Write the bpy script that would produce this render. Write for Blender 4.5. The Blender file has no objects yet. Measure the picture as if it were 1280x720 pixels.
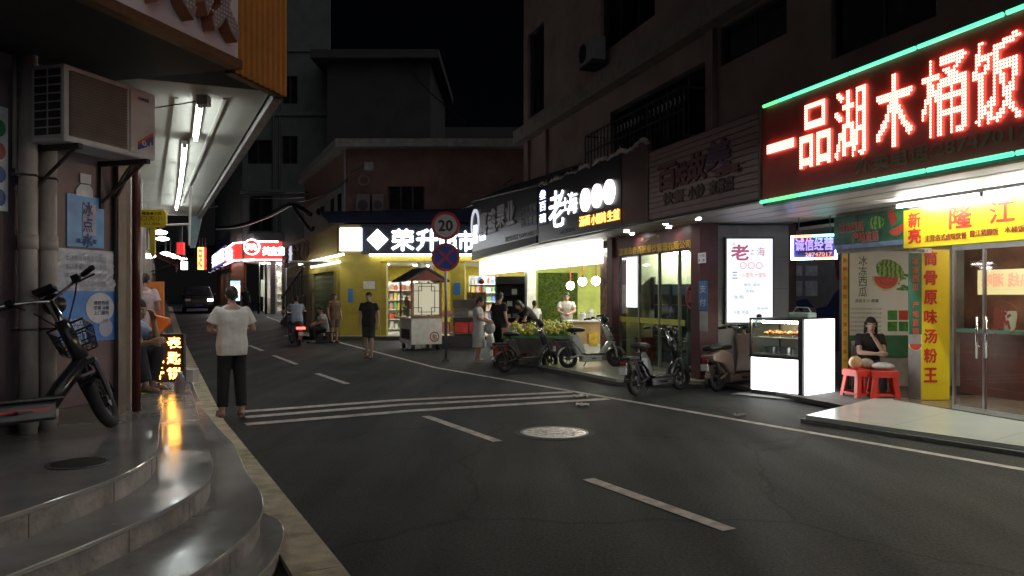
import bpy, math, random
import numpy as np
from mathutils import Vector, Matrix
random.seed(7)
R = math.radians
S = bpy.context.scene
COL = S.collection

# ------------------------------------------------------------------ camera
CAMZ = 1.6
cam_d = bpy.data.cameras.new('camera'); cam = bpy.data.objects.new('camera', cam_d); COL.objects.link(cam)
cam.location = (0, 0, CAMZ); cam.rotation_euler = (R(90), 0, 0)
cam_d.sensor_width = 36; cam_d.lens = 27.0; cam_d.shift_y = 10 / 1280
cam_d.clip_start = 0.05; cam_d.clip_end = 2000
S.camera = cam
# ------------------------------------------------------------------ night sky, soft fill lamp
W = bpy.data.worlds.new('World'); S.world = W; W.use_nodes = True
nt = W.node_tree; nt.nodes.clear()
sky = nt.nodes.new('ShaderNodeTexSky'); sky.sky_type = 'NISHITA'; sky.sun_disc = False
SUN_EL, SUN_ROT = R(38), R(122)
sky.sun_elevation = SUN_EL; sky.sun_rotation = SUN_ROT
bg = nt.nodes.new('ShaderNodeBackground'); bg.inputs['Strength'].default_value = 0.00016
wo = nt.nodes.new('ShaderNodeOutputWorld')
nt.links.new(sky.outputs[0], bg.inputs[0]); nt.links.new(bg.outputs[0], wo.inputs[0])
sd = bpy.data.lights.new('fill_sun', 'SUN'); sd.energy = 0.37; sd.angle = R(100); sd.color = (0.97, 0.97, 1.0)  # unseen wide fill, added to lift the left corner and the dark walls
so = bpy.data.objects.new('fill_sun', sd); COL.objects.link(so)
dirv = Vector((math.sin(SUN_ROT) * math.cos(SUN_EL), math.cos(SUN_ROT) * math.cos(SUN_EL), math.sin(SUN_EL)))
so.rotation_euler = dirv.to_track_quat('Z', 'Y').to_euler()
so.location = (0, -5, 30)
S.view_settings.view_transform = 'Standard'; S.view_settings.look = 'None'
S.view_settings.exposure = 0.45; S.view_settings.gamma = 1
S.render.engine = 'CYCLES'
S.cycles.use_denoising = True
S.cycles.max_bounces = 6; S.cycles.sample_clamp_indirect = 4.0
S.cycles.caustics_reflective = False; S.cycles.caustics_refractive = False

# ------------------------------------------------------------------ materials
MATS = {}
def mat(name, col, rough=0.6, metal=0.0, var=0.15, scale=6.0, bump=0.0, bscale=60.0, dirt=0.0, coat=0.0):
    if name in MATS: return MATS[name]
    m = bpy.data.materials.new(name); m.use_nodes = True; t = m.node_tree
    b = t.nodes['Principled BSDF']
    b.inputs['Roughness'].default_value = rough; b.inputs['Metallic'].default_value = metal
    if coat: b.inputs['Coat Weight'].default_value = coat
    tc = t.nodes.new('ShaderNodeTexCoord')
    n = t.nodes.new('ShaderNodeTexNoise'); n.inputs['Scale'].default_value = scale; n.inputs['Detail'].default_value = 6
    t.links.new(tc.outputs['Object'], n.inputs['Vector'])
    rp = t.nodes.new('ShaderNodeValToRGB')
    c = Vector(col[:3]); lo = c * (1 - var); hi = c * (1 + var)
    rp.color_ramp.elements[0].position = 0.3; rp.color_ramp.elements[1].position = 0.7
    rp.color_ramp.elements[0].color = (*lo, 1); rp.color_ramp.elements[1].color = (min(hi.x, .95), min(hi.y, .95), min(hi.z, .95), 1)
    t.links.new(n.outputs['Fac'], rp.inputs['Fac'])
    out = rp.outputs['Color']
    if dirt:
        n2 = t.nodes.new('ShaderNodeTexNoise'); n2.inputs['Scale'].default_value = scale * 0.45; n2.inputs['Detail'].default_value = 9
        n2.inputs['Roughness'].default_value = 0.7
        t.links.new(tc.outputs['Object'], n2.inputs['Vector'])
        r2 = t.nodes.new('ShaderNodeValToRGB'); r2.color_ramp.elements[0].position = 0.5; r2.color_ramp.elements[1].position = 0.68
        r2.color_ramp.elements[0].color = (0, 0, 0, 1); r2.color_ramp.elements[1].color = (dirt, dirt, dirt, 1)
        t.links.new(n2.outputs['Fac'], r2.inputs['Fac'])
        mx = t.nodes.new('ShaderNodeMixRGB'); t.links.new(r2.outputs['Color'], mx.inputs['Fac'])
        t.links.new(out, mx.inputs['Color1']); mx.inputs['Color2'].default_value = (*(c * 0.35), 1)
        out = mx.outputs['Color']
        ad = t.nodes.new('ShaderNodeMath'); ad.operation = 'MULTIPLY_ADD'; ad.use_clamp = True
        t.links.new(r2.outputs['Color'], ad.inputs[0]); ad.inputs[1].default_value = 0.35; ad.inputs[2].default_value = rough
        t.links.new(ad.outputs[0], b.inputs['Roughness'])
    t.links.new(out, b.inputs['Base Color'])
    if bump:
        n3 = t.nodes.new('ShaderNodeTexNoise'); n3.inputs['Scale'].default_value = bscale; n3.inputs['Detail'].default_value = 5
        t.links.new(tc.outputs['Object'], n3.inputs['Vector'])
        bp = t.nodes.new('ShaderNodeBump'); bp.inputs['Strength'].default_value = bump; bp.inputs['Distance'].default_value = 0.02
        t.links.new(n3.outputs['Fac'], bp.inputs['Height']); t.links.new(bp.outputs['Normal'], b.inputs['Normal'])
    MATS[name] = m; return m
def emis(name, col, strength, sample=True, base=(0.6, 0.6, 0.6)):
    if name in MATS: return MATS[name]
    m = bpy.data.materials.new(name); m.use_nodes = True; b = m.node_tree.nodes['Principled BSDF']
    b.inputs['Base Color'].default_value = (*base, 1); b.inputs['Roughness'].default_value = 0.4
    b.inputs['Emission Color'].default_value = (*col, 1); b.inputs['Emission Strength'].default_value = strength
    if not sample: m.cycles.emission_sampling = 'NONE'
    MATS[name] = m; return m
def glass(name, tint=(0.9, 0.95, 0.93), amount=0.12, rough=0.03):
    """thin pane: mostly clear, a little mirror"""
    if name in MATS: return MATS[name]
    m = bpy.data.materials.new(name); m.use_nodes = True; t = m.node_tree; t.nodes.clear()
    o = t.nodes.new('ShaderNodeOutputMaterial'); tr = t.nodes.new('ShaderNodeBsdfTransparent'); tr.inputs[0].default_value = (*tint, 1)
    g = t.nodes.new('ShaderNodeBsdfGlossy'); g.inputs['Roughness'].default_value = rough; g.inputs[0].default_value = (1, 1, 1, 1)
    fr = t.nodes.new('ShaderNodeFresnel'); fr.inputs['IOR'].default_value = 1.45
    ad = t.nodes.new('ShaderNodeMath'); ad.operation = 'MULTIPLY_ADD'; ad.use_clamp = True; t.links.new(fr.outputs[0], ad.inputs[0]); ad.inputs[1].default_value = 1.2; ad.inputs[2].default_value = amount * 0.3
    ge = t.nodes.new('ShaderNodeNewGeometry'); iv = t.nodes.new('ShaderNodeMath'); iv.operation = 'SUBTRACT'; iv.inputs[0].default_value = 1.0; t.links.new(ge.outputs['Backfacing'], iv.inputs[1])
    mu = t.nodes.new('ShaderNodeMath'); mu.operation = 'MULTIPLY'; t.links.new(ad.outputs[0], mu.inputs[0]); t.links.new(iv.outputs[0], mu.inputs[1])
    mx = t.nodes.new('ShaderNodeMixShader'); t.links.new(mu.outputs[0], mx.inputs[0]); t.links.new(tr.outputs[0], mx.inputs[1]); t.links.new(g.outputs[0], mx.inputs[2])
    t.links.new(mx.outputs[0], o.inputs[0]); MATS[name] = m; return m

# ------------------------------------------------------------------ mesh collector
class MB:
    def __init__(s): s.v = []; s.f = []
    def add(s, vs, fs, M=None):
        k = len(s.v)
        for v in vs:
            v = Vector(v); s.v.append(M @ v if M else v)
        s.f += [[i + k for i in f] for f in fs]; return s
    def b(s, x0, x1, y0, y1, z0, z1, M=None):
        return s.add([(x0, y0, z0), (x1, y0, z0), (x1, y1, z0), (x0, y1, z0), (x0, y0, z1), (x1, y0, z1), (x1, y1, z1), (x0, y1, z1)],
                     [(3, 2, 1, 0), (4, 5, 6, 7), (0, 1, 5, 4), (1, 2, 6, 5), (2, 3, 7, 6), (3, 0, 4, 7)], M)
    def box(s, c, d, M=None):
        return s.b(c[0] - d[0] / 2, c[0] + d[0] / 2, c[1] - d[1] / 2, c[1] + d[1] / 2, c[2] - d[2] / 2, c[2] + d[2] / 2, M)
    def tube(s, path, r, n=8, closed=False, sq=(1, 1)):
        P = [Vector(p) for p in path]; L = len(P); rr = r if isinstance(r, (list, tuple)) else [r] * L
        k = len(s.v); up = None
        for i in range(L):
            a = P[(i - 1) % L] if (closed or i > 0) else P[i]; c = P[(i + 1) % L] if (closed or i < L - 1) else P[i]
            t = (c - a)
            t = t.normalized() if t.length > 1e-9 else Vector((0, 0, 1))
            if up is None:
                up = Vector((0, 0, 1)) if abs(t.z) < 0.9 else Vector((0, 1, 0))
            u = t.cross(up)
            if u.length < 1e-6: u = t.cross(Vector((1, 0, 0)))
            u.normalize(); w = u.cross(t).normalized(); up = w
            for j in range(n):
                q = 2 * math.pi * j / n
                s.v.append(P[i] + (u * math.cos(q) * sq[0] + w * math.sin(q) * sq[1]) * rr[i])
        for i in range(L if closed else L - 1):
            i2 = (i + 1) % L
            for j in range(n):
                s.f.append([k + i * n + j, k + i * n + (j + 1) % n, k + i2 * n + (j + 1) % n, k + i2 * n + j])
        if not closed:
            s.f.append([k + j for j in reversed(range(n))]); s.f.append([k + (L - 1) * n + j for j in range(n)])
        return s
    def cyl(s, a, b, r0, r1=None, n=16):
        return s.tube([a, b], [r0, r0 if r1 is None else r1], n)
    def ell(s, c, r, nu=14, nv=9, M=None):
        vs = [(c[0], c[1], c[2] + r[2])]; fs = []
        for i in range(1, nv):
            t = math.pi * i / nv
            for j in range(nu):
                q = 2 * math.pi * j / nu
                vs.append((c[0] + r[0] * math.sin(t) * math.cos(q), c[1] + r[1] * math.sin(t) * math.sin(q), c[2] + r[2] * math.cos(t)))
        vs.append((c[0], c[1], c[2] - r[2])); e = len(vs) - 1
        for j in range(nu):
            fs.append((0, 1 + j, 1 + (j + 1) % nu)); fs.append((e, 1 + (nv - 2) * nu + (j + 1) % nu, 1 + (nv - 2) * nu + j))
        for i in range(nv - 2):
            for j in range(nu):
                fs.append((1 + i * nu + j, 1 + (i + 1) * nu + j, 1 + (i + 1) * nu + (j + 1) % nu, 1 + i * nu + (j + 1) % nu))
        return s.add(vs, fs, M)
    def cap(s, a, ra, b, rb, n=10):
        """tapered capsule"""
        a = Vector(a); b = Vector(b); t = (b - a); L = t.length; t = t / L if L > 1e-6 else Vector((0, 0, 1))
        path = []; rr = []
        for q in (88, 60, 30): path.append(a - t * ra * math.sin(R(q))); rr.append(ra * math.cos(R(q)))
        path += [a, a.lerp(b, .5), b]; rr += [ra, (ra + rb) / 2, rb]
        for q in (30, 60, 88): path.append(b + t * rb * math.sin(R(q))); rr.append(rb * math.cos(R(q)))
        return s.tube(path, rr, n)
    def loft(s, rings, right, n=16):
        """rings: (centre, half width along right, half depth, )"""
        k = len(s.v); C = [Vector(r[0]) for r in rings]; L = len(C)
        for i, (c, w, d) in enumerate(rings):
            a = C[max(i - 1, 0)]; b2 = C[min(i + 1, L - 1)]; t = (b2 - a).normalized()
            rt = right[i] if isinstance(right, list) else right
            u = (rt - t * rt.dot(t)).normalized(); v = t.cross(u)
            for j in range(n):
                q = 2 * math.pi * j / n
                cs, sn = math.cos(q), math.sin(q)
                e = 0.82
                s.v.append(C[i] + u * w * math.copysign(abs(cs) ** e, cs) + v * d * math.copysign(abs(sn) ** e, sn))
        for i in range(L - 1):
            for j in range(n):
                s.f.append([k + i * n + j, k + i * n + (j + 1) % n, k + (i + 1) * n + (j + 1) % n, k + (i + 1) * n + j])
        s.f.append([k + j for j in reversed(range(n))]); s.f.append([k + (L - 1) * n + j for j in range(n)])
        return s
    def prism_xz(s, poly, y0, y1):
        n = len(poly); vs = [(x, y0, z) for x, z in poly] + [(x, y1, z) for x, z in poly]
        fs = [list(range(n)), list(reversed(range(n, 2 * n)))] + [(i, i + n, (i + 1) % n + n, (i + 1) % n) for i in range(n)]
        return s.add(vs, fs)
    def prism_xy(s, poly, z0, z1):
        n = len(poly); vs = [(x, y, z0) for x, y in poly] + [(x, y, z1) for x, y in poly]
        fs = [list(reversed(range(n))), list(range(n, 2 * n))] + [(i, (i + 1) % n, (i + 1) % n + n, i + n) for i in range(n)]
        return s.add(vs, fs)
    def disc_y(s, c, r, y0, y1, n=24, rz=None):
        rz = r if rz is None else rz
        return s.prism_xz([(c[0] + r * math.cos(2 * math.pi * i / n), c[1] + rz * math.sin(2 * math.pi * i / n)) for i in range(n)], y0, y1)
    def ring_y(s, c, r0, r1, y0, y1, n=28):
        k = len(s.v); vs = []
        for i in range(n):
            q = 2 * math.pi * i / n; cs, sn = math.cos(q), math.sin(q)
            for r, y in ((r0, y0), (r1, y0), (r1, y1), (r0, y1)): vs.append((c[0] + r * cs, y, c[1] + r * sn))
        fs = []
        for i in range(n):
            a = 4 * i; b2 = 4 * ((i + 1) % n)
            for j in range(4): fs.append((a + j, a + (j + 1) % 4, b2 + (j + 1) % 4, b2 + j))
        return s.add(vs, fs)
    def quad(s, a, b, c, d): return s.add([a, b, c, d], [(0, 1, 2, 3)])
    def mesh(s, name, smooth=False):
        me = bpy.data.meshes.new(name); me.from_pydata([tuple(v) for v in s.v], [], s.f); me.update()
        if smooth: me.polygons.foreach_set('use_smooth', [True] * len(me.polygons))
        return me

ORI = {}
def obj(name, mb, m, parent=None, smooth=False, bevel=0, label=None, loc=None, kind=None):
    me = mb.mesh(name, smooth) if isinstance(mb, MB) else mb
    if m and not me.materials: me.materials.append(m)
    o = bpy.data.objects.new(name, me); COL.objects.link(o)
    if parent:
        o.parent = parent
        if parent.name in ORI: o.location = ORI[parent.name]
    if loc is not None: o.location = loc
    if bevel:
        md = o.modifiers.new('edge', 'BEVEL'); md.width = bevel; md.segments = 2; md.limit_method = 'ANGLE'
    if label: o['label'] = label
    if kind: o['kind'] = kind
    return o
def tag(o, label, cat, group=None, kind=None):
    o['label'] = label; o['category'] = cat
    if group: o['group'] = group
    if kind: o['kind'] = kind
    return o
def thing(name, label, cat, loc=(0, 0, 0), rz=0, group=None):
    o = bpy.data.objects.new(name, None); COL.objects.link(o); o.empty_display_size = .1
    o.location = loc; o.rotation_euler = (0, 0, rz); return tag(o, label, cat, group)
def struct(name, mb, m, **k): return obj(name, mb, m, kind='structure', **k)
def copy_tree(o, label=None, loc=None, rz=None, parent=None):
    c = o.copy(); COL.objects.link(c)
    if parent: c.parent = parent
    else:
        if label: c['label'] = label
        if loc is not None: c.location = loc
        if rz is not None: c.rotation_euler = (0, 0, rz)
    if o.name in ORI: ORI[c.name] = ORI[o.name]
    for ch in list(o.children): copy_tree(ch, parent=c)
    return c

# ------------------------------------------------------------------ reading positions: photo sight lines onto real planes
def gx(px, d): return (px - 640) / 960 * d
def gz(py, d): return CAMZ + (370 - py) / 960 * d
def ground(px, py, z=0.0):
    d = (CAMZ - z) * 960 / (py - 370); return Vector((gx(px, d), d, z))
class Fr:
    """upright plane: local x to the right as seen from the street, local y into the building"""
    def __init__(s, ox, oy, a): s.o = Vector((ox, oy)); s.a = a; s.u = Vector((math.cos(a), math.sin(a))); s.w = Vector((-math.sin(a), math.cos(a)))
    def s(s, px, off=0):
        k = (px - 640) / 960; o = s.o + s.w * off
        return (k * o.y - o.x) / (s.u.x - k * s.u.y)
    def d(s, x, off=0): return s.o.y + s.w.y * off + s.u.y * x
    def z(s, px, py, off=0): return gz(py, s.d(s.s(px, off), off))
    def w3(s, x, off=0, z=0):
        p = s.o + s.u * x + s.w * off; return Vector((p.x, p.y, z))
    def thing(s, name, label, cat, x, off=0, z=0, group=None):
        t = thing(name, label, cat, s.w3(x, off, z), s.a, group); ORI[t.name] = (-x, -off, -z); return t
    def solo(s, name, mb, m, label=None, cat=None, group=None, kind=None, **k):
        """one-mesh top-level object whose mesh is in frame coordinates"""
        vs = np.array([v[:] for v in mb.v]); c = (vs.min(0) + vs.max(0)) / 2; c[2] = vs[:, 2].min()
        mb.v = [Vector((v[0] - c[0], v[1] - c[1], v[2] - c[2])) for v in mb.v]
        o = obj(name, mb, m, **k); o.location = s.w3(c[0], c[1], c[2]); o.rotation_euler = (0, 0, s.a)
        if label: tag(o, label, cat, group)
        if kind: o['kind'] = kind
        return o

# ------------------------------------------------------------------ lettering and remeshing (worked out in a scratch scene)
TS = bpy.data.scenes.new('scratch')
def evaluated(o):
    TS.collection.objects.link(o); vl = TS.view_layers[0]; vl.update()
    me = bpy.data.meshes.new_from_object(o.evaluated_get(vl.depsgraph), depsgraph=vl.depsgraph)
    TS.collection.objects.unlink(o); return me
GL = {}
def glyph_data(body, bold, depth):
    k = (body, bold, depth > 0)
    if k not in GL:
        c = bpy.data.curves.new('t', 'FONT'); c.body = body; c.offset = bold; c.extrude = 0.5 if depth > 0 else 0; c.resolution_u = 2
        o = bpy.data.objects.new('t', c); me = evaluated(o)
        v = np.empty(len(me.vertices) * 3); me.vertices.foreach_get('co', v); v = v.reshape(-1, 3)
        f = [list(p.vertices) for p in me.polygons]
        bpy.data.objects.remove(o); bpy.data.curves.remove(c); bpy.data.meshes.remove(me); GL[k] = (v, f)
    return GL[k]
def text_mb(body, w, h, x, y, z, depth=0.0, bold=0.02, mirror=False, mb=None):
    """lettering filling a w x h box centred on (x, z), its back on plane y, facing -y"""
    v, f = glyph_data(body, 0, depth); lo, hi = v.min(0), v.max(0); e = np.maximum(hi - lo, 1e-6)
    q = np.empty_like(v)
    sx = w / e[0] if w else h / e[1]
    if body in ('一',): h = h * 0.16
    q[:, 0] = (v[:, 0] - (lo[0] + hi[0]) / 2) * sx * (-1 if mirror else 1) + x
    q[:, 2] = (v[:, 1] - (lo[1] + hi[1]) / 2) * (h / e[1]) + z
    q[:, 1] = y - ((v[:, 2] - lo[2]) * depth if depth > 0 else 0.002)
    mb = mb or MB(); b_ = min(bold, .035)
    for i, (dx, dz) in enumerate([(0, 0)] if b_ < .008 else [(-b_, b_ * .5), (b_, -b_ * .5)] if b_ < .018 else [(0, 0), (-b_, 0), (b_, 0), (0, -b_), (0, b_)]):
        mb.add([(r[0] + dx * sx, r[1] - i * .0004, r[2] + dz * h / e[1]) for r in q], f)
    return mb
def letters(s, parent, m, x, z, w, h, pitch, y=-0.01, depth=0.03, bold=0.02, name='character', vertical=False):
    out = []
    for i, ch in enumerate(s):
        if ch == ' ': continue
        xx, zz = (x, z - i * pitch) if vertical else (x + i * pitch, z)
        out.append(obj(name, text_mb(ch, w, h, xx, y, zz, depth, bold), m, parent))
    return out
def led_mb(ch, w, h, x, y, z, pitch, r, bold=0.0, mb=None, fat=0.0):
    v, f = glyph_data(ch, bold, 0); lo, hi = v.min(0), v.max(0); e = np.maximum(hi - lo, 1e-6)
    if ch == '一': h *= 0.16
    q = np.stack([(v[:, 0] - lo[0]) / e[0] * w, (v[:, 1] - lo[1]) / e[1] * h], 1)
    tri = []
    for p in f:
        for i in range(1, len(p) - 1): tri.append((q[p[0]], q[p[i]], q[p[i + 1]]))
    T = np.array(tri); mb = mb or MB()
    X, Z = np.meshgrid(np.arange(pitch / 2, w, pitch), np.arange(pitch / 2, h, pitch)); P = np.stack([X.ravel(), Z.ravel()], 1)
    ins = np.zeros(len(P), bool)
    P0 = P
    for (a, b, c), sh in [(t_, s_) for t_ in T for s_ in ([(0, 0)] if fat == 0 else [(0, 0), (fat, 0), (-fat, 0), (0, fat), (0, -fat)])]:
        P = P0 + np.array(sh)
        d = (b[1] - c[1]) * (a[0] - c[0]) + (c[0] - b[0]) * (a[1] - c[1])
        if abs(d) < 1e-12: continue
        l1 = ((b[1] - c[1]) * (P[:, 0] - c[0]) + (c[0] - b[0]) * (P[:, 1] - c[1])) / d
        l2 = ((c[1] - a[1]) * (P[:, 0] - c[0]) + (a[0] - c[0]) * (P[:, 1] - c[1])) / d
        ins |= (l1 >= 0) & (l2 >= 0) & (l1 + l2 <= 1)
    for px, pz in P0[ins]:
        cx, cz = x - w / 2 + px, z - h / 2 + pz
        vs = [(cx + r * math.cos(a), y, cz + r * math.sin(a)) for a in [math.pi / 3 * i for i in range(6)]] + [(cx, y - r * 0.8, cz)]
        mb.add(vs, [(i, (i + 1) % 6, 6) for i in range(6)])
    return mb
def remesh(mb, name, m, parent, voxel, smooth=4):
    me = mb.mesh('t'); o = bpy.data.objects.new('t', me)
    md = o.modifiers.new('r', 'REMESH'); md.mode = 'VOXEL'; md.voxel_size = voxel; md.use_smooth_shade = True
    if smooth:
        sm = o.modifiers.new('s', 'SMOOTH'); sm.iterations = smooth; sm.factor = 0.5
    me2 = evaluated(o); me2.name = name; bpy.data.objects.remove(o); bpy.data.meshes.remove(me)
    me2.materials.clear()
    return obj(name, me2, m, parent)
def wall_mb(s0, s1, z0, z1, y0, y1, holes, mb=None):
    """upright wall with openings left out, in frame coordinates"""
    mb = mb or MB(); xs = sorted({s0, s1, *[h[0] for h in holes], *[h[1] for h in holes]}); zs = sorted({z0, z1, *[h[2] for h in holes], *[h[3] for h in holes]})
    xs = [x for x in xs if s0 <= x <= s1]; zs = [z for z in zs if z0 <= z <= z1]
    for i in range(len(xs) - 1):
        run = None
        for j in range(len(zs) - 1):
            cx, cz = (xs[i] + xs[i + 1]) / 2, (zs[j] + zs[j + 1]) / 2
            hole = any(h[0] < cx < h[1] and h[2] < cz < h[3] for h in holes)
            if not hole:
                run = [zs[j], zs[j + 1]] if run is None else [run[0], zs[j + 1]]
            if run and (hole or j == len(zs) - 2):
                mb.b(xs[i], xs[i + 1], y0, y1, run[0], run[1]); run = None
    return mb

# ------------------------------------------------------------------ frames
D2 = Vector((-.417, .909)).normalized()
FC = Fr(3.43, 10.4, math.atan2(-.954, .298))            # front edge of the right-hand canopies
FG = Fr(3.36, 13.9, FC.a)                               # shop fronts under them
FY = Fr(5.55, 10.9, FC.a)                               # noodle shop front
FM = Fr(-6.27, 28.0, 0.0)                               # market front
FS = Fr(-6.27, 28.0, math.atan2(-D2.y, D2.x * -1))      # market side
FL = Fr(-3.63, 6.1, math.atan2(.96, .28))               # left corner wall
FT = Fr(-3.75, 7.2, math.atan2(D2.y, D2.x))             # left wall along the street
def rise(y): return max(0.0, y - 27) * 0.022

# common materials
def asphalt(name, col, wear):
    m = mat(name, col, .5, var=.25, scale=.7, bump=.9, bscale=95, dirt=.35); t = m.node_tree; b = t.nodes['Principled BSDF']
    b.inputs['Specular IOR Level'].default_value = .16; src = b.inputs['Base Color'].links[0].from_socket; tc = t.nodes.new('ShaderNodeTexCoord')
    n = t.nodes.new('ShaderNodeTexNoise'); n.inputs['Scale'].default_value = 42; n.inputs['Detail'].default_value = 6; n.inputs['Roughness'].default_value = .75; t.links.new(tc.outputs['Object'], n.inputs['Vector'])
    r = t.nodes.new('ShaderNodeValToRGB'); r.color_ramp.elements[0].position = .35; r.color_ramp.elements[1].position = .72; r.color_ramp.elements[0].color = (.35, .35, .35, 1); r.color_ramp.elements[1].color = (2.3, 2.3, 2.25, 1); t.links.new(n.outputs['Fac'], r.inputs['Fac'])
    mu = t.nodes.new('ShaderNodeMixRGB'); mu.blend_type = 'MULTIPLY'; mu.inputs['Fac'].default_value = 1; t.links.new(src, mu.inputs['Color1']); t.links.new(r.outputs['Color'], mu.inputs['Color2'])
    # hairline cracks
    nz = t.nodes.new('ShaderNodeTexNoise'); nz.inputs['Scale'].default_value = .9; nz.inputs['Detail'].default_value = 5; t.links.new(tc.outputs['Object'], nz.inputs['Vector'])
    ml = t.nodes.new('ShaderNodeMixRGB'); ml.inputs['Fac'].default_value = .45; t.links.new(tc.outputs['Object'], ml.inputs['Color1']); t.links.new(nz.outputs['Color'], ml.inputs['Color2'])
    vo = t.nodes.new('ShaderNodeTexVoronoi'); vo.feature = 'DISTANCE_TO_EDGE'; vo.inputs['Scale'].default_value = .55; t.links.new(ml.outputs['Color'], vo.inputs['Vector'])
    cr = t.nodes.new('ShaderNodeValToRGB'); cr.color_ramp.elements[0].position = 0; cr.color_ramp.elements[1].position = .012; cr.color_ramp.elements[0].color = (.45, .45, .45, 1); cr.color_ramp.elements[1].color = (1, 1, 1, 1); t.links.new(vo.outputs['Distance'], cr.inputs['Fac'])
    m2 = t.nodes.new('ShaderNodeMixRGB'); m2.blend_type = 'MULTIPLY'; m2.inputs['Fac'].default_value = wear; t.links.new(mu.outputs['Color'], m2.inputs['Color1']); t.links.new(cr.outputs['Color'], m2.inputs['Color2'])
    mp = t.nodes.new('ShaderNodeMapping'); mp.inputs['Rotation'].default_value = (0, 0, R(-26)); mp.inputs['Scale'].default_value = (1.5, .16, 1); t.links.new(tc.outputs['Object'], mp.inputs['Vector'])
    ns = t.nodes.new('ShaderNodeTexNoise'); ns.inputs['Scale'].default_value = 1.1; ns.inputs['Detail'].default_value = 4; t.links.new(mp.outputs['Vector'], ns.inputs['Vector'])
    rs = t.nodes.new('ShaderNodeValToRGB'); rs.color_ramp.elements[0].position = .35; rs.color_ramp.elements[1].position = .68; rs.color_ramp.elements[0].color = (.84, .84, .84, 1); rs.color_ramp.elements[1].color = (1.2, 1.2, 1.2, 1); t.links.new(ns.outputs['Fac'], rs.inputs['Fac'])
    m3 = t.nodes.new('ShaderNodeMixRGB'); m3.blend_type = 'MULTIPLY'; m3.inputs['Fac'].default_value = 1; t.links.new(m2.outputs['Color'], m3.inputs['Color1']); t.links.new(rs.outputs['Color'], m3.inputs['Color2'])
    rr = t.nodes.new('ShaderNodeMapRange'); rr.inputs['From Min'].default_value = .3; rr.inputs['From Max'].default_value = .7; rr.inputs['To Min'].default_value = .72; rr.inputs['To Max'].default_value = .58; t.links.new(ns.outputs['Fac'], rr.inputs['Value']); t.links.new(rr.outputs['Result'], b.inputs['Roughness'])
    t.links.new(m3.outputs['Color'], b.inputs['Base Color']); return m
ASPH = asphalt('asphalt', (.0255, .0285, .031), .9)
ASPH2 = asphalt('patched_asphalt', (.034, .036, .037), 1.0)
PAINT = mat('road_paint', (.50, .47, .43), .6, var=.3, scale=9, bump=.3, dirt=.75)
YPAINT = mat('kerb_paint', (.42, .36, .24), .6, var=.3, scale=7, bump=.3, dirt=.7)
TILE = mat('polished_tile', (.285, .28, .265), .12, var=.22, scale=1.8, bump=.06, bscale=7, dirt=.75)
RISER = mat('stone_riser', (.28, .255, .245), .42, var=.5, scale=4.5, bump=.5, bscale=22, dirt=.95)
DARKCON = mat('dark_concrete', (.10, .095, .09), .75, var=.3, scale=3, bump=.4, bscale=40, dirt=.4)
CREAM = mat('cream_wall', (.42, .36, .31), .75, var=.12, scale=2.0, bump=.15, bscale=50, dirt=.35)
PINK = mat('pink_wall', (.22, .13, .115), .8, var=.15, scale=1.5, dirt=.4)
BLACK = mat('black_plastic', (.012, .012, .013), .38, var=.2)
RUBBER = mat('rubber', (.018, .018, .018), .75, var=.2, bump=.3, bscale=90)
STEEL = mat('steel', (.55, .55, .56), .28, 1.0, var=.1)
DSTEEL = mat('dark_steel', (.10, .10, .11), .45, .8, var=.2)
CHROME = mat('chrome', (.8, .8, .8), .12, 1.0, var=.05)
WHITE = mat('white_paint', (.78, .78, .76), .45, var=.06, dirt=.1)
GREY = mat('grey_plastic', (.30, .30, .31), .5)
TUBE = emis('tube_white', (.93, 1.0, .97), 34)
TUBEW = emis('tube_warm', (.97, 1.0, .92), 80)
DGLASS = mat('dark_window_glass', (.015, .018, .02), .08, var=.3, scale=2)
# ================================================================== GROUND, ROAD, MARKINGS
def lx(y):      # inner edge of the painted kerb strip
    P = [(-40, 20.6), (4.39, -.96), (9.6, -3.6), (25.6, -10.9), (100, -44.8)]
    for (a, b2), (c, d) in zip(P, P[1:]):
        if y <= c: return b2 + (d - b2) * (y - a) / (c - a)
    return P[-1][1]
def rx(y):
    return 1.5 - .637 * (y - 12.1) if y < 17.1 else -1.69 - .456 * (y - 17.1)
def sheet(rows, cols, z):
    mb = MB(); n = cols
    for y, a, b2 in rows:
        for i in range(n): mb.v.append(Vector((a + (b2 - a) * i / (n - 1), y, rise(y) + z)))
    for j in range(len(rows) - 1):
        for i in range(n - 1): mb.f.append([j * n + i, j * n + i + 1, (j + 1) * n + i + 1, (j + 1) * n + i])
    return mb
ys = [-40, -20, -10, 0, 3, 4.39, 6, 8, 9.6, 12, 14, 17.1, 20, 25.6, 27, 30, 34, 40, 50, 60, 75, 100]
struct('ground', sheet([(y, -260, 260) for y in [-120, -40, 0, 27, 30, 40, 60, 100, 110]] + [(400, -400, 400)], 12, -.006), ASPH2)
struct('road', sheet([(y, lx(y) - .02, rx(y)) for y in ys], 8, 0.0), ASPH)
struct('pavement', sheet([(y, rx(y), rx(y) + 14) for y in ys if y <= 60], 6, 0.0), ASPH2)
def ribbon(path, w, z=.005, t=None, n=1):
    mb = MB(); P = [Vector((p[0], p[1])) for p in path]; L = []
    for i, p in enumerate(P):
        a = P[max(i - 1, 0)]; b2 = P[min(i + 1, len(P) - 1)]; q = (b2 - a).normalized(); m = Vector((-q.y, q.x)) * w / 2
        L.append((p + m, p - m))
    for a, b2 in L:
        for p in (a, b2): mb.v.append(Vector((p.x, p.y, rise(p.y) + z)))
    for i in range(len(L) - 1): mb.f.append([2 * i, 2 * i + 1, 2 * i + 3, 2 * i + 2])
    return mb
kerb = [(lx(y) - .15, y) for y in ys if -10 <= y <= 60]
km = MB()
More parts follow.
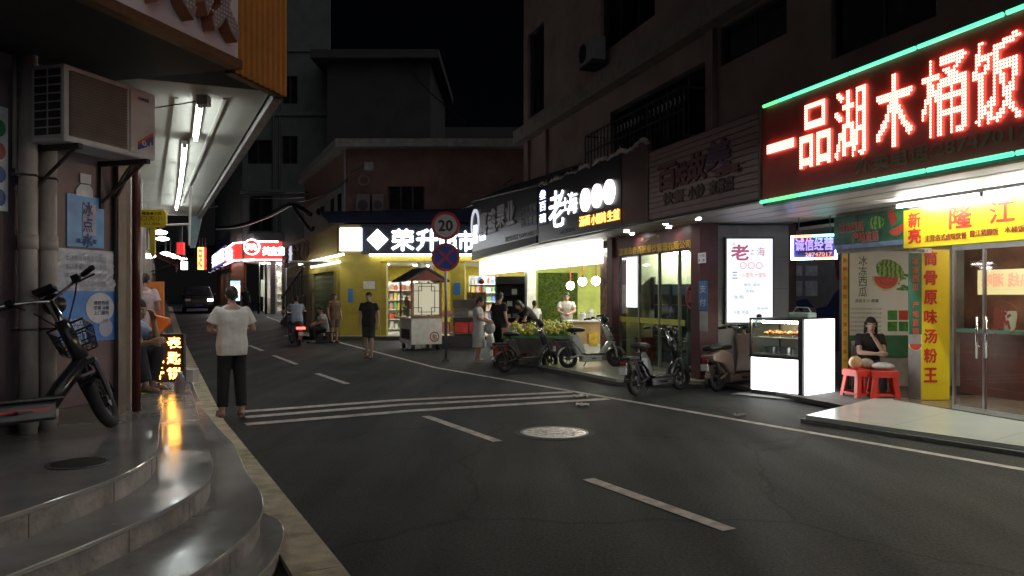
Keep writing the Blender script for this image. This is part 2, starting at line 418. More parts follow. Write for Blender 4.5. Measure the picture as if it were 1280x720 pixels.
for (a, ya), (b2, yb) in zip(kerb, kerb[1:]):
    n = max(1, int((yb - ya) / 1.0))
    for i in range(n):
        p = Vector((a + (b2 - a) * i / n, ya + (yb - ya) * i / n)); q = Vector((a + (b2 - a) * (i + 1) / n, ya + (yb - ya) * (i + 1) / n))
        t = (q - p).normalized() * .004; m = Vector((-(q - p).normalized().y, (q - p).normalized().x)) * .145
        p = p + t; q = q - t; z0, z1 = rise(p.y), rise(q.y); h = .035
        vs = [(*(p - m), z0 - .05), (*(q - m), z1 - .05), (*(q + m), z1 - .05), (*(p + m), z0 - .05), (*(p - m), z0 + h), (*(q - m), z1 + h), (*(q + m), z1 + h), (*(p + m), z0 + h)]
        o = struct('kerb_stone', MB().add(vs, [(3, 2, 1, 0), (4, 5, 6, 7), (0, 1, 5, 4), (1, 2, 6, 5), (2, 3, 7, 6), (3, 0, 4, 7)]), YPAINT)
for a, b2 in [((912, 663), (735, 599)), ((622, 552), (532, 520.5)), ((434, 480), (396, 467)), ((371, 455.5), (342, 444.5)), ((328, 438.5), (312, 432)), ((1330, 826), (1120, 746))]:
    struct('lane_dash', ribbon([ground(*a), ground(*b2)], .12), PAINT)
for a, b2, c in [((305, 515), (500, 500.5), (714, 490.5)), ((306, 522), (500, 506.5), (735, 494.5)), ((307, 531), (520, 513.5), (760, 499))]:
    A, B, Cc = ground(*a), ground(*b2), ground(*c)
    struct('rumble_strip', ribbon([A, B, Cc], .20, .007), PAINT)
struct('edge_line', ribbon([(rx(y), y) for y in (-10, 0, 4, 8, 12, 17.1, 22, 27, 34, 45)], .11), PAINT)
# cast iron cover in the road
c = ground(693, 541)
t = thing('manhole_cover', 'pale round manhole cover in a dark ring of fresh asphalt on the road', 'manhole cover', (c.x, c.y, 0))
def disc_z(r, z0, z1, n=40, r2=None):
    return MB().tube([(0, 0, z0), (0, 0, z1)], [r, r if r2 is None else r2], n)
def ring_z(r0, r1, z0, z1, n=40, mb=None):
    mb = mb or MB(); k = len(mb.v)
    for i in range(n):
        q = 2 * math.pi * i / n
        for r, z in ((r0, z0), (r1, z0), (r1, z1), (r0, z1)): mb.v.append(Vector((r * math.cos(q), r * math.sin(q), z)))
    for i in range(n):
        a, b2 = k + 4 * i, k + 4 * ((i + 1) % n)
        for j in range(4): mb.f.append([a + j, a + (j + 1) % 4, b2 + (j + 1) % 4, b2 + j])
    return mb
obj('asphalt_collar', ring_z(.40, .475, -.02, .004), mat('fresh_asphalt', (.022, .022, .022), .7, bump=.6, bscale=140), t)
obj('frame', ring_z(.375, .40, -.02, .009), DSTEEL, t)
obj('plate', disc_z(.372, -.02, .004), mat('worn_iron', (.50, .48, .43), .35, .35, var=.3, scale=14, dirt=.7), t)
rb = MB()
for r in (.08, .17, .26, .35): ring_z(r - .012, r + .008, .004, .0085, mb=rb)
for i in range(16):
    a = 2 * math.pi * i / 16; M = Matrix.Rotation(a, 4, 'Z'); rb.b(.09, .345, -.007, .007, .004, .0083, M)
obj('ribs', rb, MATS['worn_iron'], t)
def crumple(name, label, cat, loc, s, m, seed):
    rnd = random.Random(seed); mb = MB(); n = 7
    for j in range(n):
        for i in range(n): mb.v.append(Vector(((i / (n - 1) - .5) * s * 1.5 + rnd.uniform(-.1, .1) * s, (j / (n - 1) - .5) * s + rnd.uniform(-.1, .1) * s, .012 + rnd.random() * s * .35)))
    for j in range(n - 1):
        for i in range(n - 1): mb.f.append([j * n + i, j * n + i + 1, (j + 1) * n + i + 1, (j + 1) * n + i])
    o = obj(name, mb, m); o.location = loc; md = o.modifiers.new('t', 'SOLIDIFY'); md.thickness = .004
    return tag(o, label, cat)
PAPER = mat('paper', (.75, .73, .68), .8)
crumple('paper_scrap', 'crumpled white paper scrap at the end of the painted strips', 'litter', ground(725, 497), .14, PAPER, 1)
crumple('plastic_bag', 'small white plastic scrap on the bare asphalt nearer than the paper scrap', 'litter', ground(728, 508), .12, PAPER, 2)
crumple('tissue', 'grey tissue lying beside the pavement edge line', 'litter', ground(925, 521), .10, mat('grey_paper', (.3, .29, .28), .8), 3)

# ================================================================== LEFT: ROUNDED STEPS
def smooth_path(P, n=5):
    P = [Vector(p) for p in P]; out = []
    for i in range(len(P) - 1):
        p0, p1, p2, p3 = P[max(i - 1, 0)], P[i], P[i + 1], P[min(i + 2, len(P) - 1)]
        for k in range(n):
            u = k / n
            out.append(.5 * ((2 * p1) + (p2 - p0) * u + (2 * p0 - 5 * p1 + 4 * p2 - p3) * u * u + (3 * p1 - p0 - 3 * p2 + p3) * u ** 3))
    return out + [P[-1]]
def kx(y): return lx(y) - .30
R1 = [(-3.6, 2.3), (-2.9, 2.72), (-2.52, 3.2), (-2.36, 3.75), (-2.28, 4.3), (-2.29, 4.7), (-2.38, 5.1), (-2.55, 5.5), (-2.80, 6.05), (-3.1, 6.75), (-3.6, 7.85), (-4.15, 9.05)]
R2 = [(-3.5, 1.8), (-2.7, 2.3), (-2.27, 2.95), (-2.06, 3.6), (-1.95, 4.2), (-1.93, 4.6), (-1.97, 4.95), (-2.12, 5.4), (-2.4, 6.0), (-2.85, 7.0), (-3.75, 8.98), (-6.5, 15)]
R3 = [(-3.2, 1.3), (-2.25, 2.0), (-1.8, 2.8), (-1.56, 3.6), (-1.5, 4.2), (-1.55, 4.7), (-1.72, 5.2), (-2.0, 5.75), (-2.5, 6.85), (kx(7.9) - .03, 7.9), (kx(10) - .02, 10), (kx(15) - .02, 15)]
R4 = [(-3.0, .9), (-2.0, 1.65), (-1.58, 2.6), (-1.42, 3.4), (-1.36, 4.1), (-1.40, 4.6), (-1.53, 5.02), (-1.8, 5.35), (-2.1, 5.9)]
ends = {1: [(-5.3, 9.05), (-4.4, 7.0), (-6.5, 2.3)], 2: [(-7.8, 15), (-4.6, 7), (-6.5, 1.8)], 3: [(-8.0, 15), (-4.7, 7), (-6.5, 1.3)], 4: [(-4.8, 6.2), (-6.5, .9)]}
for k, (rim, zt) in enumerate(((R1, .57), (R2, .42), (R3, .27), (R4, .12)), 1):
    P = [tuple(p) for p in smooth_path([Vector(p) for p in rim])] + ends[k]
    cx = sum(p[0] for p in P) / len(P)
    n = len(P) - len(ends[k])
    body = struct('stair_step', MB().prism_xy(P, -.05, zt - .03), RISER)
    Q = []
    for i, p in enumerate(P):
        if i < n:
            a = Vector(P[max(i - 1, 0)]); b2 = Vector(P[min(i + 1, n - 1)]); q = (b2 - a).normalized(); p = Vector(p) + Vector((q.y, -q.x)) * .02
        Q.append((p[0], p[1]))
    obj('tread', MB().prism_xy(Q, zt - .03, zt), TILE, body, bevel=.006)
    acc = 0.0
    for i in range(1, n - 1):
        a = Vector(P[i - 1]); b2 = Vector(P[i]); acc += (b2 - a).length
        if acc > .62 and b2.y > 1.0:
            acc = 0; q = (b2 - a).normalized(); nr = Vector((q.y, -q.x)); jm = MB()
            def rect(c0, c1, hw, z0, z1):
                m_ = (c1 - c0).normalized(); k_ = Vector((-m_.y, m_.x)) * hw
                jm.prism_xy([tuple(c0 - k_), tuple(c1 - k_), tuple(c1 + k_), tuple(c0 + k_)], z0, z1)
            rect(b2 - nr * .05, b2 + nr * .0015, .0025, zt - .18, zt - .0302); obj('riser_joint', jm, mat('grout_dark', (.07, .06, .055), .8), body)

FT = Fr(-3.55, 7.15, FT.a)
# pavement on the left further up the street
mbp = MB()
yy = [15, 20, 25.6, 30, 40, 55, 75]
for y in yy:
    mbp.v += [Vector((kx(y) - 3.0, y, rise(y) + .15)), Vector((kx(y) - .02, y, rise(y) + .15)), Vector((kx(y) - .02, y, rise(y) - .05))]
for i in range(len(yy) - 1):
    a = 3 * i; mbp.f += [[a, a + 1, a + 4, a + 3], [a + 1, a + 2, a + 5, a + 4]]
struct('left_pavement', mbp, DARKCON)
t = thing('floor_drain', 'dark oval-looking drain cover let into the top tiled platform', 'drain cover', (-2.66, 4.72, .57))
obj('rim', ring_z(.155, .18, -.005, .006), DSTEEL, t)
rb = MB()
for i in range(9):
    y = -.13 + i * .0325; w = math.sqrt(max(.152 ** 2 - y * y, .0004)); rb.b(-w, w, y - .009, y + .009, -.004, .005)
obj('grate', rb, mat('rusty_iron', (.06, .045, .035), .7, .5), t)
obj('pit', disc_z(.15, -.01, .001), BLACK, t)

# ================================================================== LEFT CORNER BUILDING
BRTILE = mat('maroon_tile_wall', (.15, .10, .115), .38, var=.2, scale=2.5, dirt=.25)
t = FL.thing('corner_building', 'near left corner shop building with cream pipes and a tube-lit canopy', 'building', 0, 0, 0)
CB = t
obj('wall', MB().b(-7, .60, 0, .22, .40, 3.5), BRTILE, t)
obj('skirting', MB().b(-7, .60, -.02, 0, .55, .70), mat('dark_skirting', (.05, .04, .04), .4), t)
obj('upper_wall', MB().b(-7, .75, .02, .3, 3.5, 12), mat('dark_wall', (.09, .085, .085), .85, dirt=.4), t)  # plain dark grey wall with random darker blotches
obj('steel_post', MB().b(.60, .69, -.05, .22, .40, 3.4), mat('worn_steel_post', (.16, .14, .12), .4, .6, dirt=.4), t)
obj('edge_pillar', MB().b(.69, .775, .03, .35, .40, 3.4), CREAM, t)
obj('drain_pipe', MB().tube([(.828, -.03, .4), (.828, -.03, 3.40)], .037, 12), mat('maroon_pipe', (.10, .022, .02), .3, dirt=.2), t, smooth=True)
pp = MATS.get('cream_pipe') or mat('cream_pipe', (.46, .42, .39), .5, var=.12, scale=3, dirt=.55)
for px, ztop in ((35, 3.45), (60, 2.72)):
    x = FL.s(px, -.11)
    p = obj('drain_pipe', MB().tube([(x, -.11, .55), (x, -.11, ztop)], .062, 16), pp, t, smooth=True)
    for z in (.62, 1.95): obj('pipe_joint', MB().tube([(x, -.11, z), (x, -.11, z + .11)], .07, 16), pp, p, smooth=True, loc=(0, 0, 0))
    for z in (1.35, 2.5):
        if z < ztop: obj('clamp', MB().tube([(x - .075, -.04, z), (x - .07, -.13, z), (x, -.185, z), (x + .07, -.13, z), (x + .075, -.04, z)], .009, 6), DSTEEL, p, loc=(0, 0, 0))
x = FL.s(20, -.05)
obj('thin_conduit', MB().tube([(x, -.04, 2.55), (x, -.04, 3.45)], .018, 8), pp, t, smooth=True)
# canopy: soffit over the corner, ceiling along the street
def to_local(fr, pts): return [((Vector(p) - fr.o).dot(fr.u), (Vector(p) - fr.o).dot(fr.w)) for p in pts]
CEIL = mat('cream_ceiling', (.31, .31, .275), .55, var=.1, scale=1.0, dirt=.4)
cp = to_local(FL, [(-3.45, 6.3), (-2.15, 6.83), (-7.2, 17.5), (-8.45, 17.0), (-3.6, 7.2)])
obj('street_ceiling', MB().prism_xy(cp, 3.42, 3.58), CEIL, t)
lp = to_local(FL, [(-2.13, 6.85), (-7.18, 17.52), (-7.10, 17.55), (-2.05, 6.88)])
obj('fascia', MB().prism_xy(lp, 3.36, 4.3), mat('grey_fascia', (.16, .15, .15), .7, dirt=.5), t)
obj('dark_soffit', MB().b(-4.6, .40, -1.33, -.0, 3.40, 3.46), mat('black_soffit', (.03, .028, .028), .8), t)
for q in (.33, .66): # cover strips on the ceiling
    A = Vector((-3.5, 7.0)).lerp(Vector((-2.2, 7.1)), q); B = Vector((-8.2, 17.0)).lerp(Vector((-7.2, 17.4)), q)
    n = Vector((.909, .417)) * .015
    obj('cover_strip', MB().prism_xy(to_local(FL, [A - n, A + n, B + n, B - n]), 3.405, 3.42), CEIL, t)
# the corner sign on the canopy edge
BOARD = mat('white_sign_board', (.76, .74, .82), .4, var=.05, dirt=.15)
t = FL.thing('shop_sign', 'white sign board with unlit dotted letters above the corner steps', 'sign', -1.5, -1.40, 3.45)
obj('board', MB().b(-4.6, .40, -1.40, -1.34, 3.47, 5.3), BOARD, t)
obj('edge_trim', MB().b(-4.6, .42, -1.43, -1.33, 3.40, 3.47), mat('rusty_trim', (.13, .07, .03), .6, dirt=.7), t)
silver = mat('silver_letter', (.40, .39, .40), .35, .5); 
s0, s1 = FL.s(249, -1.45), FL.s(291, -1.45); w = s1 - s0
for i, ch in enumerate('发美'):
    xc = (s0 + s1) / 2 - i * w * 1.28
    ch_o = obj('character', text_mb(ch, w, .95, xc, -1.40, 4.06, .10, .03), mat('letter_side', (.42, .16, .07), .4), t)
    obj('face', text_mb(ch, w * 1.0, .95, xc, -1.501, 4.06, .006, .03), silver, ch_o, loc=(0, 0, 0))
    obj('bulbs', led_mb(ch, w, .95, xc, -1.508, 4.06, .032, .010, .03), mat('bulb_off', (.75, .75, .72), .2), ch_o, loc=(0, 0, 0))
A, B = Vector((-2.205, 6.13)), Vector((-2.03, 6.86)); u = (B - A).normalized(); nn = Vector((u.y, -u.x))
FO = Fr(A.x, A.y, math.atan2(u.y, u.x)); Lw = (B - A).length
mb = MB(); n = 9
prof = []
for i in range(n):
    a = i * Lw / n; q = Lw / n
    prof += [(a, 0), (a + q * .4, 0), (a + q * .5, -.025), (a + q * .9, -.025)]
prof.append((Lw, 0))
for x, y in prof: mb.v += [Vector((x, y, 3.38)), Vector((x, y, 5.3))]
for i in range(len(prof) - 1): mb.f.append([2 * i, 2 * i + 2, 2 * i + 3, 2 * i + 1])
t = FO.thing('corrugated_panel', 'orange corrugated metal panel closing the corner of the canopy', 'panel', Lw / 2, 0, 3.38)
pn = obj('sheet', mb, mat('orange_sheet', (.60, .27, .06), .38, var=.12, scale=2, dirt=.45), t); md = pn.modifiers.new('t', 'SOLIDIFY'); md.thickness = .004
obj('backing', MB().b(0, Lw, .03, .10, 3.38, 5.3), mat('rusty_trim', (.1, .06, .03)), t)
# air conditioner
AX0, AX1 = FL.s(80, -.47), FL.s(195, -.47)
t = FL.thing('air_conditioner', 'cream outdoor air conditioner unit bracketed on the corner wall over the bottle poster', 'air conditioner', (AX0 + AX1) / 2, -.3, 2.76)
ACW = mat('aged_white_metal', (.70, .71, .73), .42, var=.08, dirt=.3)
z0, z1 = 2.74, 3.31
obj('casing', MB().b(AX0, AX1, -.47, -.15, z0, z1), ACW, t, bevel=.02)
w = AX1 - AX0
gm = MB()
gx0, gx1 = AX0 + .05, AX0 + w * .64
for i in range(22):
    z = z0 + .05 + i * (z1 - z0 - .1) / 21; gm.b(gx0, gx1, -.492, -.488, z - .004, z + .004)
obj('fan_recess', MB().b(gx0 - .005, gx1 + .005, -.476, -.462, z0 + .045, z1 - .045), mat('grille_grey', (.16, .15, .155), .6), t)
obj('fan_grille', gm, mat('grille_light', (.20, .19, .20), .5), t)
fm = MB().cyl(((gx0 + gx1) / 2, -.486, (z0 + z1) / 2), ((gx0 + gx1) / 2, -.478, (z0 + z1) / 2), .06)
obj('front_panel', MB().b(AX0 + w * .68, AX1 - .02, -.482, -.466, z0 + .03, z1 - .03), ACW, t, bevel=.01)
st = MB().prism_xz([(AX1 - .22, z0 + .06), (AX1 - .05, z0 + .13), (AX1 - .05, z0 + .21), (AX1 - .22, z0 + .10)], -.487, -.483)
obj('energy_sticker', st, mat('blue_sticker', (.05, .10, .42), .4), t)
obj('sticker_stripe', MB().prism_xz([(AX1 - .22, z0 + .10), (AX1 - .05, z0 + .21), (AX1 - .05, z0 + .235), (AX1 - .22, z0 + .125)], -.487, -.483), mat('orange_sticker', (.75, .18, .04), .4), t)
obj('sticker_print', text_mb('0.1', .10, .04, AX1 - .13, -.488, z0 + .125, 0, .03), WHITE, t)
obj('nameplate', text_mb('GREE', .12, .026, AX1 - .16, -.484, z1 - .085, 0, .04), mat('navy_print', (.03, .04, .12), .5), t)
obj('fixing_cap', MB().cyl((AX0 + w * .69, -.49, z0 + .06), (AX0 + w * .69, -.48, z0 + .06), .012), CHROME, t)
lv = MB()
for r in range(8):
    for cidx in range(2):
        zz = z0 + .05 + r * .062; yy2 = -.44 + cidx * .13; lv.b(AX0 - .006, AX0 + .004, yy2, yy2 + .11, zz, zz + .05)
obj('side_louvre', lv, mat('louvre_dark', (.05, .048, .046), .6), t)
for x in (AX0 + .12, AX1 - .12):
    br = MB(); br.b(x - .02, x + .02, -.50, -.0, z0 - .04, z0); br.tube([(x, -.45, z0 - .03), (x, -.02, z0 - .35)], .014, 6); br.b(x - .02, x + .02, -.03, .0, z0 - .4, z0)
    obj('bracket', br, mat('rust_bracket', (.06, .05, .045), .7, dirt=.5), t)
pm = MB().tube([(AX1 - .02, -.25, z0 + .35), (AX1 + .07, -.27, z0 + .33), (AX1 + .09, -.22, z0 + .15), (AX1 + .03, -.15, z0 - .1), (AX1 + .02, -.03, z0 - .3), (AX1 + .02, -.03, z0 - 1.0)], .016, 8)
pm.tube([(AX1 - .02, -.28, z0 + .28), (AX1 + .05, -.3, z0 + .26), (AX1 + .06, -.25, z0 + .1), (AX1 + .0, -.12, z0 - .12), (AX1 - .02, -.03, z0 - .3)], .011, 8)
obj('pipework', pm, mat('insulation', (.06, .055, .05), .8), t, smooth=True)
# posters on the corner wall
BL = mat('poster_blue', (.13, .40, .95), .3, var=.3, scale=5)
LB = mat('poster_pale', (.68, .75, .86), .3, var=.3, scale=7)
INK = mat('print_navy', (.04, .07, .2), .5)
def fl_rect(px0, px1, py0, py1, off):
    a, b2 = FL.s(px0, off), FL.s(px1, off); m = (px0 + px1) / 2; return a, b2, FL.z(m, py1, off), FL.z(m, py0, off)
x0, x1, z0, z1 = fl_rect(85, 131, 246, 309, -.02)
xc = (x0 + x1) / 2
t = FL.thing('bottle_poster', 'blue poster cut out like a bottle with a white cap on the maroon wall', 'poster', xc, -.012, z0)
w = x1 - x0
obj('sheet', MB().prism_xz([(x0, z0), (x1, z0), (x1, z1 - .03), (x1 - .04, z1 + .005), (x0, z1 + .01)], -.012, -.002), BL, t)
obj('bottle_neck', MB().prism_xz([(xc - .10, z1), (xc + .07, z1), (xc + .07, z1 + .06), (xc + .04, z1 + .10), (xc - .06, z1 + .10), (xc - .10, z1 + .05)], -.014, -.004), LB, t)
obj('bottle_cap', MB().prism_xz([(xc - .06, z1 + .11), (xc + .05, z1 + .11), (xc + .05, z1 + .19), (xc - .06, z1 + .19)], -.014, -.004), mat('poster_white', (.68, .70, .74), .35), t)
obj('printed_label', MB().b(xc - .04, xc + .10, -.016, -.013, z0 + .10, z0 + .36), mat('poster_lilac', (.42, .45, .62), .35), t)
for i, ch in enumerate('冰点水'):
    obj('print', text_mb(ch, .10, .12, xc + .01, -.018, z1 - .10 - i * .13, 0, .02), INK, t)
obj('small_print', text_mb('清凉一夏', .22, .04, xc, -.014, z0 + .05, 0, .02), INK, t)
x0, x1, z0, z1 = fl_rect(71, 144, 312, 427, -.02); xc = (x0 + x1) / 2; w = x1 - x0; h = z1 - z0
t = FL.thing('notice_poster', 'wrinkled plastic notice, whitish above and blue below, behind the near bike', 'poster', xc, -.01, z0)
mb = MB(); nx, nz = 16, 12; rnd = random.Random(5)
for j in range(nz + 1):
    for i in range(nx + 1):
        mb.v.append(Vector((x0 + w * i / nx, -.012 - (rnd.random() * .018 if 0 < j < nz else 0), z0 + h * .55 + h * .45 * j / nz)))
for j in range(nz):
    for i in range(nx): k = j * (nx + 1) + i; mb.f.append([k, k + 1, k + nx + 2, k + nx + 1])
obj('wrinkled_sheet', mb, mat('plastic_sheet', (.70, .74, .82), .18, var=.15, scale=9), t)
obj('blue_sheet', MB().b(x0, x1, -.012, -.002, z0, z0 + h * .55), mat('notice_blue', (.07, .27, .80), .3, var=.15), t)
obj('white_circle', MB().disc_y((x1 - .16, z0 + h * .36), .15, -.016, -.0125, 28, .13), mat('poster_white', (.68, .7, .74)), t)
obj('photo_disc', MB().disc_y((x1 - .10, z0 + h * .14), .075, -.016, -.0125, 24), mat('poster_lilac', (.4, .45, .6)), t)
for i, s_ in enumerate(('维修热线', '空调 冰箱', '上门服务')):
    obj('print', text_mb(s_, .16, .035, x1 - .15, -.018, z0 + h * (.42 - .055 * i), 0, .02), INK, t)
for i, s_ in enumerate(('专业清洗', '诚信服务电话', '快速上门')):
    obj('headline', text_mb(s_, .24, .05, x0 + .17, -.014, z0 + h * (.22 - .075 * i), 0, .03), mat('poster_white', (.68, .7, .74)), t)
for i in range(4):
    obj('faint_print', text_mb('本店承接各类家电维修', w * .7, .05, xc - .02, -.032, z0 + h * (.9 - .09 * i), 0, .0), mat('grey_print', (.28, .30, .38), .5), t)
x0, x1, z0, z1 = fl_rect(-30, 11, 130, 262, -.02)
t = FL.thing('price_poster', 'narrow pale poster with coloured ovals at the far left edge of the wall', 'poster', (x0 + x1) / 2, -.01, z0)
obj('sheet', MB().b(x0, x1, -.012, -.002, z0, z1), LB, t)
for i, cc in enumerate(((.05, .30, .12), (.5, .12, .08), (.08, .14, .4), (.08, .14, .4))):
    obj('oval', MB().disc_y((x1 - .07, z1 - .16 - i * .17), .05, -.016, -.0125, 20, .062), mat('oval%d' % i, cc, .4), t)
# fluorescent tubes under the canopy
def tube_light(name, label, p, q, group, m, r=.016, drop=.05):
    p, q = Vector(p), Vector(q); c = (p + q) / 2; d = q - p; L = d.length; t = thing(name, label, 'tube light', c, math.atan2(d.y, d.x), group)
    obj('batten', MB().b(-L / 2 - .03, L / 2 + .03, -.03, .03, r + .012, r + drop), WHITE, t)
    obj('tube', MB().cyl((-L / 2, 0, 0), (L / 2, 0, 0), r, n=10), m, t, smooth=True)
    for s_ in (-1, 1): obj('end_holder', MB().box((s_ * (L / 2 + .012), 0, .006), (.024, .045, .05)), GREY, t)
    return t
P = Vector((-2.86, 7.0, 3.34))
def cl(px, y_): # a point under the ceiling seen at px, d
    return Vector((gx(px, y_), y_, 3.34))
tube_light('tube_light', 'nearest bright fluorescent tube under the left canopy', cl(250, 7.05), cl(244.5, 8.55), 'tubes under the left canopy', TUBE)
for i, (a, b2, nm) in enumerate(((8.95, 10.45, 'second'), (10.6, 12.1, 'third'), (12.25, 13.75, 'fourth'), (13.9, 15.4, 'farthest'))):
    tube_light('tube_light', f'{nm} fluorescent tube in the row under the left canopy', cl(231 - (a - 8.9) * 1.6, a), cl(231 - (b2 - 8.9) * 1.6, b2), 'tubes under the left canopy', TUBE)
t = thing('junction_box', 'small grey junction box with a cable beside the nearest left tube', 'electrical box', (-2.75, 6.85, 3.30))
obj('box', MB().box((0, 0, .04), (.10, .10, .09)), GREY, t, bevel=.008)
obj('cable', MB().tube([(0, 0, .05), (-.2, .02, .02), (-.45, -.02, -.03), (-.62, -.1, .04)], .006, 6), BLACK, t, smooth=True)
# left shopfronts along the street
t = FT.thing('left_shop_row', 'row of left shopfronts running away under the tube-lit canopy', 'building', 6, 0, 0)
obj('pillar', MB().b(0, .45, .0, .4, .25, 3.42), CREAM, t)
LW2 = mat('shop_wall_left', (.30, .27, .24), .7, dirt=.3)
for a, b2 in ((2.2, 2.6), (5.2, 5.6), (8.6, 9.0), (12.0, 12.4)): obj('pillar', MB().b(a, b2, .0, .4, .1, 3.42), LW2, t)
obj('back_wall', MB().b(.45, 50, 2.5, 2.7, .1, 3.6), LW2, t)
obj('lintel', MB().b(.45, 12.4, .05, .25, 2.75, 3.42), LW2, t)
obj('upper_storeys', MB().b(1.0, 24, .3, 6, 3.6, 16), mat('dark_wall', (.09, .085, .085)), t)
obj('far_front', MB().b(12.4, 52, .06, .3, 2.9, 3.6), LW2, t)
for i in range(6): obj('pillar', MB().b(16 + i * 6, 16.4 + i * 6, 0, .4, .1, 2.9), LW2, t)
rk = MB()
for i in range(7): rk.b(3, 8.6, 1.6, 1.9, .5 + i * .35, .53 + i * .35)
obj('wall_rack', rk, GREY, t)

# tubes inside the left shops; all but the pinkish one added to brighten them
for i, (sx, y, nm, c_, e_) in enumerate(((4.3, .9, 'pinkish tube lamp in the doorway by the pale-shirted man', (1, .72, .74), 60), (7.2, 1.2, 'added white fill tube in the second left shop', (1, 1, .95), 30), (10.5, 1.2, 'added white fill tube in the third left shop', (1, .97, .9), 30), (15, .9, 'added fill tube in the far left shop under the red sign', (1, .9, .85), 40), (22, .9, 'farthest added fill tube along the left shopfronts', (1, .97, .9), 50))):
    p = FT.w3(sx, y, 2.6); u_ = Vector((*FT.u, 0)) * .6
    tube_light('shop_tube', nm, p - u_, p + u_, 'tubes inside the left shops', emis('left_tube%d' % i, c_, e_))
q = FT.thing('red_awning', 'dim red cloth awning over a left shopfront up the street', 'awning', 18.5, -.6, 2.1)
obj('cloth', MB().add([(16.5, -.02, 2.95), (20.5, -.02, 2.95), (20.5, -.75, 2.6), (16.5, -.75, 2.6), (16.5, -.75, 2.4), (20.5, -.75, 2.4)], [(0, 1, 2, 3), (3, 2, 5, 4)]), mat('red_cloth', (.40, .09, .06), .8, var=.3), q)
for x in (16.6, 20.4): obj('strut', MB().cyl((x, -.01, 2.3), (x, -.72, 2.6), .018, n=6), DSTEEL, q)
# ================================================================== RIGHT: BUILDING ABOVE THE SHOPS
UPW = mat('grey_pink_render', (.36, .265, .25), .8, var=.14, scale=1.2, bump=.1, bscale=40, dirt=.35)
NAVYMET = mat('window_bars', (.06, .055, .055), .5, .5)
sL = FG.s(650)
t = FG.thing('apartment_block', 'tall dark apartment block over the right-hand shops with a caged balcony', 'building', -3, .2, 0)
AB = t
def hole(px0, px1, za, zb): return (FG.s(px0), FG.s(px1), za, zb)
holes = [hole(757, 878, 4.5, 5.85), hole(745, 812, 7.35, 9.4), hole(893, 975, 5.6, 6.28), hole(1030, 1160, 4.9, 6.2), (FG.s(1200), FG.s(1250) + .6, 4.9, 6.2), hole(655, 675, 7.0, 9.6), hole(860, 960, 7.3, 9.2)]
obj('wall', wall_mb(sL, 12, 2.95, 14, .12, .45, holes), UPW, t)
obj('end_wall', MB().b(sL + .002, sL + .3, .45, 7, 3.1, 14), UPW, t)
obj('ledge', MB().b(sL - .15, 12, -.18, .118, 6.32, 6.72), mat('ledge_concrete', (.29, .26, .245), .8, dirt=.5), t)
for px in (657, 679, 884): x = FG.s(px); obj('pilaster', MB().b(x - .12, x + .12, .03, .118, 2.97, 6.31), UPW, t)
for i, h in enumerate(holes):
    fr = MB(); a, b2, za, zb = h
    for x in (a, b2 - .05): fr.b(x, x + .05, .2, .26, za, zb)
    for z in (za, zb - .05): fr.b(a + .05, b2 - .05, .203, .257, z, z + .05)
    n = max(2, round((b2 - a) / .9))
    for k in range(1, n): x = a + (b2 - a) * k / n; fr.b(x - .02, x + .02, .205, .255, za + .05, zb - .05)
    wdw = obj('window', fr, DSTEEL, t)
    for k in range(n):
        x0_, x1_ = a + (b2 - a) * k / n + .02, a + (b2 - a) * (k + 1) / n - .02
        obj('pane', MB().b(x0_, x1_, .222, .228, za + .05, zb - .05), DGLASS, wdw, loc=(0, 0, 0))
a, b2 = FG.s(752), FG.s(880)
cg = MB()
for x in np.linspace(a, b2, 26): cg.b(x - .01, x + .01, -.42, -.40, 4.45, 5.3)
for z in (4.45, 4.9, 5.3): cg.b(a, b2, -.43, -.39, z - .015, z + .015)
for x in (a, b2):
    for z in (4.45, 5.3): cg.b(x - .015, x + .015, -.42, .11, z - .015, z + .015)
obj('window_cage', cg, NAVYMET, t)
obj('cage_floor', MB().b(a, b2, -.40, .11, 4.40, 4.44), DSTEEL, t)
cl_ = MB()
rnd = random.Random(3)
for i in range(24): x = a + .3 + i * (b2 - a - .5) / 24; cl_.tube([(x, -.2, 5.28), (x + .03, -.2, 5.2), (x, -.2, 5.14)], .012, 5)
obj('hanger_pegs', cl_, mat('peg_white', (.6, .6, .58)), t, kind='stuff')
a, b2 = FG.s(735), FG.s(800)
tt = FG.thing('wall_air_conditioner', 'dark air conditioner box on the apartment wall near the picture top', 'air conditioner', (a + b2) / 2, -.1, 7.5)
obj('casing', MB().b(a + .2, a + 1.05, -.35, .0, 7.05, 7.6), GREY, tt, bevel=.02); obj('fan_grille', MB().disc_y((a + .5, 7.32), .22, -.358, -.35), BLACK, tt)
obj('bracket', MB().b(a + .25, a + 1.0, -.34, .11, 7.0, 7.05), DSTEEL, tt)

# ================================================================== RIGHT: CANOPIES AND SIGNS
SOFF = mat('pale_soffit', (.52, .50, .49), .45, var=.1, scale=2, dirt=.2)
t = FC.thing('shop_canopy', 'deep shop canopy carrying the red, striped and black signs', 'canopy', -3, 1, 2.9)
k = 0
for i in range(11):  # soffit boards over the noodle and snack shops
    y0 = .12 + i * .22
    obj('soffit_board', MB().b(-3.4, 9.5, y0, y0 + .21, 2.90 + (i % 2) * .004, 2.93), SOFF, t)
for i in range(5):
    y0 = .12 + i * .2
    obj('soffit_board', MB().b(-16.4, -3.43, y0, y0 + .19, 2.905 + (i % 2) * .004, 2.935), SOFF, t)
obj('roof_deck', MB().b(-16.4, 9.5, .1, 2.6, 3.0, 3.06), DSTEEL, t)
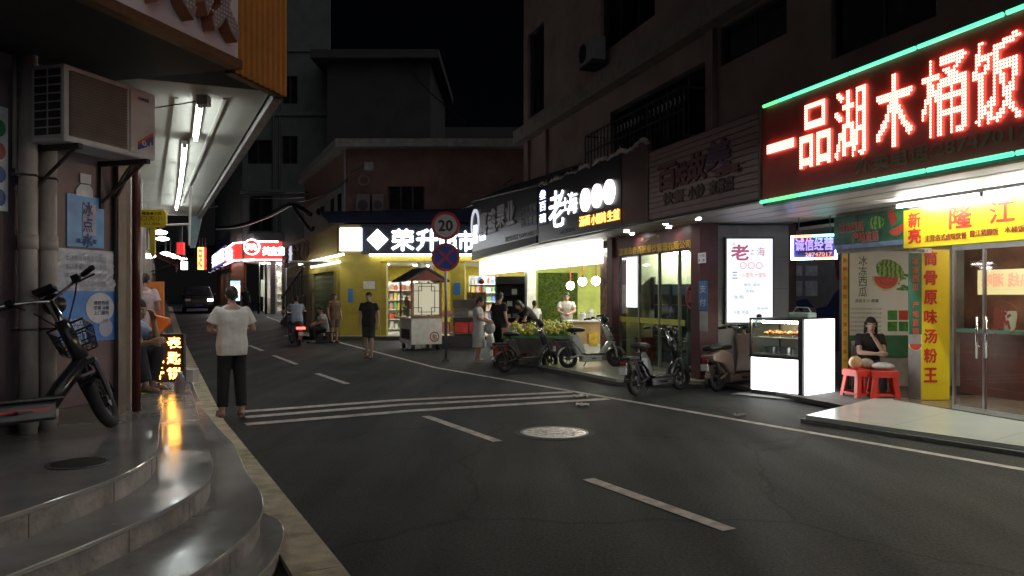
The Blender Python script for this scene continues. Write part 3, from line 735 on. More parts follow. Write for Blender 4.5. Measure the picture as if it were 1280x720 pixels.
# red dotted-letter sign
t = FC.thing('led_shop_sign', 'big dark red sign with glowing red dotted letters and green neon edges', 'sign', 2, .1, 2.9)
REDP = mat('red_panel', (.42, .05, .04), .42, var=.2, scale=3, dirt=.25)
obj('panel', MB().b(-.06, 5.4, 0, .10, 2.88, 4.17), REDP, t)
for z in (4.17, 2.82): obj('frame_rail', MB().b(-.08, 5.42, .02, .14, z, z + .06), DSTEEL, t)
LEDR = emis('led_red', (1.0, .30, .21), 5.2)
for ch, p0, p1 in (('一', 960, 994), ('品', 1001, 1040), ('湖', 1045, 1084), ('木', 1097, 1142), ('桶', 1154, 1209), ('饭', 1217, 1279)):
    a, b2 = FC.s(p0), FC.s(p1)
    zc = 3.595 if ch != '一' else 3.565
    obj('character', led_mb(ch, b2 - a, .80, (a + b2) / 2, -.02, zc, .0315, .0150, 0, fat=.012 if ch in '一品木' else .007), LEDR, t)
obj('phone_lettering', text_mb('外卖电话:28747017', FC.s(1290) - FC.s(1070), .17, (FC.s(1290) + FC.s(1070)) / 2, -.002, 3.075, .01, .02), mat('tan_letter', (.30, .19, .11), .5), t)
NEONG = emis('neon_green', (.09, .78, .40), 1.35); NEONG2 = emis('neon_lime', (.12, .85, .26), 1.3)
def neon(x0, x1, z, m): obj('neon_tube', MB().cyl((x0, -.035, z), (x1, -.035, z), .024, n=8), m, t, smooth=True)
xs = [0, .33, .62, 1.62, 2.6, 3.6, 4.6, 5.4]
for i in range(7): neon(xs[i] + .015, xs[i + 1] - .03, 4.16, NEONG2 if i == 0 else NEONG)
xs = [-.06, .12, .72, 1.64, 2.05, 2.72, 3.7, 4.7, 5.4]
for i in range(8): neon(xs[i] + .01, xs[i + 1] - .03, 2.875, NEONG2 if i == 1 else NEONG)
# striped board with faded lettering
t = FC.thing('striped_sign', 'unlit pink-grey slatted signboard with faded dark lettering', 'sign', -1.7, .1, 2.95)
SLAT = mat('pale_slat', (.29, .205, .205), .5, var=.08, dirt=.25)
n = 13; h = (4.14 - 2.96) / n
for i in range(n): obj('slat', MB().b(-3.36, -.13, -.0, .035, 2.96 + i * h, 2.96 + (i + 1) * h - .014), SLAT, t)
obj('backing', MB().b(-3.38, -.11, .036, .08, 2.94, 4.16), mat('backing_dark', (.12, .09, .09), .7), t)
for x in (-3.42, -.13): obj('edge_frame', MB().b(x, x + .045, -.02, .09, 2.92, 4.18), mat('frame_brown', (.14, .10, .09), .6), t)
FADE = mat('faded_crimson', (.13, .045, .055), .6); FADE2 = mat('faded_purple', (.10, .055, .11), .6)
for i, (ch, p0, p1, zc, m, hh) in enumerate((('百', 824, 846, 3.60, FADE, .42), ('姓', 846, 862, 3.58, FADE, .36), ('故', 862, 884, 3.63, FADE, .42), ('美', 885, 914, 3.72, FADE2, .40), ('食', 890, 932, 3.46, FADE, .17))):
    a, b2 = FC.s(p0), FC.s(p1); obj('character', text_mb(ch, b2 - a, hh, (a + b2) / 2, -.001, zc, .03, .06), m, t)
for s_, p0, p1 in (('快餐', 830, 856), ('小炒', 861, 881), ('家常菜', 888, 918)):
    a, b2 = FC.s(p0), FC.s(p1); obj('small_lettering', text_mb(s_, b2 - a, .20, (a + b2) / 2, -.001, 3.24, .02, .05), mat('faded_brown', (.10, .07, .065), .6), t)
# black sign with white script, three discs and orange letters
t = FC.thing('noodle_bar_sign', 'black shop sign with glowing white script, three white discs and orange letters', 'sign', -6.5, .1, 2.9)
BLK = mat('black_sign_panel', (.022, .020, .024), .35, var=.2)
a0, a1 = FC.s(672.5), FC.s(776)
obj('panel', MB().b(a0, a1, 0, .10, 2.94, 4.32), BLK, t)
obj('end_panel', MB().b(a1, -3.44, .01, .10, 2.94, 4.38), mat('maroon_panel', (.085, .035, .035), .5), t)
obj('blue_strip', MB().b(FC.s(673), FC.s(684), -.012, -.001, 3.35, 4.26), mat('royal_blue', (.02, .03, .30), .3), t)
SW = emis('sign_white', (.86, .92, 1.0), 2.4); SWB = emis('sign_disc_white', (1.0, .95, .92), 2.0); SO = emis('sign_orange', (1.0, .34, .06), 3.0)
w = FC.s(682.5) - FC.s(675)
for i, ch in enumerate('叁百碗'): obj('character', text_mb(ch, w, .22, FC.s(679), -.013, 4.10 - i * .29, .008, .01), SW, t)
for ch, p0, p1, y0, y1 in (('老', 687, 706, 238, 284), ('上', 703, 712, 247, 263), ('海', 710, 722, 240, 267)):
    a, b2 = FC.s(p0), FC.s(p1); pm_ = (p0 + p1) / 2; za, zb = FC.z(pm_, y1), FC.z(pm_, y0)
    obj('character', text_mb(ch, b2 - a, zb - za, (a + b2) / 2, -.01, (za + zb) / 2, .012, .012), SW, t)
for (px, py), ch in zip(((733, 250), (747.5, 245), (763, 240)), '馄饨铺'):
    d_ = obj('disc', MB().disc_y((FC.s(px), FC.z(px, py)), .245, -.05, -.005, 28, .245), SWB, t)
    obj('character', text_mb(ch, .24, .24, FC.s(px), -.051, FC.z(px, py), 0, .0), emis('sign_peach', (1.0, .75, .68), 2.2, False), d_, loc=(0, 0, 0))
for s_, p0, p1 in (('汤面', 725, 738), ('小馄饨', 740, 758), ('生煎', 760, 775)):
    a, b2 = FC.s(p0), FC.s(p1); pm_ = (p0 + p1) / 2
    obj('orange_character', text_mb(s_, b2 - a, .21, (a + b2) / 2, -.01, FC.z(pm_, 283 - (p0 - 725) * .20 - 7), .01, .02), SO, t)
obj('phone_lettering', text_mb('订餐电话', FC.s(718) - FC.s(700), .10, FC.s(709), -.002, 3.08, .004, .01), mat('dim_letter', (.18, .18, .19), .5), t)
rg = MB(); rnd = random.Random(11); pth = []
for i in range(60):
    x = a0 + (-3.44 - a0) * i / 59; pth.append((x, .02 + rnd.uniform(-.02, .03), 4.36 + .04 * math.sin(i * .7) + rnd.uniform(-.03, .03)))
rg.tube(pth, [rnd.uniform(.02, .055) for _ in pth], 7)
for i in range(0, 60, 2): x, y, z = pth[i]; rg.tube([(x, y, z), (x + rnd.uniform(-.06, .06), y - .03, z + rnd.uniform(-.02, .10))], [.018, .006], 5)
FC.solo('rolled_tarpaulin', rg, mat('pale_tarp', (.48, .45, .42), .6, var=.3, dirt=.4), 'ragged pale tarpaulin roll along the top of the black noodle sign', 'tarpaulin')
# fruit wholesaler's awning sign
t = FC.thing('fruit_shop_sign', 'unlit black awning sign with grey white letters and a ring emblem', 'sign', -13, .1, 2.9)
b0, b1 = FC.s(590.5), FC.s(671.5)
mb = MB().prism_xz([(b0, 2.80), (b1, 2.93), (b1, 4.34), (b0, 4.72)], 0, .08)
obj('panel', mb, BLK, t)
obj('valance', MB().prism_xz([(b0, 2.80), (b1, 2.93), (b1, 3.12), (b0, 3.06)], -.03, -.002), mat('valance_black', (.035, .035, .04), .6), t)
GL_ = mat('grey_white_letter', (.50, .50, .52), .45)
for ch, p0, p1, y0, y1 in (('喜', 600.5, 610, 266, 294), ('盛', 611, 621, 262, 290), ('果', 622, 632.5, 257, 284), ('业', 633.5, 644.5, 252, 280)):
    a, b2 = FC.s(p0), FC.s(p1); pm_ = (p0 + p1) / 2; za, zb = FC.z(pm_, y1), FC.z(pm_, y0)
    obj('character', text_mb(ch, b2 - a, zb - za, (a + b2) / 2, -.002, (za + zb) / 2, .04, .03), GL_, t)
GL3 = mat('dim_white_letter', (.30, .30, .32), .45)
for s_, zc in (('产地直销', 3.86), ('批发零售', 3.55)): obj('small_lettering', text_mb(s_, FC.s(670.5) - FC.s(651), .23, FC.s(661), -.002, zc, .01, .02), GL3, t)
obj('small_lettering', text_mb('订购电话 13725501388', FC.s(671) - FC.s(630), .15, FC.s(651), -.002, 3.22, .01, .02), GL3, t)
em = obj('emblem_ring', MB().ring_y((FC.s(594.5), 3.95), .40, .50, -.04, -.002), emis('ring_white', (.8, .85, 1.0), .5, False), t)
obj('emblem', text_mb('晶', .5, .55, FC.s(594.8), -.002, 3.62, .03, .05), SW, t)
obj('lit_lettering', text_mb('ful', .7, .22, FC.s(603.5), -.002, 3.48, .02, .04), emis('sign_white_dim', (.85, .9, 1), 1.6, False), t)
obj('awning_edge', MB().tube([(b0, .03, 4.76), ((b0 + b1) / 2, .0, 4.58), (b1, .03, 4.38)], .035, 8), mat('awning_dark', (.06, .06, .065), .6), t)
# roof sheeting above the fruit sign
FC.solo('awning_roof', MB().add([(b0 - .3, .0, 4.72), (b1 + .6, .0, 4.36), (b1 + .6, 1.3, 5.0), (b0 - .3, 1.3, 5.3), (b0 - .3, .0, 4.76), (b1 + .6, .0, 4.40), (b1 + .6, 1.3, 5.04), (b0 - .3, 1.3, 5.34)], [(3, 2, 1, 0), (4, 5, 6, 7), (0, 1, 5, 4), (1, 2, 6, 5), (2, 3, 7, 6), (3, 0, 4, 7)]), mat('dark_tarp', (.03, .03, .035), .55), 'dark sloping awning sheet behind the fruit shop sign', 'awning')

# ================================================================== RIGHT: NOODLE SHOP (yellow)
YEL = mat('yellow_sign', (.80, .62, .02), .35, var=.05); REDL = mat('red_letter', (.55, .035, .02), .4, var=.1); DKR = mat('dark_red_letter', (.30, .05, .03), .4)
slab = [(3.70, 9.68), (4.35, 8.72), (5.15, 7.62), (7.4, 4.4), (9.5, 5.2), (7.6, 11.6), (5.3, 11.25)]
sl = struct('raised_tile_floor', MB().prism_xy(slab, -.05, .10), mat('white_floor_tile', (.62, .66, .62), .2, var=.06, scale=1.5, bump=.05, bscale=12, dirt=.2))
em_ = MB()
def inset(P, d):
    c = Vector((sum(p[0] for p in P) / len(P), sum(p[1] for p in P) / len(P))); return [tuple(Vector(p) + (Vector(p) - c).normalized() * d) for p in P]
obj('edge_strip', MB().prism_xy(inset(slab, .06), -.05, .05), mat('grey_edge', (.22, .22, .21), .7, dirt=.5), sl)
jm = MB()
for i in range(1, 6):
    A, B = Vector((3.70, 9.68)).lerp(Vector((7.4, 4.4)), i / 6), Vector((5.4, 11.3)).lerp(Vector((9.4, 5.2)), i / 6); u = (B - A).normalized(); n_ = Vector((-u.y, u.x)) * .004
    jm.add([(*(A - n_), .1025), (*(B - n_), .1025), (*(B + n_), .1025), (*(A + n_), .1025)], [(0, 1, 2, 3)])
obj('tile_joint', jm, mat('grout', (.2, .2, .19), .8), sl)
yc0, yc1 = FY.s(1133), 7.0
t = FY.thing('noodle_shop', 'noodle shop front with glass doors beneath the yellow header sign', 'shop', 1.5, .2, .1)
NS = t
INNER = mat('brown_interior', (.34, .15, .10), .5, var=.35, scale=3); 
obj('lintel', MB().b(FY.s(1043), 7, .03, .25, 2.28, 2.92), LW2, t)
obj('back_wall', MB().b(-2.6, 7, 2.9, 3.0, .1, 2.9), INNER, t)
obj('floor', MB().b(-.2, 7, .02, 2.9, .08, .112), mat('brown_floor', (.2, .15, .12), .25), t)
obj('inner_ceiling', MB().b(-2.6, 7, .25, 2.9, 2.75, 2.8), CEIL, t)
x0, x1 = FY.s(1189), 6.5
fr = MB()
for x in (x0, FY.s(1227), FY.s(1227) + 1.0, FY.s(1227) + 2.0, x1): fr.b(x - .015, x + .015, .03, .07, .115, 2.27)
fr.b(x0, x1, .028, .072, 2.20, 2.268).b(x0, x1, .028, .072, .113, .17)
obj('door_frame', fr, STEEL, t)
GLS = glass('clear_glass')
xm = FY.s(1227)
dr = obj('glass_door', MB().b(x0 + .015, xm - .015, .045, .055, .17, 2.2), GLS, t)
dr2 = obj('glass_door', MB().b(xm + .015, xm + .985, .045, .055, .17, 2.2), GLS, t)
for i in range(1, 4): obj('window_pane', MB().b(xm + i * 1.0 + .015, min(xm + 1 + i * 1.0, x1) - .015, .045, .055, .17, 2.2), GLS, t)
for dd, px in ((dr, 1222.5), (dr2, 1234.5)):
    x = FY.s(px); z0, z1 = FY.z(px, 448), FY.z(px, 396)
    hm = MB().cyl((x, -.02, z0), (x, -.02, z1), .016, n=10)
    for z in (z0 + .15, z1 - .15): hm.cyl((x, -.02, z), (x, .045, z), .009, n=8)
    obj('handle', hm, CHROME, dd, smooth=True, loc=(0, 0, 0))
xs_, zs_ = FY.s(1250), FY.z(1250, 398)
obj('round_decal', MB().ring_y((xs_, zs_), .205, .215, .041, .0445), DKR, dr2, loc=(0, 0, 0))
obj('decal_character', text_mb('湘', .22, .27, xs_, .044, zs_, 0, .03, mirror=True), DKR, dr2, loc=(0, 0, 0))
# inside: menu board, counter
cs0, cs1 = FY.s(1222, 1.9), FY.s(1330, 1.9)
mbx = FY.thing('menu_lightbox', 'glowing yellow menu board inside the noodle shop', 'menu board', (cs0 + cs1) / 2, 1.9, 1.75)
obj('box', MB().b(cs0, cs1, 1.9, 2.0, 1.62, 2.0), emis('menu_yellow', (1.0, .74, .25), .6), mbx)
obj('lettering', text_mb('外卖热线 湘味', (cs1 - cs0) * .9, .2, (cs0 + cs1) / 2, 1.898, 1.84, 0, .03, mirror=True), emis('menu_red', (1, .12, .05), .9, False), mbx)
ct = FY.thing('shop_counter', 'green topped counter inside the noodle shop', 'counter', (cs0 + cs1) / 2, 1.6, .112)
obj('front', MB().b(cs0, cs1, 1.55, 1.9, .113, 1.05), mat('counter_red', (.20, .045, .03), .4), ct)
obj('top', MB().b(cs0 - .05, cs1 + .05, 1.5, 1.95, 1.05, 1.10), mat('counter_green', (.10, .30, .22), .3), ct)
bm = obj('bowl_stack', MB().tube([(0, 0, 0), (0, 0, .28)], [.07, .10], 14), WHITE); bm.location = FY.w3(FY.s(1262, 1.7), 1.7, 1.10); tag(bm, 'white stack of bowls on the counter behind the glass door', 'bowls')
for i in range(3):
    FL_ = FY.w3(.8 + i * 1.8, 1.2, 2.70); tube_light('ceiling_tube', f'{("first", "second", "third")[i]} tube lamp inside the noodle shop counting from the yellow column', FL_ + Vector((FY.u.x * -.5, FY.u.y * -.5, 0)), FL_ + Vector((FY.u.x * .5, FY.u.y * .5, 0)), 'noodle shop ceiling tubes', emis('tube_shop', (1, .86, .62), 150), r=.014, drop=.045)
# the header sign and its tube
t = FY.thing('yellow_header_sign', 'long bright yellow sign with red characters over the noodle shop', 'sign', 2.5, -.02, 2.27)
obj('board', MB().b(yc0, 7, -.05, .028, 2.27, 2.80), YEL, t)
def fy_txt(s_, p0, p1, y0, y1, m, nm, bold=.02):
    a, b2 = FY.s(p0, -.05), FY.s(p1, -.05); pm_ = (p0 + p1) / 2; za, zb = FY.z(pm_, y1, -.05), FY.z(pm_, y0, -.05)
    return obj(nm, text_mb(s_, b2 - a, zb - za, (a + b2) / 2, -.051, (za + zb) / 2, .006, bold), m, t)
fy_txt('新', 1136, 1151, 266, 284, REDL, 'character', .03); fy_txt('亮', 1136, 1151, 286, 304, REDL, 'character', .03)
fy_txt('隆', 1187, 1215, 257, 285, REDL, 'character', .02); fy_txt('江', 1237, 1268, 251, 278, REDL, 'character', .02)
a, b2 = FY.s(1237, -.05), FY.s(1268, -.05)
for i, ch in enumerate('猪脚饭'): obj('character', text_mb(ch, .34, .34, b2 + .35 + i * .62, -.051, 2.57, .006, .02), REDL, t)
for s_, p0, p1, yy2 in (('主营:各式卤味快餐', 1157, 1208, 296), ('隆江猪脚饭', 1213, 1248, 290.5), ('木桶饭', 1256, 1281, 286)):
    fy_txt(s_, p0, p1, yy2 - 4.2, yy2 + 4.2, DKR, 'small_lettering', .01)
for i in range(6):
    a = FY.s(1122, -.3) + i * 1.36
    tube_light('sign_tube', ('tube lamp above the yellow header, the one over the watermelon banner end', 'second tube lamp above the yellow header counting from the watermelon banner', 'third tube lamp above the yellow header counting from the watermelon banner', 'fourth tube lamp above the yellow header counting from the watermelon banner', 'fifth tube lamp above the yellow header counting from the watermelon banner', 'sixth tube lamp above the yellow header counting from the watermelon banner')[i],
               FY.w3(a, -.30, 2.83), FY.w3(a + 1.3, -.30, 2.83), 'tubes over the yellow header', TUBEW, r=.018)
# yellow column board and green strip
cx0, cx1 = gx(1152.5, 10.95), gx(1187, 10.95)
FCOL = Fr(0, 10.95, 0)
t = FCOL.thing('column_sign', 'tall yellow column board with red vertical characters beside the glass doors', 'sign', (cx0 + cx1) / 2, 0, .1)
obj('column', MB().b(cx0 + .02, cx1, .03, .42, .10, 2.27), LW2, t)
obj('board', MB().b(cx0, cx1, 0, .028, .12, 2.26), YEL, t)
for i, ch in enumerate('筒骨原味汤粉王'):
    zc = gz(323 + i * 24.3, 10.95); obj('character', text_mb(ch, .18, .195, gx(1163, 10.95), -.001, zc, .005, .03), REDL, t)
gs0 = gx(1138.5, 10.9)
t = FCOL.thing('green_strip_sign', 'narrow green strip with red characters and a melon slice beside the yellow column', 'sign', (gs0 + cx0) / 2, -.03, 1.0)
obj('board', MB().b(gs0, cx0 - .004, -.0, .02, gz(418, 10.95), gz(317, 10.95)), mat('dark_green_board', (.02, .13, .07), .4), t)
for i, ch in enumerate('冰冻西瓜 产地直销'):
    if ch != ' ': obj('character', text_mb(ch, .09, .095, (gs0 + cx0) / 2, -.001, gz(326 + i * 11, 10.95), .003, .03), mat('coral_letter', (.55, .10, .08), .4), t)
WGREEN = mat('melon_green', (.06, .24, .05), .35, var=.5, scale=14); WRED = mat('melon_red', (.58, .07, .05), .4, var=.15, scale=20); WRIND = mat('melon_rind', (.62, .70, .42), .4)
def slice_mb(x, z, r, y, tilt=0, rr=1.0):
    return MB().prism_xz([(x + r * rr * math.cos(math.pi + math.pi * i / 16 + tilt), z + r * math.sin(math.pi + math.pi * i / 16 + tilt)) for i in range(17)], y - .003, y)
obj('melon_slice', slice_mb((gs0 + cx0) / 2, gz(430, 10.95), .085, -.004), WRED, t); obj('melon_rind', slice_mb((gs0 + cx0) / 2, gz(430, 10.95), .10, -.0005), WRIND, t)
pl_ = FCOL.thing('house_number_plate', 'small white number plate under the yellow header corner', 'plate', (gs0 + cx0) / 2, -.04, 2.15)
obj('plate', MB().b(gs0 - .01, cx0 + .12, -.03, -.022, gz(317, 10.9) + .01, gz(310, 10.9)), WHITE, pl_); obj('print', text_mb('沙河路 1', .2, .04, (gs0 + cx0) / 2 + .05, -.031, gz(313.5, 10.9), 0, .02), INK, pl_)
# ================================================================== WATERMELON WALL, BANNER AND RECESS
FP = Fr(0, 12.9, 0)
t = FP.thing('recess_wall', 'grey side wall of the recess behind the seated woman', 'wall', 6.3, .1, 0)
obj('wall', MB().b(gx(1056, 12.9), 7.6, .01, .2, 0, 2.9), mat('grey_plaster', (.34, .34, .34), .7, dirt=.3), t)
px0, px1, z0, z1 = gx(1060, 12.9), gx(1139, 12.9), gz(419, 12.9), gz(314, 12.9)
t = FP.thing('watermelon_poster', 'large pale poster of a striped watermelon above a cut red slice', 'poster', (px0 + px1) / 2, -.01, z0 - .2)
obj('sheet', MB().b(px0, px1, -.012, .0, z0, z1), mat('poster_mint', (.78, .83, .81), .35, var=.03), t)
obj('green_band', MB().b(px0, px1, -.012, .0, gz(446, 12.9), z0 - .003), mat('poster_green_band', (.04, .17, .09), .4), t)
GR2 = mat('print_green', (.07, .17, .12), .5)
for i, ch in enumerate('冰冻西瓜'): obj('character', text_mb(ch, .14, .16, gx(1078, 12.9), -.013, gz(326 + i * 13, 12.9), 0, .01), GR2, t)
mx_, mz_ = gx(1112, 12.9), gz(339, 12.9)
MEL = bpy.data.materials.new('melon_stripes'); MEL.use_nodes = True; q_ = MEL.node_tree; wv = q_.nodes.new('ShaderNodeTexWave'); wv.bands_direction = 'X'; wv.inputs['Scale'].default_value = 4.2; wv.inputs['Distortion'].default_value = 5; wv.inputs['Detail'].default_value = 2; wv.inputs['Detail Scale'].default_value = 3
tcn = q_.nodes.new('ShaderNodeTexCoord'); q_.links.new(tcn.outputs['Object'], wv.inputs['Vector']); rpn = q_.nodes.new('ShaderNodeValToRGB'); rpn.color_ramp.elements[0].color = (.03, .16, .02, 1); rpn.color_ramp.elements[1].color = (.35, .58, .16, 1); q_.links.new(wv.outputs[0], rpn.inputs[0]); q_.links.new(rpn.outputs[0], q_.nodes['Principled BSDF'].inputs['Base Color'])
mo = obj('melon', MB().prism_xz([(mx_ + .25 * math.cos(a) * math.cos(-.5) - .18 * math.sin(a) * math.sin(-.5), mz_ + .25 * math.cos(a) * math.sin(-.5) + .18 * math.sin(a) * math.cos(-.5)) for a in [2 * math.pi * i / 28 for i in range(28)]], -.016, -.0125), MEL, t)
sx_, sz_ = gx(1107, 12.9), gz(346, 12.9)
obj('slice_rind', slice_mb(sx_, sz_, .235, -.0165, -.05), WRIND, t); obj('slice_flesh', slice_mb(sx_, sz_, .205, -.0205, -.05), WRED, t)
sd_ = MB()
for i in range(9): a = math.pi * (1.12 + .76 * i / 8); sd_.disc_y((sx_ + .13 * math.cos(a), sz_ + .13 * math.sin(a)), .009, -.026, -.024, 6)
obj('seeds', sd_, BLACK, t)
lf = MB(); rnd = random.Random(4)
for i in range(16): lf.disc_y((gx(1128, 12.9) + rnd.uniform(-.1, .1), gz(352, 12.9) + rnd.uniform(-.16, .16)), .045, -.0135 - i * .0002, -.0125, 7, .02)
obj('leaf_print', lf, WGREEN, t)
obj('subtitle', text_mb('清甜多汁·解暑', .40, .06, gx(1083, 12.9), -.013, gz(376, 12.9), 0, .01), GR2, t)
for i in range(6): obj('small_print', text_mb('冰冻西瓜现切现卖清甜爽口欢迎品尝', .52, .034, gx(1082, 12.9), -.013, gz(386 + i * 5.4, 12.9), 0, .005), mat('print_grey', (.22, .26, .25), .5), t)
for i in range(2):
    for j in range(2): obj('photo', MB().b(gx(1109 + i * 14, 12.9), gx(1121 + i * 14, 12.9), -.015, -.0125, gz(400 + j * 14, 12.9), gz(388 + j * 14, 12.9)), WGREEN if (i, j) != (1, 0) else WRED, t)
# yellow strip on the left post of the recess
FPP = Fr(0, 12.5, 0); x0, x1 = gx(1052.5, 12.5), gx(1060, 12.5)
t = FPP.thing('yellow_strip_sign', 'thin yellow strip with small characters at the left edge of the watermelon poster', 'sign', (x0 + x1) / 2, 0, .8)
obj('post', MB().b(x0 + .008, x1 + .03, .012, .12, 0, 2.9), mat('dark_post', (.05, .04, .04), .5), t)
obj('board', MB().b(x0, x1, 0, .01, gz(465, 12.5), gz(314, 12.5)), mat('dull_yellow', (.55, .38, .06), .4), t)
for i, ch in enumerate('新鲜水果现切冰镇西瓜果汁'): obj('character', text_mb(ch, .06, .07, (x0 + x1) / 2, -.001, gz(325 + i * 11.5, 12.5), 0, .02), REDL, t)
# banner
b0, b1 = FY.s(1043, -.02), FY.s(1132.5, -.02)
t = FY.thing('watermelon_banner', 'green banner with red characters and melon slices left of the yellow header', 'banner', (b0 + b1) / 2, -.02, 2.3)
obj('sheet', MB().b(b0, b1, -.03, .025, 2.33, 2.84), mat('banner_green', (.04, .16, .09), .4, var=.6, scale=4), t)
obj('blue_edge', MB().b(b0, b1, -.033, -.031, 2.33, 2.40), mat('banner_blue', (.22, .30, .48), .4, var=.3), t)
w = b1 - b0
for s_, xx, zz in (('冰冻西瓜', .27, 2.66), ('产地直销', .47, 2.49)):
    obj('banner_lettering', text_mb(s_, w * .36, .145, b0 + w * xx, -.034, zz, .004, .05), mat('white_outline', (.6, .5, .45), .5), t)
    obj('banner_lettering', text_mb(s_, w * .355, .14, b0 + w * xx, -.039, zz, .003, .01), REDL, t)
obj('melon_print', MB().disc_y((b0 + w * .62, 2.68), .15, -.034, -.0305, 24, .10), MEL, t)
for xx, zz, tl in ((.80, 2.72, 1.9), (.89, 2.58, .4)):
    obj('slice_rind', slice_mb(b0 + w * xx, zz, .135, -.036, tl, 1.2), WGREEN, t); obj('slice_flesh', slice_mb(b0 + w * xx, zz, .115, -.040, tl, 1.2), WRED, t)
# doorway recess
t = thing('doorway_recess', 'dim doorway between the light-box wall and the watermelon poster', 'doorway', (5.6, 15.3, 0))
RG = mat('recess_grey', (.22, .22, .23), .7, dirt=.3)
obj('back_wall', MB().b(-1.2, 2.2, 0, .15, 0, 2.9), RG, t)
obj('side_wall', MB().b(gx(985, 13.9) - 5.6, gx(985, 13.9) - 5.45, -1.4, -.005, 0, 2.9), mat('maroon_jamb', (.08, .04, .045), .5), t)
t = thing('mural_panel', 'dim wall panel with a dark blue sweeping figure shape in the doorway', 'poster', (5.9, 15.25, .4))
obj('sheet', MB().b(-.45, .75, -.01, .04, .1, 2.1), mat('mural_grey', (.26, .27, .29), .6), t)
obj('blue_shape', MB().prism_xz([(-.2, .1), (.74, .1), (.74, 1.5), (.5, 1.25), (.35, 1.0), (.1, .95), (-.05, 1.15), (-.3, 1.1), (-.15, .85), (-.25, .6)], -.016, -.0105), mat('mural_blue', (.03, .05, .16), .5), t)
obj('dark_shape', MB().prism_xz([(.55, 1.55), (.74, 1.3), (.74, 2.05), (.5, 2.0)], -.016, -.0105), mat('mural_maroon', (.14, .03, .04), .5), t)
for i in range(4): obj('notice', MB().b(-.40 + (i % 2) * .32, -.14 + (i % 2) * .3, -.016, -.0105, 1.2 + (i // 2) * .4, 1.5 + (i // 2) * .3), LB, t)
# small coloured LED board hanging in the doorway
FLB = Fr(gx(990.5, 12.75), 12.75, R(-35)); s1 = FLB.s(1045.5)
t = FLB.thing('led_menu_board', 'small LED board with glowing coloured border hanging over the doorway', 'sign', s1 / 2, 0, 2.2)
za, zb = gz(324, 12.75), gz(296, 12.75)
obj('panel', MB().b(0, s1, 0, .05, za, zb), mat('led_board_panel', (.10, .07, .22), .4), t)
e_ = [((0, s1 * .45), zb, (1, .25, .08)), ((s1 * .45, s1), zb, (.15, 1, .7)), ((0, s1 * .5), za, (.5, .9, 1)), ((s1 * .5, s1), za, (1, .3, .12))]
for i, ((a, b2), z, c_) in enumerate(e_): obj('led_strip', MB().b(a + .02, b2 - .0, -.03, -.002, z - .018, z + .018), emis(f'led_strip{i}', c_, 7.0), t)
for i, x in enumerate((0, s1)): obj('led_strip', MB().b(x - .018, x + .018, -.03, -.002, za - .018, zb + .018), emis('led_blue', (.35, .5, 1), 9.0), t)
obj('lit_lettering', text_mb('诚信经营', s1 * .85, .2, s1 / 2, -.003, (za + zb) / 2 + .05, .004, .03), emis('led_violet', (.32, .22, .8), 1.2), t)
obj('lit_lettering', text_mb('28747017', s1 * .6, .06, s1 * .6, -.003, za + .07, .004, .03), emis('led_pink', (.9, .3, .3), .6, False), t)
obj('hanger', MB().cyl((.1, .02, zb), (.1, .02, 2.93), .008).cyl((s1 - .1, .02, zb), (s1 - .1, .02, 2.93), .008), DSTEEL, t)
# ================================================================== LIGHT-BOX WALL
FW = Fr(0, 13.8, 0)
t = FW.thing('tiled_wall', 'grey tiled wall carrying the glowing menu poster', 'wall', 4.2, .1, 0)
TG = mat('grey_wall_tile', (.30, .30, .31), .35, var=.06, scale=1.5, dirt=.2)
wx0, wx1 = gx(889, 13.8), gx(986, 13.8)
nx, nz = 3, 5
for i in range(nx):
    for j in range(nz):
        a, b2 = wx0 + (wx1 - wx0) * i / nx, wx0 + (wx1 - wx0) * (i + 1) / nx; za, zb = .02 + 2.85 * j / nz, .02 + 2.85 * (j + 1) / nz
        obj('tile', MB().b(a + .003, b2 - .003, 0, .02, za + .003, zb - .003), TG, t)
obj('wall_core', MB().b(wx0, wx1, .021, .2, 0, 2.9), DARKCON, t)
a, b2, za, zb = gx(908.5, 13.7), gx(965.5, 13.7), gz(403, 13.7), gz(298.5, 13.7)
t = FW.thing('lightbox_poster', 'tall glowing white menu light box with dark red script on the tiled wall', 'light box', (a + b2) / 2, -.06, za)
obj('frame', MB().b(a - .03, b2 + .03, -.10, -.002, za - .03, zb + .03), DSTEEL, t)
obj('face', MB().b(a, b2, -.112, -.101, za, zb), emis('lightbox_face', (.86, .93, 1.0), .78), t)
def pr(s_, p0, p1, y0, y1, m, bold=.0): obj('print', text_mb(s_, gx(p1, 13.69) - gx(p0, 13.69), gz(y0, 13.69) - gz(y1, 13.69), (gx(p1, 13.69) + gx(p0, 13.69)) / 2, -.113, (gz(y0, 13.69) + gz(y1, 13.69)) / 2, 0, bold), m, t)
PRR = emis('print_lit_maroon', (.45, .12, .22), .6, False, (.3, .02, .05)); PRB = emis('print_lit_navy', (.25, .3, .5), .5, False, (.05, .05, .1)); PRC = emis('print_lit_coral', (1, .42, .40), .6, False, (.5, .1, .1))
pr('叁', 915, 919, 303, 307, PRB); pr('百', 915, 919, 309, 313, PRB)
pr('老', 914, 936, 306, 325, PRR, .03); pr('上', 937, 943, 310, 318, PRR, .01); pr('海', 946, 956, 309, 320, PRR, .0)
for x in (929, 939, 949):
    obj('red_ring', MB().ring_y((gx(x, 13.69), gz(332, 13.69)), .045, .062, -.1135, -.1121, 20), PRC, t)
pr('三', 915, 922, 340, 348, PRB, .02); pr('小馄饨 大馄饨', 927, 957, 341, 347, PRC, .02); pr('鲜肉 菜肉', 930, 950, 354, 358, PRB); pr('汤包', 930, 943, 362, 366, PRB)
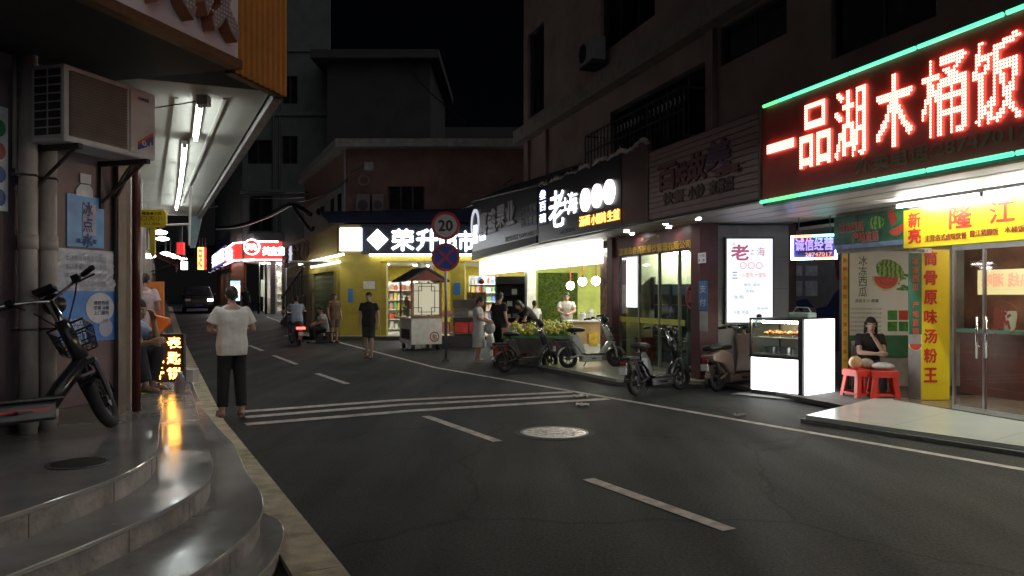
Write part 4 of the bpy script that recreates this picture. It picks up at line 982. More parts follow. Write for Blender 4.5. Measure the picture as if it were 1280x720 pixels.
pr('生煎', 917, 930, 369, 374, PRB); pr('冷面 拌面', 916, 936, 388, 393, PRB); pr('葱油饼', 946, 960, 384, 387, PRB)
# ================================================================== GLASS-FRONTED SHOP
MARO = mat('maroon_column', (.10, .028, .035), .4, var=.15)
gL, gR = FG.s(774), FG.s(871)
plat = [(.60, 16.6), (.86, 16.1), (1.86, 13.68), (3.30, 13.30), (3.62, 13.75), (3.4, 14.2), (2.4, 17.3), (1.9, 18.7), (.9, 18.7)]
pf = struct('shop_platform', MB().prism_xy(plat, -.05, .12), mat('pale_green_tile', (.46, .48, .38), .2, var=.08, scale=1.5, dirt=.3))
obj('edge_strip', MB().prism_xy(inset(plat, .05), -.05, .07), DARKCON, pf)
t = FG.thing('glass_shop', 'glass-fronted noodle bar with maroon columns and a bright interior', 'shop', (gL + gR) / 2, .1, .12)
obj('column', MB().b(gR, gR + .30, -.12, .25, .10, 2.9), MARO, t)
obj('column', MB().b(gL - .42, gL - .16, -.10, .25, .10, 2.9), MARO, t)
obj('fascia', MB().b(gL - .15, gR - .002, -.04, .12, 2.45, 2.9), MARO, t)
GOLD = mat('gold_letter', (.62, .42, .06), .35, .3)
obj('company_lettering', text_mb('深圳市叁百碗餐饮管理有限公司', (gR - gL) * .93, .16, (gR + gL) / 2 - .02, -.041, 2.56, .012, .02), GOLD, t)
obj('small_lettering', text_mb('老上海馄饨', .8, .09, FG.s(815), -.041, 2.76, .008, .02), mat('dull_gold', (.28, .18, .06), .5), t)
fr = MB(); px_ = [774, 798, 823, 848, 871]
for p in px_: x = FG.s(p); fr.b(x - .02, x + .02, 0, .06, .12, 2.45)
fr.b(gL + .02, gR - .02, .003, .057, .12, .18)
obj('glazing_bars', fr, STEEL, t)
for p, q in zip(px_, px_[1:]): obj('glass_pane', MB().b(FG.s(p) + .02, FG.s(q) - .02, .025, .033, .18, 2.448), GLS, t)
obj('band_decal', MB().b(gL + .03, gR - .45, .018, .0215, FG.z(820, 405), FG.z(820, 398)), mat('yellow_band', (.55, .55, .10), .4), t)
YG = mat('lime_interior', (.80, .81, .52), .6, var=.08)
obj('back_wall', MB().b(gL - 3.2, FG.s(871, 3.4) + .15, 3.4, 3.5, .12, 2.9), YG, t)
obj('side_wall', MB().b(gR - .02, gR + .05, .26, 1.3, .12, 2.9), YG, t)
obj('partition', MB().b(gL - .45, gL - .40, .26, 2.2, .12, 2.9), YG, t)
obj('inner_ceiling', MB().prism_xy([(gL - 3.2, .13), (gR, .13), (gR, 1.2), (FG.s(871, 3.4) + .15, 3.4), (gL - 3.2, 3.4)], 2.66, 2.72), SOFF, t)
obj('inner_floor', MB().prism_xy([(gL - 3.2, .07), (gR, .07), (gR, 1.2), (FG.s(871, 3.4) + .15, 3.4), (gL - 3.2, 3.4)], .121, .13), MATS['pale_green_tile'], t)
ring_c = (FG.s(864), FG.z(864, 371))
dc = obj('round_decal', MB().ring_y(ring_c, .20, .235, .012, .021), mat('crimson_decal', (.40, .04, .06), .4), t)
obj('decal_character', text_mb('面', .24, .22, ring_c[0], .02, ring_c[1], 0, .03), MATS['crimson_decal'], dc, loc=(0, 0, 0))
lb = FG.thing('window_lightbox', 'upright glowing white panel inside the left pane of the glass shop', 'light box', FG.s(785, .3), .3, FG.z(785, 384, .3))
a, b2 = FG.s(773.5, .3), FG.s(796.5, .3)
obj('face', MB().b(a, b2, .29, .30, FG.z(785, 384, .3), FG.z(785, 322, .3)), emis('panel_white', (.95, 1, 1), 1.4), lb); obj('frame', MB().b(a - .03, b2 + .03, .301, .36, FG.z(785, 384, .3) - .03, FG.z(785, 322, .3) + .03), STEEL, lb)
for p0, p1, nm in ((815, 836, 'tall blue display fridge left of its twin behind the glass front'), (837, 858, 'tall teal display fridge right of its twin behind the glass front')):
    a, b2 = FG.s(p0, .9), FG.s(p1, .9); f = FG.thing('display_fridge', nm, 'fridge', (a + b2) / 2, 1.2, .13)
    zt = FG.z((p0 + p1) / 2, 355, .9)
    obj('cabinet', MB().b(a, b2 - .02, .95, 1.55, .135, zt), mat('fridge_blue', (.04, .08, .16), .35) if p0 == 815 else mat('fridge_teal', (.06, .12, .12), .35), f, bevel=.015)  # one cabinet navy, the other teal
    obj('glass_door', MB().b(a + .05, b2 - .07, .935, .948, .35, zt - .25), mat('fridge_glass', (.03, .05, .06), .1), f)
    obj('header', MB().b(a + .03, b2 - .05, .94, .949, zt - .22, zt - .04), mat('fridge_header', (.15, .25, .40), .3), f)
    hs = MB()
    for i in range(3): hs.b(a + .06, b2 - .08, .925, .9345, .7 + i * .35, .715 + i * .35)
    obj('shelf', hs, STEEL, f)
fp = FG.thing('framed_picture', 'white-framed dark picture on the lime wall left of the fridges', 'picture', FG.s(811, 1.0), 1.0, 1.5)
a, b2 = FG.s(802, 1.0), FG.s(819, 1.0); za, zb = FG.z(811, 388, 1), FG.z(811, 346, 1)
obj('frame', MB().b(a, b2, .99, 1.03, za, zb), WHITE, fp); obj('print', MB().b(a + .04, b2 - .04, .982, .989, za + .04, zb - .04), mat('photo_dark', (.14, .13, .12), .4, var=.7, scale=9), fp)
obj('easel', MB().cyl((a + .1, 1.05, .13), ((a + b2) / 2, 1.04, zb), .015).cyl((b2 - .1, 1.05, .13), ((a + b2) / 2, 1.04, zb), .015), DSTEEL, fp)
for i, (p, c_) in enumerate(((783, (.42, .10, .05)), (793, (.48, .20, .04)), (803, (.30, .05, .03)))):
    q = FG.thing('crate', ('red crate', 'orange crate', 'dark red crate')[i] + ' on the floor inside the glass shop', 'crate', FG.s(p, .7), .7, .13)
    w_ = .28; x = FG.s(p, .7); obj('crate_body', MB().b(x - w_, x + w_ * .6, .6, 1.0, .132, .62), mat(f'crate{i}', c_, .5), q, bevel=.01); obj('rim', MB().b(x - w_ - .02, x + w_ * .6 + .02, .58, 1.02, .62, .66), mat(f'crate{i}', c_), q)
for i in range(2):
    p = FG.w3(FG.s(805 + i * 40, 1.6), 1.6, 2.60); tube_light('ceiling_tube', ('left', 'right')[i] + ' tube lamp on the ceiling of the glass-fronted shop', p - Vector((*FG.u, 0)) * .6, p + Vector((*FG.u, 0)) * .6, 'glass shop ceiling tubes', emis('tube_lime_shop', (1, 1, .88), 230), r=.016, drop=.05)
def wall_note(nm, lab, cat, p0, p1, y0, y1, m, s_=None, inkm=None):
    a, b2 = FG.s(p0, -.13), FG.s(p1, -.13); pm_ = (p0 + p1) / 2; za, zb = FG.z(pm_, y1, -.13), FG.z(pm_, y0, -.13)
    q = FG.thing(nm, lab, cat, (a + b2) / 2, -.13, za); obj('sheet', MB().b(a, b2, -.13, -.121, za, zb), m, q)
    if s_:
        for i, l in enumerate(s_.split('/')): obj('print', text_mb(l, (b2 - a) * .75, (zb - za) * .5 / (1 + s_.count('/')), (a + b2) / 2, -.131, zb - (zb - za) * (i + .6) / (1.2 + s_.count('/')), 0, .01), inkm or INK, q)
    return q
wall_note('payment_sticker', 'blue vertical sticker on the maroon column right of the glass front', 'sticker', 873.5, 884, 351, 388, mat('sticker_blue', (.05, .20, .50), .35), '支/付', WHITE)
wall_note('paper_notice', 'plain grey paper notice on the maroon column below the blue sticker', 'notice', 874.5, 884, 389, 414, mat('grey_paper2', (.42, .42, .42), .6))
wall_note('number_plate', 'white number plate on the maroon column above the blue sticker', 'plate', 872.5, 882, 316, 329, WHITE, '沙河路/13')
# recessed downlights under the canopy in front of the glass shop
DLM = emis('downlight_white', (1.0, .97, .9), 90)
for i, (p, y, nm) in enumerate(((783, .35, 'front left'), (790, .75, 'back left'), (832, .30, 'middle'), (836, .72, 'back middle'), (873, .40, 'right'))):
    x = FC.s(p, y); q = thing('downlight', f'{nm} round downlight under the canopy before the glass shop', 'downlight', FC.w3(x, y, 2.905), FC.a, 'downlights before the glass shop')
    obj('ring', ring_z(.055, .08, -.03, -.004, 20), CHROME, q); obj('lens', disc_z(.054, -.022, -.010, 20), DLM, q)
# ================================================================== JUICE AND FRUIT SHOP
FB = Fr(0, 24.3, 0)
t = FB.thing('fruit_shop', 'brightly lit lime green fruit and juice shop with a moss panel', 'shop', 1.8, 0, .12)
LIME = mat('lime_wall', (.62, .72, .17), .55, var=.18, scale=3)
xa, xb = gx(655, 24.3), gx(775, 24.3)
obj('back_wall', MB().b(xa, xb, 0, .15, .1, 3.0), LIME, t)
FGo = Vector((0, 24.3, 0)); fpl = [tuple((FG.w3(FG.s(p_), y_) - FGo)[:2]) for p_, y_ in ((600, .1), (760, .1))] + [(xb + 1.2, -.003), (xa - 1, -.003)]; fpl = [fpl[1], (xb + 1.2, fpl[1][1] + .5), (xb + 1.2, -.003), (xa, -.003), tuple((FG.w3(FG.s(650), .1) - FGo)[:2])]
obj('inner_ceiling', MB().prism_xy(fpl, 2.62, 2.68), SOFF, t)
obj('moss_panel', MB().b(gx(673, 24.2), gx(722, 24.2), -.08, -.003, gz(401, 24.2), gz(341, 24.2)), mat('moss', (.09, .14, .02), .9, var=.7, scale=16, bump=1.0, bscale=50), t)
ms = MB(); rnd = random.Random(8)
for i in range(900):
    x, z = rnd.uniform(gx(673, 24.2), gx(722, 24.2)), rnd.uniform(gz(401, 24.2), gz(341, 24.2)); r = rnd.uniform(.015, .035); a = rnd.random() * 6.28
    ms.add([(x + r * math.cos(a), -.082, z + r * math.sin(a)), (x - r * math.cos(a), -.082, z - r * math.sin(a)), (x + rnd.uniform(-.03, .03), -.12, z + rnd.uniform(-.03, .03))], [(0, 1, 2)])
obj('moss_tufts', ms, MATS['moss'], t, kind='stuff')
obj('white_rail', MB().b(xa, xb, -.06, -.004, gz(405, 24.2), gz(402.5, 24.2)), WHITE, t)
obj('floor', MB().prism_xy(fpl, .09, .115), MATS['pale_green_tile'], t)
x = FG.s(659); obj('jamb', MB().prism_xy([tuple(FG.w3(x + a, b2)[:2]) if 0 else tuple((FG.w3(x + a, b2) - Vector((0, 24.3, 0)))[:2]) for a, b2 in ((-.12, -.03), (.08, -.03), (.08, .25), (-.12, .25))], .1, 2.5), mat('white_jamb', (.7, .72, .66), .4), t)
FGo = Vector((0, 24.3, 0))
x = FG.s(753); obj('display_column', MB().prism_xy([tuple((FG.w3(x + a, b2) - FGo)[:2]) for a, b2 in ((-.12, .0), (.25, .0), (.25, .3), (-.12, .3))], .1, 2.5), mat('column_collage', (.30, .16, .10), .5, var=.8, scale=7), t)
# glowing white fascia
fz = FG.thing('white_fascia_lightbox', 'long glowing white light box fascia above the fruit shop opening', 'light box', FG.s(690), 0, 2.35)
seg = [FG.s(p) for p in (603, 618, 637, 665, 700, 754)]
WF = emis('fascia_white', (1.0, 1.0, .92), 2.6)
for a, b2 in zip(seg, seg[1:]): obj('panel', MB().b(a + .01, b2 - .01, -.12, -.0, 2.36, 2.90), WF, fz)
# pendants
BULB = emis('bulb_glow', (1.0, .93, .74), 60)
for i, (p, y, d_, nm) in enumerate(((713, 357, 22.0, 'left pendant bulb on a red cord over the fruit counter'), (728, 352, 21.4, 'middle pendant bulb over the fruit counter'), (745, 351, 20.6, 'right pendant bulb over the fruit counter'))):
    q = thing('pendant_lamp', nm, 'pendant lamp', (gx(p, d_), d_, gz(y, d_)), 0, 'pendants over the fruit counter')
    obj('globe', MB().ell((0, 0, 0), (.115, .115, .115)), BULB, q, smooth=True); obj('cord', MB().cyl((0, 0, .12), (0, 0, 2.62 - gz(y, d_)), .012), REDL, q); obj('holder', MB().cyl((0, 0, .09), (0, 0, .17), .035, .025), BLACK, q)
# counter
cx0, cx1 = gx(710, 20.2), gx(757, 20.2)
t = thing('wooden_counter', 'light wood counter with a white top inside the fruit shop', 'counter', ((cx0 + cx1) / 2, 20.4, .115)); w = cx1 - cx0
obj('front', MB().b(-w / 2, w / 2, -.2, .25, .0, .80), mat('light_wood', (.48, .33, .17), .5, var=.15, scale=4), t); obj('top', MB().b(-w / 2 - .04, w / 2 + .04, -.25, .3, .80, .84), WHITE, t); obj('base', MB().b(-w / 2 + .05, w / 2 - .05, -.215, -.201, .0, .22), WHITE, t)
for i, (dx, h_, r_, c_) in enumerate(((-.1, .22, .09, (.7, .7, .66)), (.12, .30, .08, (.75, .75, .72)), (.33, .2, .07, (.6, .62, .5)))):
    q = obj('juice_jar', MB().tube([(0, 0, 0), (0, 0, h_ * .8), (0, 0, h_ * .85), (0, 0, h_)], [r_, r_, r_ * .7, r_ * .7], 14), mat(f'jar{i}', c_, .25), smooth=False); q.location = ((cx0 + cx1) / 2 + dx, 20.35, .956); tag(q, ('left squat pale jar', 'tall middle jar', 'right small greenish jar')[i] + ' on the wooden fruit shop counter', 'jar', 'jars on the fruit shop counter')
q = obj('fruit_picture', MB().b(-.12, .12, 0, .03, 0, .36), mat('orange_print', (.65, .42, .06), .5, var=.5, scale=8)); q.location = (gx(742, 20.1), 20.165, .30); tag(q, 'yellow fruit picture on the front of the wooden counter', 'picture')
# black shelving
t = thing('black_shelf', 'tall black display shelving left of the lime fruit shop', 'shelf', (gx(638, 23.8), 23.8, .05))
w = gx(658, 23.8) - gx(620, 23.8); H_ = gz(345, 23.8) - .05
obj('back_panel', MB().b(-w / 2, w / 2, .5, .53, 0, H_), BLACK, t)
for x in (-w / 2, w / 2 - .04): obj('side_panel', MB().b(x, x + .04, .0, .5, 0, H_), BLACK, t)
for i in range(6): obj('shelf_board', MB().b(-w / 2 + .042, w / 2 - .042, .0, .498, .12 + i * H_ / 6, .15 + i * H_ / 6), BLACK, t)
rnd = random.Random(2)
for i in range(9):
    z = .05 + .152 + (i % 5) * H_ / 6 + .002; q = obj('shelf_carton', MB().b(-.08, .08, -.06, .06, 0, .1 + rnd.random() * .08), mat(f'carton{i % 4}', ((.4, .4, .38), (.25, .12, .08), (.35, .30, .12), (.12, .14, .22))[i % 4], .5)); q.location = (gx(638, 23.8) - w / 2 + .2 + (i * .37) % (w - .4), 23.95, z)
    tag(q, 'small carton standing on the black display shelving', 'carton', 'cartons on the black shelving')
# shop base under it all
FG.solo('shop_row_floor', MB().b(FG.s(600), 6, .2, 7, .02, .085), DARKCON, kind='structure')
# ================================================================== MARKET ON THE CORNER
YW = mat('yellow_wall', (.46, .365, .05), .5, var=.2, scale=1.5, dirt=.5)
def mx(px, d=28): return gx(px, d) + 6.27
t = FM.thing('corner_market', 'yellow corner market with a dark header and glowing white characters', 'shop', 3, .2, .1)
struct('market_plinth', MB().prism_xy([(-6.6, 27.5), (1.2, 27.5), (1.2, 36), (-10.8, 36)], -.05, .15), DARKCON)
obj('pier', MB().b(0, mx(483), 0, .35, .15, 2.86), YW, t)
obj('pier_face', MB().b(mx(450), mx(476), -.06, -.0, .15, 2.86), YW, t)
obj('pier', MB().b(mx(563), mx(581), 0, .35, .15, 2.86), YW, t)
obj('pier', MB().b(mx(655), mx(662), 0, .35, .15, 2.86), YW, t)
obj('header', MB().b(-.02, mx(662), -.04, .3, 2.862, 3.12), YW, t)
SIGNBLUE = mat('navy_sign', (.045, .05, .075), .35, var=.2)
sg = FM.thing('market_sign', 'dark sign of the corner market with white lit square, diamond and characters', 'sign', 3, -.1, 3.1)
obj('panel', MB().b(-.02, mx(640), -.14, -.045, 3.125, 4.2), SIGNBLUE, sg)
obj('end_panel', MB().b(-.02, mx(424 + 28), -.15, -.141, 3.127, 4.198), mat('ochre_panel', (.28, .22, .08), .5), sg)
def mrect(p0, p1, y0, y1): return mx(p0, 27.85), mx(p1, 27.85), gz(y1, 27.85), gz(y0, 27.85)
a, b2, za, zb = mrect(425, 452.5, 285, 313.5)
obj('lit_square', MB().b(a, b2, -.20, -.152, za, zb), emis('market_white', (.92, .96, 1.0), 3.2), sg)
c_ = (mx(472, 27.85), gz(299.5, 27.85)); r = .385
obj('lit_diamond', MB().prism_xz([(c_[0] - r, c_[1]), (c_[0], c_[1] - r), (c_[0] + r, c_[1]), (c_[0], c_[1] + r)], -.19, -.15), MATS['market_white'], sg)
for ch, p0, p1, y0, y1 in (('荣', 490, 517, 287, 313), ('升', 521, 547, 287, 313), ('超', 549, 571, 288, 313), ('市', 573, 592, 289, 314)):
    a, b2, za, zb = mrect(p0, p1, y0, y1); obj('character', text_mb(ch, b2 - a, zb - za, (a + b2) / 2, -.15, (za + zb) / 2, .05, .035), SW, sg)
STRIP = emis('strip_light', (1.0, .97, .82), 10)
ls = FM.thing('strip_light', 'long strip light under the front of the corner market sign', 'strip light', mx(530), -.2, 3.06)
obj('tube', MB().cyl((mx(463), -.19, 3.085), (mx(655), -.19, 3.085), .03, n=8), STRIP, ls); obj('housing', MB().b(mx(463), mx(655), -.22, -.142, 3.125, 3.15), WHITE, ls)
FSm = FS
sgs = FS.thing('ochre_side_sign', 'dim ochre side sign of the corner market with unlit characters', 'sign', -4, -.1, 3.1)
s0 = FS.s(358)
obj('panel', MB().b(s0, -.02, -.10, -.01, 3.05, 4.2), mat('ochre_panel', (.28, .22, .08), .5), sgs)
for i, (ch, lit) in enumerate(zip('荣升生活超市', (0, 1, 0, 0, 0, 0))):
    obj('character', text_mb(ch, .85, .75, s0 + 1.0 + i * 1.18, -.10, 3.65, .05, .03), emis('dim_lit', (.8, .85, 1), .5, False) if lit else mat('brown_letter', (.10, .07, .04), .5), sgs)
for (p0, p1, off, zz, nm) in ((374, 429, -.45, 2.98, 'brighter outer'), (389, 425, -.1, 2.82, 'dimmer inner')):
    a, b2 = FS.s(p0, off), FS.s(p1, off); q = FS.thing('strip_light', f'{nm} strip light along the side of the corner market', 'strip light', (a + b2) / 2, off, zz)
    obj('tube', MB().cyl((a, off, zz), (b2, off, zz), .035, n=8), STRIP if off < -.2 else emis('strip_dim', (1, .97, .85), 2.5), q); obj('housing', MB().b(a, b2, off - .04, off + .04, zz + .036, zz + .07), WHITE, q)
ts = FS.thing('side_shopfront', 'side front of the corner market with a shutter and open doorway', 'building', -4, .2, .1)
obj('pier', MB().b(-.5, 0, .0, .3, .15, 3.05), YW, ts)
obj('header', MB().b(s0, -.5, .02, .3, 2.55, 3.05), YW, ts)
obj('door_post', MB().b(FS.s(417), FS.s(421), .0, .3, .15, 2.55), YW, ts)
sh = MB(); a, b2 = FS.s(391), FS.s(415)
for i in range(20): sh.b(a, b2, .10 + (i % 2) * .02, .16, .15 + i * .12, .15 + (i + 1) * .12 - .006)
obj('roller_shutter', sh, mat('green_shutter', (.20, .24, .12), .45, var=.1), ts)
obj('wall', MB().b(s0, a, .01, .3, .15, 2.55), mat('olive_wall', (.22, .19, .10), .7, dirt=.4), ts)
q = FS.thing('leaning_board', 'brownish pink board leaning by the side of the market', 'board', FS.s(386, -.5), -.5, .15); a, b2 = FS.s(381.5, -.5), FS.s(391, -.5)
obj('board', MB().b(a, b2, -.52, -.48, .151, 1.75), mat('pink_board', (.32, .20, .15), .6, dirt=.3), q)
q = FS.thing('stair_railing', 'dark sloping stair railing at the far end of the market side', 'railing', FS.s(366, -.6), -.6, .3); a, b2 = FS.s(352, -.6), FS.s(380, -.6)
rl = MB(); rl.tube([(a, -.6, 1.5), (b2, -.6, 2.8)], .05, 6)
obj('handrail', rl, BLACK, q)
for i in range(6): x = a + (b2 - a) * (i + .5) / 6; z = 1.5 + 1.3 * (i + .5) / 6; obj('baluster', MB().cyl((x, -.6, z - 1.1), (x, -.6, z), .03, n=6), BLACK, q)
obj('stair_flank', MB().prism_xz([(a, .2), (b2, .2), (b2, 1.65), (a, .35)], -.66, -.54), DARKCON, q)
# interior of the market
obj('back_wall', MB().b(.4, mx(662), 5.5, 5.6, .15, 3.05), mat('market_yellow', (.75, .58, .06), .5), t)
obj('side_partition', MB().b(mx(520), mx(520) + .1, .4, 5.4, .15, 3.0), WHITE, t)
obj('inner_ceiling', MB().b(-2.0, mx(662), .31, 5.5, 2.86, 2.9), WHITE, t)
obj('floor', MB().b(-2, mx(662), -.2, 5.5, .151, .16), mat('market_floor', (.5, .48, .42), .25), t)
PANL = emis('panel_lamp', (1.0, 1.0, .93), 40)
for i, (x, y) in enumerate(((1.2, 1.6), (2.6, 3.0), (5.6, 1.5), (7.2, 1.5), (5.6, 3.4), (7.2, 3.4))):
    q = FM.thing('ceiling_panel_lamp', f'square panel lamp in the corner market ceiling, number {i + 1} of six from the left', 'ceiling lamp', x, y, 2.83, 'market ceiling lamps')
    q['label'] = ('flat lamp in the market ceiling just inside the left opening', 'flat lamp deep inside the left opening of the market', 'front left flat lamp over the lit goods shelves', 'front right flat lamp over the lit goods shelves', 'back left flat lamp over the lit goods shelves', 'back right flat lamp over the lit goods shelves')[i]
    obj('frame', MB().b(x - .32, x + .32, y - .32, y + .32, 2.835, 2.858), STEEL, q); obj('diffuser', MB().b(x - .3, x + .3, y - .3, y + .3, 2.82, 2.8345), PANL, q)
def goods_shelf(nm, lab, x0, x1, y, ntier, zt, dens, seed, grp, kinds):
    q = FM.thing('goods_shelf', lab, 'shelf', (x0 + x1) / 2, y, .16)
    obj('back', MB().b(x0, x1, y + .35, y + .37, .16, zt), WHITE, q)
    for x in (x0, x1 - .03): obj('upright', MB().b(x, x + .03, y, y + .348, .16, zt), WHITE, q)
    rnd = random.Random(seed); hh = (zt - .25) / ntier
    for k in range(ntier):
        z = .25 + k * hh
        obj('shelf_board', MB().b(x0 + .031, x1 - .031, y, y + .348, z, z + .025), WHITE, q)
        x = x0 + .08
        while x < x1 - .2:
            wq = rnd.uniform(.10, .2); h_ = rnd.uniform(.45, .8) * hh; m = rnd.choice(kinds)
            if rnd.random() < dens:
                pk = obj('packet', MB().b(-wq / 2 + .006, wq / 2 - .006, -.1, .1, 0, h_ * .82).b(-wq / 2 + .02, wq / 2 - .02, -.09, .09, h_ * .8201, h_), m); pk.location = FM.w3(x + wq / 2, y + .15, z + .026)
                tag(pk, grp[0], 'packet', grp[1])
            x += wq + .02
KG = [mat(f'packet{i}', c, .4) for i, c in enumerate(((.55, .55, .52), (.5, .10, .06), (.10, .18, .42), (.55, .42, .08), (.14, .30, .12), (.45, .28, .2), (.62, .6, .55)))]
goods_shelf('s', 'white market shelving packed with small goods right of the yellow pier', mx(586, 32), mx(622, 32), 4.2, 6, 2.45, .95, 1, ('small packaged item on the white market shelving by the black shelving', 'packets on the right market shelving'), KG)
goods_shelf('s', 'white market shelving seen through the left market opening', 1.2, 2.6, 3.2, 5, 2.2, .9, 2, ('packaged item on the shelving behind the left market opening', 'packets on the left market shelving'), KG)
# outside displays of the market
def fruit_box(loc, label, c_, w=.5, d=.38, h=.26, rz=0, grp=None):
    q = thing('crate', label, 'crate', loc, rz, grp)
    m = mat('crate_%02d%02d%02d' % tuple(int(v * 99) for v in c_), c_, .45)
    mb = MB().b(-w / 2, w / 2, -d / 2, d / 2, 0, .03)
    obj('floor', mb, m, q)
    for s_ in (-1, 1):
        obj('side', MB().b(-w / 2, w / 2, s_ * d / 2 - .012, s_ * d / 2 + .012, .031, h), m, q); obj('end', MB().b(s_ * (w / 2 - .012) - .012, s_ * (w / 2 - .012) + .012, -d / 2 + .013, d / 2 - .013, .031, h), m, q)
    obj('rim', MB().b(-w / 2 - .015, w / 2 + .015, -d / 2 - .018, -d / 2 + .016, h, h + .025).b(-w / 2 - .015, w / 2 + .015, d / 2 - .016, d / 2 + .018, h, h + .025), m, q)
    return q
t = thing('display_table', 'low steel display table with red and pink tubs in front of the market', 'table', (gx(575, 24), 24.2, .0))
obj('top', MB().b(-.85, .75, -.35, .35, .93, .97), STEEL, t); obj('lower_shelf', MB().b(-.83, .73, -.33, .33, .42, .45), STEEL, t)
for sx in (-.8, .7):
    for sy in (-.3, .3): obj('leg', MB().cyl((sx, sy, 0), (sx, sy, .93), .02, n=8), STEEL, t)
obj('front_cloth', MB().b(-.86, .76, -.37, -.355, .0, .36), mat('dark_cloth', (.04, .04, .045), .8), t)
for i, (x, z, c_, lab) in enumerate(((-.55, .452, (.62, .22, .2), 'pink tub on the lower shelf of the market display table'), (.05, .452, (.55, .05, .04), 'red tub in the middle of the lower shelf of the market table'), (.5, .452, (.55, .05, .04), 'red tub at the right end of the lower shelf by the woman in grey'), (-.5, .972, (.6, .25, .2), 'pale pink tray on top of the market display table'), (.05, .972, (.12, .12, .12), 'dark tray in the middle of the market table top'), (.48, .972, (.45, .42, .38), 'beige tray at the right end of the market table top'))):
    fruit_box((gx(575, 24) + x, 24.2, z), lab, c_, .42, .4, .30 if z < .9 else .14)
t = thing('stacked_boxes', 'dark stack of cartons in front of the lit market shelves', 'boxes', (gx(583, 25.5), 25.5, .0))
for i in range(5): obj('box', MB().b(-.42 + .03 * (i % 2), .42, -.3, .3, .30 * i, .30 * i + .285), mat(f'dkbox{i % 2}', ((.14, .13, .12), (.22, .2, .17))[i % 2], .6), t)
t = thing('red_lantern', 'small dark red lantern decoration hanging in front of the lit goods shelves', 'lantern', (gx(602, 26), 26, gz(352, 26)))
obj('body', MB().ell((0, 0, 0), (.10, .10, .09)), mat('lantern_dark', (.16, .03, .02), .5), t, smooth=True); obj('tassel', MB().cyl((0, 0, -.35), (0, 0, -.12), .03, .02), REDL, t); obj('cord', MB().cyl((0, 0, .08), (0, 0, .7), .008), REDL, t)
obj('ornament_board', MB().b(-.5, .15, .02, .06, -1.0, -.36), mat('ornament_brown', (.16, .11, .05), .6, var=.6, scale=9), t)
q = thing('wall_notice', 'small white notice on the yellow market pier above the walking man', 'notice', (gx(461, 27.9), 27.92, gz(361, 27.9))); obj('sheet', MB().b(-.2, .22, -.012, 0, 0, .28), PAPER, q)
q = thing('blue_notice', 'small blue notice on the right yellow market pier', 'notice', (gx(571, 27.9), 27.98, gz(368, 27.9))); obj('sheet', MB().b(-.12, .12, -.012, 0, 0, .42), mat('sticker_blue', (.05, .2, .5)), q)
q = thing('blue_banner_strip', 'narrow blue strip sign on the left corner of the market', 'sign', (gx(437.5, 27.9), 27.95, gz(378, 27.9))); obj('sheet', MB().b(-.07, .10, -.012, 0, 0, .5), mat('sticker_blue', (.05, .2, .5)), q)
# tarpaulin roof over the market sign
FM.solo('blue_tarpaulin', MB().add([(-.3, -.5, 4.22), (mx(645), -.5, 4.28), (mx(645), 1.0, 4.9), (-1.0, 1.0, 4.75), (-.3, -.5, 4.26), (mx(645), -.5, 4.32), (mx(645), 1.0, 4.94), (-1.0, 1.0, 4.79)], [(3, 2, 1, 0), (4, 5, 6, 7), (0, 1, 5, 4), (1, 2, 6, 5), (2, 3, 7, 6), (3, 0, 4, 7)]), mat('navy_tarp', (.025, .03, .085), .4, var=.4, scale=2), 'dark blue tarpaulin roof sloping up behind the market sign', 'tarpaulin')
# ================================================================== PINK BUILDING OVER THE MARKET
t = thing('pink_building', 'low pink building with a flat overhanging concrete roof above the market', 'building', (0, 30, 0))
PK = Fr(gx(434, 29.2), 29.2, 0)
def lo(p): return (p[0], p[1] - 30)
xl = PK.o.x; L2 = 9.5
side = [(xl, 29.2), (xl + D2.x * L2, 29.2 + D2.y * L2)]
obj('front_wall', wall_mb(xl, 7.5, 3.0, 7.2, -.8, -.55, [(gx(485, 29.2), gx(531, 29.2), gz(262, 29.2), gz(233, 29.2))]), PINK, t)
w = MB(); a, b2 = gx(485, 29.2), gx(531, 29.2); za, zb = gz(262, 29.2), gz(233, 29.2)
for x in np.linspace(a, b2 - .05, 4): w.b(x, x + .05, -.72, -.66, za, zb)
wd = obj('window', w, DSTEEL, t)
for i in range(3): obj('pane', MB().b(a + .06 + i * (b2 - a - .05) / 3, a + (i + 1) * (b2 - a - .05) / 3 - .01, -.70, -.69, za, zb), DGLASS, wd, loc=(0, 0, 0))
n2 = Vector((-.909, -.417))
def side_slab(mb, z0, z1, off0, off1, l0=0.0, l1=L2):
    A, B = Vector(side[0]) + D2 * l0, Vector(side[0]) + D2 * l1
    return mb.prism_xy([lo(A + n2 * off0), lo(B + n2 * off0), lo(B + n2 * off1), lo(A + n2 * off1)], z0, z1)
obj('side_wall_upper', side_slab(MB(), 5.9, 7.2, 0, -.25, .003), mat('pink_lit', (.30, .185, .16), .8, dirt=.3), t)  # lighter copy of the wall pink, stronger light on this face put into the colour
obj('side_wall_lower', side_slab(MB(), 3.0, 5.9, 0, -.25, .003), mat('white_render', (.38, .39, .39), .75, dirt=.4), t)
rf = [(xl - .35, 28.75), (8, 28.75), (8, 40), (xl + D2.x * L2 - .35, 40), (xl + D2.x * L2 - .35, 29.2 + D2.y * L2)]
obj('roof_slab', MB().prism_xy([lo(p) for p in rf], 7.2, 7.5), mat('pale_slab', (.30, .30, .295), .8, dirt=.45), t)
for p, z in ((.8, 4.9), (2.2, 4.9)):
    obj('side_window', side_slab(MB(), 4.75, 5.65, .012, 0.001, p + .2, p + .9), DGLASS, t)
vm = MB()
for k in (4.6, 5.5):
    A = Vector(side[0]) + D2 * k + n2 * .02; vm.ell((A.x, A.y - 30, 5.35), (.16, .16, .16), 10, 7)
obj('vent_cowl', vm, BLACK, t)
